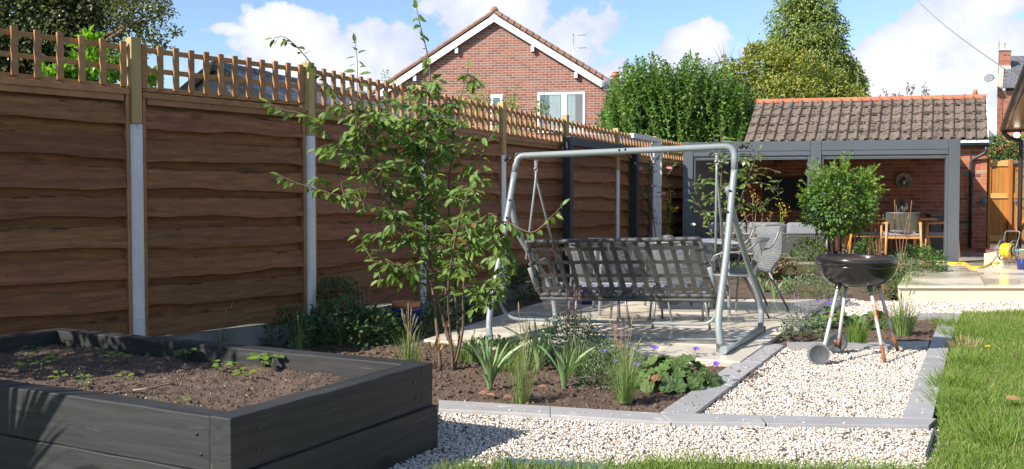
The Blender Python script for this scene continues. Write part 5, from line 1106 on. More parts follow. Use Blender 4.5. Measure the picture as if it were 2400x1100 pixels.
for p in (P1, P2, P3):
    b = MB(); b.beam(p+gv*.085+Vector((0,0,PZ-.10)), p+gv*DP+Vector((0,0,PZ-.10)), .12, .19); b.build('side_beam', m_alu, pg)
    q = p+gv*(DP+.0); rbx(pg, q, -.06, .06, -.06, .06, FZ, PZ-.2, 'post', m_alu)
for a, b_ in ((P3, P2), (P2, P1)):
    nL = 22
    for k in range(nL):
        q0 = a+gv*(.2+k*(DP-.3)/nL)+Vector((0,0,PZ-.09)); q1 = b_+gv*(.2+k*(DP-.3)/nL)+Vector((0,0,PZ-.09)); dd = (q1-q0).normalized(); b = MB(); b.beam(q0+dd*.07, q1-dd*.07, .19, .02, (0,-.25,1)); b.build('louvre', m_alu, pg)
sp0, sp1 = P3+gv*.1+gu*.03, P3+gv*(DP-.05)+gu*.03
b = MB(); b.beam(sp0+Vector((0,0,1.06)), sp1+Vector((0,0,1.06)), .02, 1.75); b.build('side_screen', m_panelg, pg)
b = MB(); b.beam(sp1+Vector((0,0,1.06)), GL-gv*.02+Vector((0.1,0,1.06)), .02, 1.75); b.build('side_screen', m_panelg, pg)
# dark arch frame by the fence
ar = thing('garden_arch', 'dark painted timber frame standing along the fence behind the swing seat', 'garden arch', At(1331,560,12.3)*1)
Aa = At(1331,475,12.3); Ab = At(1487,475,14.6); Aa.z = Ab.z = 0
b = MB(); b.box(-.055,.055,-.055,.055,0,1.885, Matrix.Translation(Aa) @ Matrix.Rotation(1.1, 4, 'Z')); bevel(b.build('post', m_anth, ar), .003)
b = MB(); b.box(-.055,.055,-.055,.055,0,1.885, Matrix.Translation(Ab) @ Matrix.Rotation(1.1, 4, 'Z')); bevel(b.build('post', m_anth, ar), .003)
b = MB(); dd = (Ab-Aa).normalized(); b.beam(Aa-dd*.06+Vector((0,0,1.945)), Ab+dd*.1+Vector((0,0,1.945)), .115, .115); bevel(b.build('beam', m_anth, ar), .003)
Ac = At(1537,475,15.45); Ac.z = 0
pp = thing('pale_post', 'pale grey square post with sloping top rail by the fence behind the rose', 'post', Ac)
b = MB(); b.box(-.075,.075,-.075,.075,0,2.13, Matrix.Translation(Ac) @ Matrix.Rotation(.2, 4, 'Z')); bevel(b.build('post', m_conc, pp), .004)
b = MB(); b.beam(Ac+Vector((0,0,2.17)), At(1478,318,14.6), .10, .07); b.build('rail', m_conc, pp)
# ================================================================ RATTAN SOFA
so_ = At(1793,600,15.9); so_.z = FZ; sf = thing('rope_sofa', 'grey rope backed garden sofa with pale grey cushions seen from behind', 'sofa', so_)
Ms = Matrix.Translation(so_) @ Matrix.Rotation(ga+.02, 4, 'Z'); sw2 = .95
b = MB()
for z in (.13, .46): b.tube([Ms @ Vector((-sw2,-.38,z)), Ms @ Vector((sw2,-.38,z))], .018, 8)
for x in (-sw2, sw2):
    b.tube([Ms @ Vector((x,-.38,.46)), Ms @ Vector((x,-.38,0))], .018, 8); b.tube([Ms @ Vector((x,.38,.42)), Ms @ Vector((x,.38,0))], .018, 8)
    b.tube([Ms @ Vector((x,-.38,.46)), Ms @ Vector((x,.38,.42))], .018, 8); b.tube([Ms @ Vector((x,-.38,.13)), Ms @ Vector((x,.38,.13))], .018, 8)
b.build('frame', m_dframe, sf)
b = MB()
for k in range(118): x = -sw2+.02+(2*sw2-.04)*k/117; b.tube([Ms @ Vector((x,-.385+(k%2)*.008,.13)), Ms @ Vector((x,-.385+(k%2)*.008,.46))], .0065, 5, False)
tag(b.build('rope', m_rope, sf), kind='stuff')
for x in (-.63, 0, .63):
    b = MB(); b.box(-.31,.31,-.08,.08,-.22,.22, Ms @ Matrix.Translation((x,-.24,.43)) @ Matrix.Rotation(-.15, 4, 'X')); o = b.build('back_cushion', m_cush, sf); bevel(o, .06, 4)
    b = MB(); b.box(-.31,.31,-.32,.32,-.07,.07, Ms @ Matrix.Translation((x,.08,.24))); o = b.build('seat_cushion', m_cush, sf); bevel(o, .04, 3)
# ================================================================ TEAK DINING SET
tc_ = At(2098,590,17.3); tc_.z = FZ; tb = thing('dining_table', 'teak dining table under the pergola', 'table', tc_)
Mt = Matrix.Translation(tc_) @ Matrix.Rotation(ga, 4, 'Z'); b = MB(); b.box(-.62,.62,-.45,.45,.66,.70, Mt); bevel(b.build('tabletop', m_teak, tb), .01)
for sx_ in (-1,1):
    for sy_ in (-1,1): MB().tube([Mt @ Vector((sx_*.46,sy_*.34,.66)), Mt @ Vector((sx_*.52,sy_*.38,0))], [.035,.026], 10).build('leg', m_teak, tb)
def tchair(label, px, Y, rz, z=FZ):
    c = At(px, 590, Y); c.z = z; t_ = thing('dining_chair', label, 'chair', c, rz, 'teak dining chairs under the pergola'); w = .27
    for x in (-w, w):
        for y, zz, zt_ in ((-w, .0, .64), (w, 0, .60)): MB().tube([(x*1.08, y*1.1, 0), (x, y*.92, zt_)], [.018,.024], 8).build('leg', m_teak, t_, world=False)
        MB().tube([(x, -w*1.0, .63), (x, w*.95, .61)], .02, 8).build('armrest', m_teak, t_, world=False)
    bevel(MB().box(-w, w, -w, w, .36, .40).build('seat_frame', m_teak, t_, world=False), .004)
    bevel(MB().box(-w+.01, w-.01, -w+.01, w-.01, .402, .455).build('cushion', m_cush, t_, world=False), .02, 3)
    b = MB()
    for k in range(34): a = -1.0+2.0*k/33; x, y = math.sin(a)*w*1.18, -w*1.08-(1-abs(a))*.05+ (abs(a)**2)*.10; b.tube([(x, y+.03, .50), (x, y, .80)], .0075, 4, False)
    tag(b.build('rope_back', mat('olive_rope', (.12,.115,.08), (.09,.085,.06), scale=40, rough=.8), t_, world=False), kind='stuff')
    for zz in (.49, .80): MB().tube([(math.sin(a)*w*1.18, -w*1.08-(1-abs(a))*.05+(abs(a)**2)*.10+(.03 if zz < .6 else 0), zz) for a in np.linspace(-1, 1, 13)], .013, 6).build('back_rail', m_galv, t_, world=False)
    return t_
tchair('teak and rope dining chair with its back to the camera', 2110, 16.3, ga)
tchair('teak and rope dining chair seen sideways at the right of the teak table', 2195, 16.9, ga+R(95)); tchair('teak and rope dining chair at the left end of the teak table', 2025, 17.1, ga-R(90)); tchair('teak and rope dining chair on the far side of the teak table', 2118, 18.2, ga+R(180))
lc = Mt @ Vector((.12,.0,.70)); lt = thing('table_lantern', 'grey glass hurricane lantern standing on the teak table', 'lantern', lc)
MB().lathe([(.07,0),(.085,.01),(.085,.26),(.07,.28),(.05,.30)], 18).build('glass', m_glass, lt, world=False); MB().lathe([(0,0),(.08,0),(.08,.012),(0,.012)], 18).build('base', m_galv, lt, world=False); MB().lathe([(0,.012),(.03,.012),(.03,.13),(0,.13)], 12).build('candle', m_white, lt, world=False)
MB().lathe([(0,.30),(.055,.295),(.05,.31),(.0,.33)], 16).build('lid', m_galv, lt, world=False)
c = Mt @ Vector((-.12,.05,.70)); tag(bevel(MB().box(-.05,.05,-.03,.03,0,.05).build('candle_box', m_white, loc=c), .005), 'small pale box standing on the teak table beside the lantern', 'box')
c = At(2200,590,18.3); c.z = FZ; bx_ = thing('storage_box', 'dark grey storage box behind the right dining chair', 'box', c)
bevel(MB().box(-.2,.2,-.2,.2,0,.72, Matrix.Translation(c) @ Matrix.Rotation(ga, 4, 'Z')).build('body', m_alu, bx_), .01); bevel(MB().box(-.21,.21,-.21,.21,.722,.76, Matrix.Translation(c) @ Matrix.Rotation(ga, 4, 'Z')).build('lid', m_galv, bx_), .006)
# ================================================================ METAL PATIO SET
mt = G(1560,760,.03); mt.z = .03; tY = 9.55; mtc = At(1545,700,tY); mtc.z = .03
mtt = thing('metal_table', 'dark grey metal garden table on the patio behind the swing seat', 'table', mtc); tz = .71
b = MB(); b.box(-.74,.74,-.42,.42,tz,tz+.025, Matrix.Translation(mtc) @ Matrix.Rotation(-.12, 4, 'Z')); bevel(b.build('tabletop', m_tabl, mtt), .008)
for x, y in ((-.62,-.33),(.62,-.33),(-.62,.33),(.62,.33)): MB().tube([mtc+Vector((x,y,tz)), mtc+Vector((x*1.03,y*1.03,0))], .017, 8).build('leg', m_tabl, mtt)
def mchair(label, px, Y, rz, back=.745):
    c = At(px, 700, Y); c.z = .03; t_ = thing('metal_chair', label, 'chair', c, rz, 'metal mesh chairs round the patio table')
    for s_ in (-1, 1):
        MB().tube(smooth_path([(s_*.25,.24,0), (s_*.22,.20,.40), (s_*.24,.18,.60), (s_*.30,-.10,.65), (s_*.30,-.22,back)], 4), .011, 7).build('leg', m_galv, t_, world=False)
        MB().tube([(s_*.20,-.14,.40), (s_*.25,-.34,0)], .011, 7).build('leg', m_galv, t_, world=False)
    MB().tube(smooth_path([(-.30,-.22,back), (-.22,-.32,back+.01), (0,-.36,back+.02), (.22,-.32,back+.01), (.30,-.22,back)], 5), .012, 7).build('back_rim', m_galv, t_, world=False)
    MB().tube(fillet([(-.22,.22,.41), (.22,.22,.41), (.2,-.2,.40), (-.2,-.2,.40), (-.22,.22,.41)], .05, 4), .010, 7).build('seat_rim', m_galv, t_, world=False)
    b = MB(); vs = []; nn = 10
    for k in range(nn+1):
        a = -1+2*k/nn
        vs += [(a*.21, -.205+.0*a, .41), (a*.26, -.26-.02*(1-a*a), .60), (a*.30, -.225-.135*(1-a*a), back)]
    b.add(vs, [(k*3+q, k*3+q+1, k*3+4+q, k*3+3+q) for k in range(nn) for q in (0,1)], True); b.build('mesh_back', m_netmetal, t_, world=False)
    b = MB(); b.add([(-.22,.22,.41),(.22,.22,.41),(.2,-.2,.40),(-.2,-.2,.40)], [(0,3,2,1)]); b.build('mesh_seat', m_netmetal, t_, world=False)
    return t_
mchair('grey metal mesh chair nearest the camera seen through the left half of the webbing', 1400, 8.65, .05); mchair('grey metal mesh chair seen through the middle of the webbing', 1500, 8.75, 0); mchair('grey metal mesh chair seen through the right half of the webbing', 1590, 8.6, -.1)
mchair('grey metal mesh chair with flared back at the right end of the dark table', 1712, 9.3, 1.45); mchair('grey metal mesh chair furthest right, its flared back reaching past the swing leg', 1752, 9.9, 1.75, .86); mchair('grey metal mesh chair on the far side of the dark table', 1560, 10.35, 3.1, .69)
wb = thing('wooden_bowl', 'pale wooden lotus flower bowl standing on the dark metal table', 'bowl', At(1565,552,9.5))
c = At(1565,551,9.5); c.z = tz+.057
for k in range(8):
    a = k*6.28/8+.2; d = (math.cos(a), math.sin(a), .42); me = scatter_mesh('petal', m_bowl, LEAF, [tuple(c+Vector((d[0]*.04, d[1]*.04, -.02)))], [d], [(-d[0]*.5, -d[1]*.5, 1)], .13, .17); place('petal', me, wb, world=True)
MB().lathe([(0,0),(.05,.0),(.065,.03),(.05,.055),(0,.065)], 16, Matrix.Translation(c-Vector((0,0,.01)))).build('centre', m_mirror, wb)
# ================================================================ PERSON
pb = At(1944,640,17.4); pb.z = FZ
per = thing('person', 'person in dark grey shorts and grey top standing behind the round shrub holding a hose', 'person', pb)
def skin_body(name, joints, edges, m, parent, sub=2):
    me = bpy.data.meshes.new(name); me.from_pydata([j[0] for j in joints], edges, []); o = place(name, me, parent); me.materials.append(m)
    sk = o.modifiers.new('skin', 'SKIN')
    if not me.skin_vertices: me.attributes
    for i, j in enumerate(joints): me.skin_vertices[0].data[i].radius = (j[1], j[2])
    me.skin_vertices[0].data[0].use_root = True
    sb = o.modifiers.new('sub', 'SUBSURF'); sb.levels = sb.render_levels = sub; sk.use_smooth_shade = True; return o
def mk_skin(name, joints, edges, m, parent, sub=2):
    me = bpy.data.meshes.new(name); me.from_pydata([j[0] for j in joints], edges, []); me.materials.append(m); o = place(name, me, parent)
    sk = o.modifiers.new('skin', 'SKIN'); sk.use_smooth_shade = True
    if len(me.skin_vertices) == 0:
        bm = __import__('bmesh').new(); bm.from_mesh(me); bm.verts.layers.skin.verify(); bm.to_mesh(me); bm.free()
    for i, j in enumerate(joints):
        v = me.skin_vertices[0].data[i]; v.radius = (j[1], j[2]); v.use_root = (i == 0)
    sb = o.modifiers.new('sub', 'SUBSURF'); sb.levels = sb.render_levels = sub; return o
J = [((0,0,.92),.15,.11),((0,0,1.10),.14,.10),((0,-.01,1.28),.16,.11),((0,-.03,1.42),.10,.08),((0,-.05,1.50),.055,.055),
     ((-.10,0,.86),.095,.095),((-.12,-.02,.50),.062,.062),((-.13,.02,.28),.055,.055),((-.13,.03,.08),.038,.04),((-.14,-.10,.04),.045,.035),
     ((.10,0,.86),.095,.095),((.13,.0,.50),.062,.062),((.15,.04,.28),.055,.055),((.15,.05,.08),.038,.04),((.16,-.08,.04),.045,.035),
     ((-.20,-.02,1.40),.055,.055),((-.25,-.05,1.12),.042,.042),((-.20,-.25,.98),.032,.032),((-.18,-.33,.96),.034,.022),
     ((.20,-.02,1.40),.055,.055),((.27,-.04,1.12),.042,.042),((.20,-.24,1.0),.032,.032),((.17,-.32,.98),.034,.022)]
Ed = [(0,1),(1,2),(2,3),(3,4),(0,5),(5,6),(6,7),(7,8),(8,9),(0,10),(10,11),(11,12),(12,13),(13,14),(3,15),(15,16),(16,17),(17,18),(3,19),(19,20),(20,21),(21,22)]
mk_skin('body', J, Ed, m_skin, per)
hd = MB(); Mh = Matrix.Translation((0,-.07,1.60)) @ Matrix.Rotation(.35, 4, 'X')
hd.lathe([(.0,-.125),(.04,-.118),(.058,-.085),(.07,-.03),(.076,.03),(.07,.075),(.045,.108),(0,.12)], 20, Mh @ Matrix.Diagonal((1,1.2,1,1)))
hd.lathe([(0,-.02),(.014,-.012),(.010,.02),(0,.035)], 8, Mh @ Matrix.Translation((0,-.092,-.01)))
for x in (-.078,.078): hd.lathe([(0,-.03),(.012,-.02),(.014,.015),(0,.03)], 8, Mh @ Matrix.Translation((x,0,0)))
hd.build('head', m_skin, per, world=False)
hr = MB(); hr.lathe([(.083,-.0),(.084,.04),(.075,.085),(.048,.117),(0,.128)], 20, Mh @ Matrix.Translation((0,.008,0)) @ Matrix.Diagonal((1,1.18,1,1))); hr.build('hair', m_shirt2, per, world=False)
for s_ in (-1, 1):
    hx = -.18 if s_ < 0 else .17
    b = MB()
    for k in range(4): b.tube(smooth_path([(hx-.024+k*.016,-.34,.965),(hx-.024+k*.016,-.385,.955),(hx-.022+k*.015,-.395,.93),(hx-.02+k*.013,-.37,.915)], 3), [.0085]*10, 6)
    b.tube(smooth_path([(hx-s_*.03,-.32,.97),(hx-s_*.045,-.355,.955),(hx-s_*.03,-.38,.945)], 3), .009, 6); b.build('fingers', m_skin, per, world=False)
sh = [((0,0,.93),.165,.125),((-.105,0,.84),.115,.115),((-.12,-.01,.60),.098,.10),((-.125,-.01,.45),.09,.095),((.105,0,.84),.115,.115),((.125,0,.60),.098,.10),((.135,0,.45),.09,.095),((0,0,1.0),.16,.12)]
mk_skin('shorts', sh, [(0,1),(1,2),(2,3),(0,4),(4,5),(5,6),(0,7)], m_shorts, per, 1)
st = [((0,0,1.12),.16,.12),((0,0,.96),.17,.13),((0,-.01,1.28),.175,.125),((0,-.03,1.41),.11,.09),((-.20,-.02,1.40),.07,.07),((-.235,-.04,1.22),.06,.06),((.20,-.02,1.40),.07,.07),((.245,-.03,1.22),.06,.06)]
mk_skin('shirt', st, [(0,1),(0,2),(2,3),(3,4),(4,5),(3,6),(6,7)], m_shirt, per, 1)
for x, y in ((-.14,-.06),(.16,-.04)): bevel(MB().box(x-.05,x+.05,y-.13,y+.12,.0,.07).build('shoe', m_blackp, per, world=False), .02, 2)
hh = pb+Vector((.17,-.37,.96)); MB().tube(smooth_path([hh+Vector((-.3,-.05,.05)), hh, At(1995,548,16.8), At(1986,580,16.5), At(1984,605,16.3), G(1986,628,.18), G(2100,632,.18), G(2190,616,.18)], 6), .016, 8).build('orange_hose', m_ohose)
tag(bpy.data.objects['orange_hose'], 'orange garden hose hanging down beside the round shrub stems', 'hose')
# ================================================================ GATE
Gt = At(2315,570,19.1); Gt.z = .30; gt_ = thing('wooden_gate', 'orange brown boarded side gate with pale ledges next to the garage', 'gate', Gt)
Mg = Matrix.Translation(Gt) @ Matrix.Rotation(-.1, 4, 'Z'); H_ = 1.70; x = .0; k = 0
bx = MB(); bx.box(-.02,.03,-.03,.05,-.1,H_+.05, Mg); bx.build('gate_post', m_gate, gt_)
bx = MB(); bx.box(.37,.44,-.06,.04,-.1,H_+.02, Mg); bevel(bx.build('gate_post', m_gate, gt_), .004)
for x in (.035,.12,.205,.29, .46,.55,.64,.73,.82,.91):
    b = MB(); b.box(x, x+.080, 0, .018, 0, H_-random.uniform(0,.012), Mg); bevel(b.build('board', m_gate, gt_), .003)
for z in (.06,.93,H_-.12):
    b = MB(); b.box(.032,.365,-.025,-.002,z,z+(.12 if z != .93 else .10), Mg); bevel(b.build('ledge', m_gate2, gt_), .003)
    b = MB(); b.box(.445,1.0,-.025,-.002,z,z+.10, Mg); bevel(b.build('ledge', m_gate, gt_), .003)
b = MB(); b.beam(Mg @ Vector((.50,-.013,H_-.16)), Mg @ Vector((.95,-.013,1.08)), .022, .09, (0,-1,0)); b.build('brace', m_gate, gt_)
b = MB(); b.beam(Mg @ Vector((.50,-.013,.2)), Mg @ Vector((.95,-.013,.90)), .022, .09, (0,-1,0)); b.build('brace', m_gate, gt_)
b = MB(); b.beam(Mg @ Vector((.42,-.07,H_-.05)), Mg @ Vector((.62,-.03,H_-.05)), .012, .05); b.tube([Mg @ Vector((.5,-.08,H_-.05)), Mg @ Vector((.66,-.05,H_-.05))], .01, 6); b.build('bolt', m_galv, gt_)
c = Mg @ Vector((.52,-.05,.88)); b = MB(); b.tube([c+Vector((.045*math.cos(t), 0, .045*math.sin(t))) for t in np.linspace(0, 6.28, 16)], .009, 6); b.tube([c+Vector((.03,0,-.02)), c+Vector((.11,-.01,-.11))], .012, 6); b.build('ring_handle', m_galv, gt_)
mound('hedge', 'green hedge with a few yellow fruits showing above the side gate', 'hedge', 2350, 350, 1, 1, 10, m_gleaf, .05, c=At(2350,350,30))
hg = bpy.data.objects['hedge']; n = 2600; P = np.array(tuple(At(2365,352,22)))+RNG.uniform(-1,1,(n,3))*[.75,.3,.30]; P[:, 2] += .06*np.sin(P[:, 0]*9)
tag(place('foliage', scatter_mesh('foliage', m_gleaf, LEAF2, P, rdir(n), rdir(n)+[0,-.3,.7], RNG.uniform(.04,.09,n)), hg, world=True), kind='stuff')
n = 1500; P = np.array(tuple(At(2365,420,22)))+RNG.uniform(-1,1,(n,3))*[.8,.3,.6]; tag(place('foliage', scatter_mesh('foliage', m_dark, LEAF2, P, rdir(n), rdir(n)+[0,-.3,.7], RNG.uniform(.05,.11,n)), hg, world=True), kind='stuff')
n = 26; P = np.array(tuple(At(2362,350,21.9)))+RNG.uniform(-1,1,(n,3))*[.6,.1,.22]; tag(place('fruit', scatter_mesh('fruit', m_yellow, PEB, P, rdir(n), rdir(n), .03), hg, world=True), kind='stuff')
for o in list(hg.children)[:1]: bpy.data.objects.remove(o)
# ================================================================ HOSE REEL
hc = At(2362,600,14.6); hr_ = thing('hose_reel', 'grey metal hose reel cart wound with yellow hose on the raised patio', 'hose reel', (hc.x, hc.y, .175))
ax = Vector((.55,-.75,0)).normalized(); cz = hc.copy(); cz.z = .40
def ring(c, r, t, n=28): return [c+(Vector((-ax.y, ax.x, 0))*math.cos(a)+Vector((0,0,1))*math.sin(a))*r for a in np.linspace(0, 2*math.pi, n)]
for s_ in (-1, 1): b = MB(); b.tube(ring(cz+ax*.09*s_, .155, 0), .009, 6); [b.tube([cz+ax*.09*s_, p], .008, 5) for p in ring(cz+ax*.09*s_, .17, 0, 7)[:-1]]; b.lathe([(0,0),(.075,0),(.075,.012),(0,.012)], 20, Matrix.Translation(cz+ax*.095*s_) @ ax.to_track_quat('Z', 'Y').to_matrix().to_4x4()); b.build('wheel', m_galv, hr_)
b = MB(); 
for k in range(8): b.tube(ring(cz+ax*(-.07+.02*k), .095+.006*(k % 3), 0), .012, 6)
b.build('wound_hose', m_yhose, hr_)
for s_ in (-1, 1): MB().tube(fillet([cz+ax*.11*s_+Vector((.12,-.05,-.225)), cz+ax*.11*s_, cz+ax*.11*s_+Vector((.06,0,.22))], .05, 4), .010, 6).build('frame', m_galv, hr_); MB().tube([cz+ax*.11*s_, cz+ax*.11*s_+Vector((-.12,.05,-.225))], .010, 6).build('frame', m_galv, hr_)
MB().tube(fillet([cz+ax*.11+Vector((.06,0,.22)), cz+ax*.11+Vector((.07,0,.30)), cz-ax*.11+Vector((.07,0,.30)), cz-ax*.11+Vector((.06,0,.22))], .04, 4), .011, 6).build('handle', m_galv, hr_)
MB().tube(smooth_path([cz+ax*.1, cz+Vector((.15,-.15,.0)), cz+Vector((.4,-.2,-.05))], 4), .012, 6).build('connector', m_teal, hr_)
MB().tube(smooth_path([G(x, y, .19) for x, y in ((2192,613),(2215,614),(2235,617),(2262,617),(2275,625),(2300,626),(2320,618),(2324,610),(2332,616),(2352,612),(2362,606))], 4), .013, 8).build('yellow_hose', m_yhose)
tag(bpy.data.objects['yellow_hose'], 'yellow garden hose trailing over the raised patio to the reel', 'hose')
c = At(2397,622,13.6); c.z = .175; pt = thing('blue_pot', 'dark blue pot at the right edge of the raised patio beside the hose reel', 'pot', c); MB().lathe([(0,0),(.07,0),(.09,.13),(.095,.15),(.08,.15),(0,.12)], 20).build('outer_pot', m_bluepot, pt, world=False)
# ================================================================ OWN HOUSE EAVE
g0, g1 = Vector((8.86,17.0,2.47)), Vector((4.55,8.2,2.47)); hv = (g1-g0).normalized(); hn = Vector((-hv.y, hv.x, 0)).normalized()
if hn.x < 0: hn = -hn
oh = thing('house', 'brick house corner at the right edge with brown boarded eaves, gutter and lit downlights', 'house', (9.6,17,0))
MB().tube([g0, g1], .055, 12).build('gutter', m_gutter, oh)
b = MB(); b.add([g0+hn*.03+Vector((0,0,-.02)), g1+hn*.03+Vector((0,0,-.02)), g1+hn*.62+Vector((0,0,-.02)), g0+hn*.62+Vector((0,0,-.02))]+[p+Vector((0,0,.02)) for p in (g0+hn*.03, g1+hn*.03, g1+hn*.62, g0+hn*.62)], [(0,1,2,3),(7,6,5,4),(0,3,7,4),(0,4,5,1),(1,5,6,2),(2,6,7,3)]); b.build('soffit', m_soffit, oh)
b = MB(); b.beam(g0+hn*.02+Vector((0,0,.06)), g1+hn*.02+Vector((0,0,.06)), .025, .17); b.build('fascia', m_gutter, oh)
b = MB(); b.beam(g0+Vector((0,0,-.0)), g0+hn*1.2+Vector((0,0,-.0)), .03, .12); b.build('fascia', m_gutter, oh)
b = MB(); q0 = g0+Vector((0,0,.12)); q1 = g1+Vector((0,0,.12)); b.add([q0, q1, q1+hn*3+Vector((0,0,1.9)), q0+hn*3+Vector((0,0,1.9))], [(0,1,2,3)]); b.build('roof', m_slate, oh)
wl = g0+hn*.55; b = MB(); pts = [wl, g1+hn*.55, g1+hn*3.5, g0+hn*3.5]; b.prism([(p.x, p.y) for p in pts], 0, 2.44); hw = b.build('wall', m_mortar, oh)
brickwork(hw, Vector((wl.x, wl.y, 0))+hn*3.2, -hn, 3.2, .17, 2.4, .225, .075, m_gbrick, m_gbricki, 60, score=lambda q: -q[0])
dpx = At(2392,400,16.9); MB().tube(fillet([g0+hv*.12+Vector((0,0,-.05)), g0+hv*.10+Vector((.1,0,-.16)), Vector((dpx.x, dpx.y, 2.25)), Vector((dpx.x, dpx.y, .2))], .05, 5), .038, 10).build('downpipe', m_pipe, oh)
em = emit_mat('lamp_glow', (1,.75,.42), 14)
for px, py, nm in ((2385,290,'downlight'), (2340,0,None)):
    if nm: c = g0+hv*1.2+hn*.34+Vector((0,0,-.026)); MB().lathe([(0,0),(.035,0),(.035,.006),(0,.006)], 16, Matrix.Translation(c)).build('downlight', em, oh)
c = At(2383,317,16.6); MB().lathe([(0,-.05),(.04,-.035),(.055,0),(.04,.035),(0,.05)], 16, Matrix.Translation(c)).build('bulb', emit_mat('bulb_glow', (1,.9,.7), 3), oh)
MB().tube([c, c+Vector((.1,.05,.06))], .012, 6).build('bulb_arm', m_pipe, oh)
# overhead cable
tag(MB().tube([At(2135,-14,30).lerp(At(2430,212,11.5), k/16)-Vector((0,0,.12*math.sin(k/16*math.pi))) for k in range(17)], .008, 6).build('overhead_cable', mat('pale_cable', (.25,.22,.20), rough=.6)), 'thin overhead cable crossing the cloud down to the right eave', 'cable')
# ================================================================ BIG GABLE HOUSE
ha = R(-8); hu = Vector((math.cos(ha), math.sin(ha), 0)); hvv = Vector((-math.sin(ha), math.cos(ha), 0)); HC = Vector((-.545,30,0)); HW = 3.72; AP, EV = 7.05, 4.72
gh = thing('gable_house', 'red brick gable ended house with white bargeboards and brown tile verge behind the fence', 'house', HC, ha)
b = MB(); D_ = 9
for y0, y1 in ((0, D_),):
    pr = [(-HW,0),(HW,0),(HW,EV),(0,AP),(-HW,EV)]; b.add([(x, 0, z) for x, z in pr]+[(x, D_, z) for x, z in pr], [(0,1,2,3,4)[::1], (9,8,7,6,5)]+[(i,(i+1)%5,5+(i+1)%5,5+i)[::-1] for i in range(5)])
wh = b.build('wall', m_mortar2, gh, world=False)
sl2 = (AP-EV)/HW; win = [(1.38,2.86,3.40,4.62), (-.12,.24,3.5,4.55)]
def hspan(z):
    h_ = HW if z < EV-.1 else max(0, (AP-z-.08)/sl2); runs = [(HW-h_, HW+h_)]
    for a, b_, c, d in win:
        if c-.06 < z < d+.01:
            new = []
            for s0, s1 in runs:
                if s0 < a+HW-.02 < s1: new += [(s0, a+HW-.015), (b_+HW+.015, s1)]
                else: new.append((s0, s1))
            runs = new
    return [r for r in runs if r[1] > r[0]]
brickwork(wh, HC-hu*HW, hu, 2*HW, 2.1, AP, .232, .078, m_hbrick, m_hbricki, 300, span=hspan, score=lambda q: abs(q[0]-HW-1.6)*.8+abs(q[1]-4.9), joint=.017, proud=.006)
# roof
oh_ = .30
for s_ in (-1, 1):
    e0 = Vector((0,-.12,AP+.10)); e1 = Vector((s_*(HW+.42), -.12, AP+.10-(HW+.42)*sl2)); d_ = (e1-e0).normalized(); up = Vector((-d_.z*s_, 0, d_.x*s_)) if True else 0
    n_ = Vector((s_*-d_.z*-1, 0, abs(d_.x))).normalized() if False else Vector((-d_.z*s_*s_*1.0, 0, d_.x)) if s_ > 0 else Vector((d_.z, 0, -d_.x)); n_ = n_ if n_.z > 0 else -n_
    b = MB(); q = [e0+n_*.03, e1+n_*.03, e1+n_*.03+Vector((0,D_,0)), e0+n_*.03+Vector((0,D_,0))]; b.add(q+[p-n_*.1 for p in q], [(0,1,2,3),(7,6,5,4),(0,4,5,1),(1,5,6,2),(2,6,7,3),(3,7,4,0)]); rf_ = b.build('roof', m_verge, gh, world=False)
    b = MB(); a_ = e0-n_*.16+Vector((0,-.04,0)); c_ = e1-n_*.16+Vector((0,-.04,0)); b.beam(a_+d_*.02, c_, .03, .19, tuple(n_)); b.build('bargeboard', m_upvc, gh, world=False)
    L_ = (e1-e0).length; nt = 21
    for k in range(nt):
        p = e0+d_*(L_*k/nt+.03)+n_*.02+Vector((0,.02,0)); w_ = L_/nt*1.02
        M = Matrix((d_, Vector((0,1,0)), n_)).transposed().to_4x4(); M.translation = p+n_*random.uniform(-.004,.006)
        tb_ = MB(); vs = []
        for xx, rr in ((0,.9),(w_,1.12)):
            for q_ in range(7): t = math.pi*(-.15+1.3*q_/6); vs.append(M @ Vector((xx, math.cos(t)*.11*rr, math.sin(t)*.085*rr)))
        tb_.add(vs, [(i, i+1, 8+i, 7+i) for i in range(6)]+[tuple(range(7)), tuple(range(13,6,-1))]); tb_.build('verge_tile', m_verge, rf_, world=False)
    for f in (.33, .66):
        p = a_.lerp(c_, f)-n_*.12+Vector((0,.06,0)); MB().box(p.x-.05, p.x+.05, p.y-.04, p.y+.08, p.z-.16, p.z+.02).build('bracket', m_upvc, gh, world=False)
MB().add([(0,-.17,AP+.06),(.13,-.17,AP-.04),(0,-.17,AP-.22),(-.13,-.17,AP-.04),(0,-.13,AP+.06),(.13,-.13,AP-.04),(0,-.13,AP-.22),(-.13,-.13,AP-.04)], [(0,3,2,1),(0,1,5,4),(1,2,6,5),(2,3,7,6),(3,0,4,7)]).build('finial', m_upvc, gh, world=False)
b = MB(); b.lathe([(.12,-.1),(.125,0),(.10,.05),(0,.08)], 12, Matrix.Translation((0,-.12,AP+.17)) @ Matrix.Rotation(R(90), 4, 'X')); b.tube([(0,-.15,AP+.15),(0,D_,AP+.15)], .12, 8); b.build('ridge', m_verge, gh, world=False)
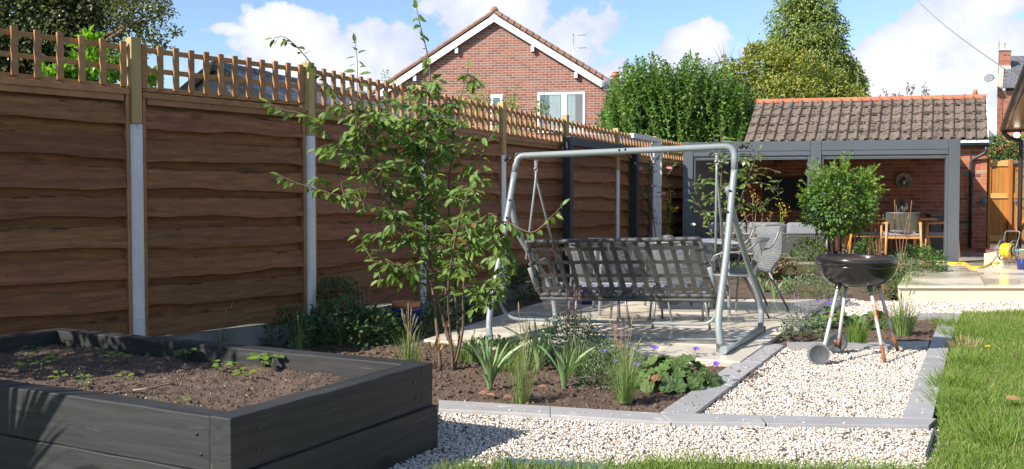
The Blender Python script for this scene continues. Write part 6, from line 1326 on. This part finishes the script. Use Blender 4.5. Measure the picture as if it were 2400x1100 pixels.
def window(root, x0, x1, z0, z1, split, curt=True, y=-.0):
    f = MB(); t = .075
    f.box(x0-.01, x1+.01, y-.03, y+.04, z1-t, z1); f.box(x0-.01, x1+.01, y-.03, y+.04, z0, z0+t); f.box(x0-.01, x0+t-.01, y-.029, y+.04, z0+t, z1-t); f.box(x1-t+.01, x1+.01, y-.029, y+.04, z0+t, z1-t)
    w = f.build('window', m_upvc, root, world=False)
    if split: 
        xs_ = x0+(x1-x0)*split; MB().box(xs_-.09, xs_+.09, y-.034, y+.03, z0+t, z1-t).build('mullion', m_upvc, w, world=False)
    MB().box(x0-.06, x1+.06, y-.08, y+.02, z0-.06, z0-.004).build('sill', m_upvc, w, world=False)
    MB().box(x0+t, x1-t, y-.008, y-.002, z0+t, z1-t).build('pane', m_glass, w, world=False)
    MB().box(x0, x1, y-.0015, y+.0, z0, z1).build('shade_sheet', m_dark_in, w, world=False)  # thin dark sheet behind the glass, painted as interior shade
    if curt:
        for a0, a1, m in ((x0+.36, x0+(x1-x0)*.48, m_curt), (x0+(x1-x0)*.64, x0+(x1-x0)*.80, m_curt), (x0+(x1-x0)*.80, x1-.12, m_curt2)):
            b = MB(); vs = []; nn = int((a1-a0)/.02)
            for k in range(nn+1): xx = a0+(a1-a0)*k/nn; yy = y-.0045+.0022*math.sin(k*1.15); vs += [(xx, yy, z0+.05), (xx, yy, z1-.05)]
            b.add(vs, [(2*k, 2*k+2, 2*k+3, 2*k+1) for k in range(nn)], True); b.build('curtain', m, w, world=False)
window(gh, 1.38, 2.86, 3.40, 4.62, .56); window(gh, -.12, .24, 3.5, 4.55, 0, False)
# dish, aerial, far pots
p = Vector((HW+.0,-.35,4.85)); b = MB(); Md = Matrix.Translation(p+Vector((-.12,-.1,-.1))) @ Matrix.Rotation(R(75), 4, 'X') @ Matrix.Rotation(.35, 4, 'Y'); b.lathe([(0,-.05),(.12,-.035),(.22,.0),(.225,.006),(.12,-.025),(0,-.04)], 24, Md); b.build('satellite_dish', m_cush, gh, world=False)
MB().tube([tuple(p+Vector((-.1,.0,-.1))), (p.x-.1,.0,p.z-.22)], .02, 6).tube([tuple(p+Vector((-.12,-.1,-.1))), tuple(p+Vector((-.38,-.25,-.2)))], .014, 5).build('dish_arm', m_blackp, gh, world=False)
b = MB(); x_ = 2.27; b.tube([(x_,3,5.2),(x_,3,6.98)], .016, 6)
for zz, l in ((6.92,.42),(6.48,.46)):
    b.tube([(x_-.05,3,zz),(x_+l,3,zz)], .009, 5)
    for k in range(7): b.tube([(x_+.04+k*l/7,2.9,zz),(x_+.04+k*l/7,3.1,zz)], .006, 4)
b.build('aerial', m_steel, gh, world=False)
b = MB(); c = At(1443,200,33); ch_ = thing('chimney', 'terracotta chimney pot just showing above the right slope of the gable house roof', 'chimney', c)
MB().box(-.25,.25,-.25,.25,-4.0,-.05, Matrix.Translation(c)).build('stack', m_hbrick, ch_); MB().lathe([(.13,-.05),(.12,.3),(.15,.31),(.15,.38),(.11,.38),(.11,.42),(.13,.43),(.12,.46),(0,.46)], 14, Matrix.Translation(c)).build('pot', m_terra, ch_)
# ================================================================ NEIGHBOUR SLATE ROOF BUILDING (behind trellis)
r0, r1 = Vector((-4.38,13.9,3.17)), Vector((-1.35,22.0,3.17)); rd = (r1-r0).normalized(); rn = Vector((rd.y, -rd.x, 0)); 
nb = thing('outbuilding', 'grey slate roofed outbuilding seen through the trellis', 'outbuilding', (r0.x, r0.y, 0))
dr = 1.25; run = 2.0; e0, e1 = r0+rn*run-Vector((0,0,dr)), r1+rn*run-Vector((0,0,dr)); f0_, f1_ = r0-rn*run-Vector((0,0,dr)), r1-rn*run-Vector((0,0,dr))
b = MB(); b.add([r0,r1,e1,e0,f0_,f1_], [(0,3,2,1),(0,1,5,4)]); rfn = b.build('roof', m_slate, nb)
sdn = (e0-r0).normalized(); snn = rd.cross(sdn); snn = snn if snn.z > 0 else -snn; Ls = (r1-r0).length; Ld = (e0-r0).length; inv = WM(rfn).inverted()
M3 = Matrix((rd, sdn, snn)).transposed().to_4x4()
sme = MB().box(.003,.297,0,.24,.0,.012).mesh('slate', m_slate)
for j in range(int(Ld/.2)):
    for i in range(int(Ls/.3)):
        if j > 8 and i > 12: continue
        p = r0+rd*((i+(j % 2)*.5)*.3)+sdn*(j*.2)+snn*.016; place('slate', sme, rfn, matrix=inv @ Matrix.Translation(p+snn*random.uniform(0,.006)) @ M3 @ Matrix.Rotation(-.035, 4, 'X') @ Matrix.Rotation(random.uniform(-.01,.01), 4, 'Z'))
for i in range(int(Ls/.45)): b = MB(); p = r0+rd*(i*.45)+Vector((0,0,-.0)); b.tube([p, p+rd*.43], .07+.006*(i % 3), 8); b.build('ridge_tile', m_slate, rfn)
b = MB(); b.prism([(p.x, p.y) for p in (f0_+rd*.1, e0+rd*.1, e1-rd*.1, f1_-rd*.1)], 0, 1.9); b.add([f0_+rd*.1, e0+rd*.1, r0+rd*.1-Vector((0,0,.05))], [(0,1,2)]); b.build('wall', m_cush, nb)
b = MB(); b.beam(r0-rd*.01+Vector((0,0,.0)), f0_-rd*.01, .05, .12); b.beam(r0-rd*.01, e0-rd*.01, .05, .12); b.build('bargeboard', m_pipe, nb)
# white conservatory behind the far trellis
cv0, cv1 = At(1325,300,21.0), At(1545,318,23.0); zc = 2.62; cv0.z = cv1.z = 0
cs = thing('conservatory', 'white framed conservatory glimpsed through the far trellis below the gable house', 'conservatory', cv0); cdn = (cv1-cv0).normalized(); cl = (cv1-cv0).length
b = MB(); b.beam(cv0+Vector((0,0,zc)), cv1+Vector((0,0,zc)), .12, .14); b.beam(cv0+Vector((0,0,.6)), cv1+Vector((0,0,.6)), .1, 1.0)
for k in range(8): p = cv0+cdn*(cl*k/7); b.beam(p+Vector((0,0,.1)), p+Vector((0,0,zc-.08)), .09, .09)
b.build('frame', m_upvc, cs)
for k in range(7): p = cv0+cdn*(cl*(k+.5)/7)+Vector((0,0,(zc+1.1)/2)); w_ = cl/7-.1; bb = MB(); bb.beam(p-cdn*w_/2, p+cdn*w_/2, .02, zc-1.25); bb.build('pane', m_curt, cs)
bb = MB(); nrm_ = Vector((-cdn.y, cdn.x, 0)); bb.add([cv0+Vector((0,0,zc+.08)), cv1+Vector((0,0,zc+.08)), cv1+nrm_*2.2+Vector((0,0,zc+.35)), cv0+nrm_*2.2+Vector((0,0,zc+.35))], [(0,1,2,3)]); bb.build('roof', m_upvc, cs)
# ================================================================ BRICK HOUSES AT FAR RIGHT
ho = Vector(((2332-1200)/F*35, 35, 0)); th = thing('terraced_house', 'tall red brick house with dark slate roof at the far right', 'house', ho)
sv = Vector((.545, 1, 0)); Zv = Vector((0,0,1)); Xv = Vector((1,0,0))
def SK(x, y, z): return ho+Xv*x+sv*y+Zv*z
def skbox(b, x0, x1, y0, y1, z0, z1): return b.add([SK(x, y, z) for z in (z0, z1) for y in (y0, y1) for x in (x0, x1)], [(0,2,3,1),(4,5,7,6),(0,1,5,4),(2,6,7,3),(0,4,6,2),(1,3,7,5)])
b = MB(); skbox(b, 0, 9, 0, 7, 0, 5.3); b.add([SK(0,0,5.3), SK(0,7,5.3), SK(0,3.5,7.06)], [(0,1,2)]); tw2 = b.build('wall', m_mortar, th)
brickwork(tw2, ho, (1,0,0), 4.0, 2.9, 5.3, .225, .075, m_gbrick, m_gbricki, 200, score=lambda q: q[0], joint=.012)
z0, z1 = 5.36, 7.1; b = MB(); b.add([SK(.18,-.2,z0), SK(9,-.2,z0), SK(9,3.5,z1), SK(.18,3.5,z1), SK(.18,7,z0), SK(9,7,z0)], [(0,1,2,3),(3,2,5,4)]); r_ = b.build('roof', m_slate, th)
for j in range(17):
    b = MB() if False else None
    for i in range(5):
        f0, f1 = j/17, (j+1.15)/17; xa = .2+(i+(j % 2)*.5)*.3; b = MB(); q = [SK(x_, -.2+3.7*f, z0+(z1-z0)*f+d_) for f, d_ in ((f0, .030), (f1, .012)) for x_ in (xa+.004, xa+.296)]
        b.add(q+[q[0]-Zv*.02, q[1]-Zv*.02], [(0,1,3,2),(4,5,1,0)]); b.build('slate', m_slate, r_)
b = MB()
b.add([SK(0,-.02,0), SK(.2,-.02,0), SK(.2,-.02,5.45), SK(0,-.02,5.45), SK(.2,3.4,7.2), SK(0,3.4,7.2), SK(.2,-.02,5.45), SK(.2,3.4,7.0)], [(0,1,2,3),(3,2,4,5)]); b.build('parapet', m_mortar, th); brickwork(bpy.data.objects['parapet'], SK(0,-.03,0), (1,0,0), .2, 2.9, 5.42, .2, .075, m_gbrick, m_gbricki, 40, joint=.012)
b = MB(); skbox(b, .0, .44, 2.0, 2.5, 5.9, 7.10); co = b.build('chimney', m_mortar, th); cb_ = SK(0, 2.0, 0)
brickwork(co, cb_, (1,0,0), .44, 6.5, 7.10, .11, .075, m_gbrick, m_gbricki, 40, joint=.012)
b = MB(); skbox(b, -.02, .46, 1.96, 2.52, 7.102, 7.15); b.build('cap', m_conc, co); MB().lathe([(.10,7.15),(.09,7.38),(.12,7.40),(.11,7.44),(0,7.44)], 12, Matrix.Translation(cb_+Vector((.25,.25,0)))).build('pot', m_white, co)
b = MB(); skbox(b, -.01, .46, 1.94, 1.97, 6.3, 6.5); b.build('flashing', m_upvc, co)
MB().tube([cb_+Vector((-.03,-.02,6.0)), cb_+Vector((-.03,-.02,7.45))], .012, 5).build('pole', m_pipe, th)
b = MB(); c = At(2318,183,34.6); b.lathe([(0,-.04),(.10,-.03),(.17,0),(.10,-.02),(0,-.03)], 20, Matrix.Translation(c) @ Matrix.Rotation(R(60), 4, 'X') @ Matrix.Rotation(-.5, 4, 'Y')); b.tube([c, c+Vector((.28,.1,0))], .014, 5); b.build('satellite_dish', m_cush, th)
h2 = Vector(((2308-1200)/F*46, 46, 0)); t2 = thing('terraced_house', 'low distant brick house with slate roof left of the tall brick house', 'house', h2)
MB().box(0,.8,0,5,0,4.0, Matrix.Translation(h2)).build('wall', m_gbrick, t2)
b = MB(); b.add([h2+Vector((0,-.1,4.0)), h2+Vector((.8,-.1,4.0)), h2+Vector((.8,2.4,5.45)), h2+Vector((0,2.4,5.45)), h2+Vector((0,5,4.0)), h2+Vector((.8,5,4.0))], [(0,1,2,3),(3,2,5,4)]); b.build('roof', m_slate, t2)
MB().box(.08,.44,1.5,2.0,4.6,6.45, Matrix.Translation(h2)).build('chimney', m_gbrick, t2); MB().lathe([(.12,6.45),(.10,6.6),(.13,6.62),(.10,6.75),(.10,6.85),(0,6.85)], 12, Matrix.Translation(h2+Vector((.26,1.7,0)))).build('pot', m_terra, t2)
# ================================================================ TREES
def leafcloud(root, nm, m, blobs, n, ls, tmpl=LEAF2, out=.8, droop=0, shell=.5, up=.5, squash=1.):
    wts = np.array([b[1]*b[2]*b[3] for b in blobs])**(2/3); wts /= wts.sum(); idx = RNG.choice(len(blobs), n, p=wts); B = np.array([list(b[0])+[b[1], b[2], b[3]] for b in blobs])[idx]
    v = rdir(n); f = .72+.56*fbm(v[:, 0]*1.6+B[:, 0], v[:, 2]*1.6+v[:, 1]*1.1+B[:, 2], 1.9, 3, 7); rad = RNG.uniform(0, 1, n)**shell*f
    P = B[:, :3]+v*B[:, 3:6]*rad[:, None]; cl = fbm(P[:, 0]*1.3, P[:, 2]*1.3+P[:, 1], 2.2/max(.5, B[0, 3]), 3, 11)
    k = cl > .36; P, v = P[k], v[k]; n = len(P); d = v*out+rdir(n)*.8; d[:, 2] -= droop
    o = place(nm, scatter_mesh(nm, m, tmpl, P, d, v*.5+rdir(n)*.6+[0,0,up], RNG.uniform(.6,1.2,n)*ls), root, world=True); tag(o, kind='stuff'); return o
def B_(px, py, Y, rx, ry, d=None): s_ = Y/F; return (tuple(At(px, py, Y)), rx*s_, (d if d else rx*s_), ry*s_)
def trunk(root, pts, r0, r1, m=m_bark, nm='trunk'): sp = smooth_path(pts, 4); return MB().tube(sp, [r0+(r1-r0)*k/(len(sp)-1) for k in range(len(sp))], 8).build(nm, m, root)
# left tree
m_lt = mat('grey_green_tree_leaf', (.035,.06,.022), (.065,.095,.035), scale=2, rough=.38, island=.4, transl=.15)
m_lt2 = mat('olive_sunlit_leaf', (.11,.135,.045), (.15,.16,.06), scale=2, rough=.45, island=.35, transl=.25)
tr = thing('broadleaf_tree', 'large dark broadleaf tree overhanging the fence at the top left', 'tree', (-6.6,13.6,0)); t0 = At(120,420,13.6); t0.z = 0
trunk(tr, [t0, At(130,250,13.6), At(160,100,13.7), At(200,-50,13.8)], .2, .09)
for pts in ([At(160,110,13.7), At(230,90,13.2), At(300,60,12.9), At(370,40,12.8)], [At(200,140,13.5), At(260,90,13), At(320,50,12.8)], [At(150,150,13.6), At(90,60,13.2), At(40,-10,13)], [At(180,60,13.7), At(260,10,13.2), At(330,-20,13)]): trunk(tr, pts, .05, .012, nm='branch')
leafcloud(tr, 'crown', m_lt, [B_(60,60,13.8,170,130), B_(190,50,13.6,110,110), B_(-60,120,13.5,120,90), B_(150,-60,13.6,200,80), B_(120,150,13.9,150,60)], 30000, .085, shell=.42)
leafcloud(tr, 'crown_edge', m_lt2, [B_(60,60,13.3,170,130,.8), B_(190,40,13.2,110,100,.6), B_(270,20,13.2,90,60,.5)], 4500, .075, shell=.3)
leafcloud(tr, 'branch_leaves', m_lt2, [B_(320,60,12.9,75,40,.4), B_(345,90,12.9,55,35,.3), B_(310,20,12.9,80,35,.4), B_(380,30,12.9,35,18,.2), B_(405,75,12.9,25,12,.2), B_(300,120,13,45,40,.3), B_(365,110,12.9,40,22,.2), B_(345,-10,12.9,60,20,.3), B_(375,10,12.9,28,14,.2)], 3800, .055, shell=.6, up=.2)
# bright vine leaves just behind the trellis
vn = thing('vine', 'bright green climbing vine leaves just behind the trellis left of the first tall post', 'climber', (-3.4,7.6,0))
nn_ = 520; bl_ = [B_(255,150,7.75,40,40,.2), B_(200,165,7.7,40,35,.2), B_(220,105,7.8,30,25,.2), B_(285,120,7.8,15,25,.1), B_(165,170,7.7,25,22,.2), B_(345,178,8.2,25,14,.15), B_(120,178,7.6,30,14,.2)]
leafcloud(vn, 'foliage', mat('vine_leaf', (.12,.25,.02), (.17,.32,.03), scale=5, rough=.4, island=.3, transl=.5), bl_, 1500, .085, tmpl=LEAF, shell=.6)
trunk(vn, [Vector((-3.3,7.7,0)), At(240,250,7.7), At(230,160,7.75), At(250,110,7.8)], .012, .005, nm='stem')
# wispy green plants in front of the gable house
m_wis = mat('pale_willow_leaf', (.20,.27,.05), (.26,.32,.07), scale=3, rough=.5, island=.3, transl=.45)
wp = thing('willow_shrub', 'wispy pale green shrub rising behind the trellis in front of the gable house', 'shrub', (-.6,15.5,0))
leafcloud(wp, 'foliage', m_wis, [B_(1120,240,15.5,30,55,.3), B_(1160,270,15.5,60,40,.3), B_(1085,280,15.5,30,40,.3), B_(1200,250,15.5,25,50,.2), B_(1205,300,15.5,60,25,.3), B_(1265,265,15.6,25,35,.2), B_(1275,250,15.6,15,20,.1)], 2000, .055, shell=.6)
for px in (1110,1140,1200,1270,1180): trunk(wp, [Vector((-.6+(px-1140)*.006,15.5,1.2)), At(px,260,15.5), At(px+8,205,15.5)], .008, .003, nm='stem')
leafcloud(wp, 'foliage', m_wis, [B_(905,180,12.8,12,18,.1), B_(920,195,12.8,20,10,.1)], 120, .035)
# tall green hedge of upright shoots
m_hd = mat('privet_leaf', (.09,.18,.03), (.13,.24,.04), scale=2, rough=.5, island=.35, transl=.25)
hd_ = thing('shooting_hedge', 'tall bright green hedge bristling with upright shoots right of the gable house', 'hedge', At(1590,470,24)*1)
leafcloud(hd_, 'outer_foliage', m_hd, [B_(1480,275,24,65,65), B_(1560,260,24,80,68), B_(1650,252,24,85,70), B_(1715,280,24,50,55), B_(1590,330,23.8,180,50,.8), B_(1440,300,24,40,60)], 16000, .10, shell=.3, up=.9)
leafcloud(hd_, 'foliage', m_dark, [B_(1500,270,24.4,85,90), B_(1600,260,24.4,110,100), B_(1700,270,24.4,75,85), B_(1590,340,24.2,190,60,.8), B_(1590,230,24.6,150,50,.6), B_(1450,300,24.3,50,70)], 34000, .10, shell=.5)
hp = []; hdn = []; st_b = MB()
for k in range(620):
    px = RNG.uniform(1415, 1762); top = np.interp(px, [1415,1440,1480,1530,1575,1620,1665,1710,1740,1765], [240,175,152,138,165,132,158,175,205,270])+RNG.uniform(-14,40); Yk = RNG.uniform(23.2, 24.8); h_ = RNG.uniform(.7, 1.5)
    deep = RNG.random() < .35
    if deep: top = RNG.uniform(min(top+20, 315), 320)
    h_ *= .75; e = At(px, top, Yk); ln_ = (px-1590)/190; b0 = e-Vector((ln_*.35+RNG.uniform(-.3,.3), RNG.uniform(-.1,.35) if not deep else .35, h_)); st_b.tube([b0, e], .005, 3, False)
    for j in range(24): f = (j+1)/24; a = j*1.57+RNG.uniform(-.4,.4); hp.append(tuple(b0.lerp(e, f))); hdn.append((math.cos(a)*.8, math.sin(a)*.8, .55))
tag(st_b.build('shoots', m_lime, hd_), kind='stuff'); n = len(hp)
tag(place('shoot_leaves', scatter_mesh('shoot_leaves', m_hd, LEAF2, hp, np.array(hdn), rdir(n)*.5+[0,-.3,1], RNG.uniform(.07,.12,n)), hd_, world=True), kind='stuff')
# yellow green tree
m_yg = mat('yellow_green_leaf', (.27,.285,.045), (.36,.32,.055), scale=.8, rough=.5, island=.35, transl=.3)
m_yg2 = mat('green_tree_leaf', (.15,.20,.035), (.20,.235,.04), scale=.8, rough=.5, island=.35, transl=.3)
yt = thing('hawthorn_tree', 'rounded yellow green tree in front of the tall cypress', 'tree', At(1830,470,30)*1)
yb = [B_(1730,190,30,45,50), B_(1790,160,30.3,65,60), B_(1860,185,30,70,70), B_(1830,230,29.6,110,50), B_(1935,205,30.3,55,45), B_(1990,228,30,40,25), B_(1720,235,29.8,50,40), B_(1770,120,30.4,25,20), B_(1700,150,30.2,15,22)]
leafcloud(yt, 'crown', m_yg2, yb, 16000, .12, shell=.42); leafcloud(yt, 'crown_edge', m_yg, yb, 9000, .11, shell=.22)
for k in range(22):
    c = yb[random.randrange(len(yb))]; a = random.uniform(.3, 2.8); p = Vector(c[0])+Vector((math.cos(a)*c[1]*.8, random.uniform(-.3,.3), math.sin(a)*c[3]*.8)); e = p+Vector((math.cos(a)*.25+random.uniform(-.1,.1), 0, math.sin(a)*.45+.1)); trunk(yt, [p, e], .012, .004, m_twig, 'twig')
trunk(yt, [Vector((8.5,30,0)), Vector((8.4,30,2.5)), At(1820,230,30)], .25, .12)
# cypress
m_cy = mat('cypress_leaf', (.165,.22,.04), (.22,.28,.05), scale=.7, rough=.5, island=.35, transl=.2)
cy = thing('cypress_tree', 'tall green cypress with drooping sprays rising into the sky', 'tree', Vector((11.9,38,0)))
cyb = [B_(1895,-30,38,32,40), B_(1865,-5,38,38,40), B_(1905,20,38,45,50), B_(1850,60,38.2,52,50), B_(1925,65,38,48,45), B_(1885,100,38,70,50), B_(1840,125,38.2,55,40), B_(1935,115,38,42,40), B_(1895,155,38,75,50), B_(1960,160,38.1,40,35), B_(1990,185,38,26,42), B_(1985,215,38,34,40), B_(1870,215,38,110,50)]
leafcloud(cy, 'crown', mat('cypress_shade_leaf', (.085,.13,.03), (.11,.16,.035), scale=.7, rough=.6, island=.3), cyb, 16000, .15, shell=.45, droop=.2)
sp_p = []; sp_d = []
for k in range(2600):
    c = cyb[RNG.integers(len(cyb))]; v = rdir(1)[0]; v[1] = -abs(v[1]); p = np.array(c[0])+v*np.array([c[1], c[2], c[3]])*RNG.uniform(.75, 1.12); L_ = RNG.uniform(.25,.6)
    for j in range(9): f = j/8; sp_p.append(p+np.array([v[0]*.25*f, v[1]*.2*f, -.45*L_*f*f-.05*f])+RNG.normal(0,.06,3)); sp_d.append((v[0]*.5, v[1]*.5, -.9))
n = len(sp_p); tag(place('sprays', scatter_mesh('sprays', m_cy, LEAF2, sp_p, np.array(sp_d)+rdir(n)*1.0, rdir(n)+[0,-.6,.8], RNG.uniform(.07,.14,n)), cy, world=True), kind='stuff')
trunk(cy, [Vector((11.9,38,0)), Vector((11.9,38,4)), At(1885,40,38), At(1890,-40,38)], .3, .05)
# low greenery behind the garage and bare reddish twigs
lg = thing('mixed_hedge', 'low mixed hedge behind the garage ridge', 'hedge', (10.5,26,0)); leafcloud(lg, 'foliage', m_yg2, [B_(1790,270,25,60,35), B_(1900,262,25.5,90,26), B_(2000,250,25.5,40,22), B_(2030,240,25.5,15,20), B_(1720,290,25,50,50)], 5000, .08)
tw = thing('bare_shrub', 'thin reddish leaved twigs poking above the garage ridge', 'shrub', At(2120,240,23)*1)
for px, py, x0 in ((2075,215,2090),(2130,195,2115),(2140,205,2120),(2166,200,2160),(2110,225,2105),(2060,225,2085),(2095,222,2100),(2172,215,2162)):
    q = [At(x0, 262, 23), At((x0+px)/2+3, (262+py)/2, 23), At(px, py, 23)]; trunk(tw, q, .012, .004, m_twig, 'twig'); n = 22; f = RNG.uniform(.3, 1.05, n); P = np.array([tuple(q[1].lerp(q[2], a*1.0)) for a in f]); tag(place('leaves', scatter_mesh('leaves', mat('brown_leaf', (.10,.06,.035), (.13,.08,.045), island=.3), LEAF2, P+RNG.normal(0,.02,(n,3)), rdir(n)+[0,0,.5], rdir(n), .07), tw, world=True), kind='stuff')

# ================================================================ PLANTS JUST OUTSIDE THE LEFT OF THE VIEW (they shade the raised bed)
q = Vector((-3.05,3.15,0)); cp = thing('cordyline', 'spiky cordyline with long sword leaves beside the left end of the raised bed', 'plant', q)
MB().tube([q, q+Vector((.05,0,.8))], .05, 8).build('trunk', m_bark, cp); n = 70
tag(place('leaves', clump_mesh('leaves', m_iris, q+Vector((.05,0,.75)), n, .85, .2, .035, 1.3, curve=.5), cp, world=True), kind='stuff')
q = Vector((-4.15,3.85,0)); sb = thing('laurel_shrub', 'dense evergreen shrub against the fence left of the raised bed', 'shrub', q)
trunk(sb, [q, q+Vector((0,0,.7)), q+Vector((.1,0,1.5))], .05, .02)
leafcloud(sb, 'foliage', m_gleaf, [((-4.15,3.85,1.55),.55,.5,.6), ((-3.75,3.6,1.95),.4,.4,.4), ((-4.3,4.1,.9),.5,.45,.6)], 5000, .09)
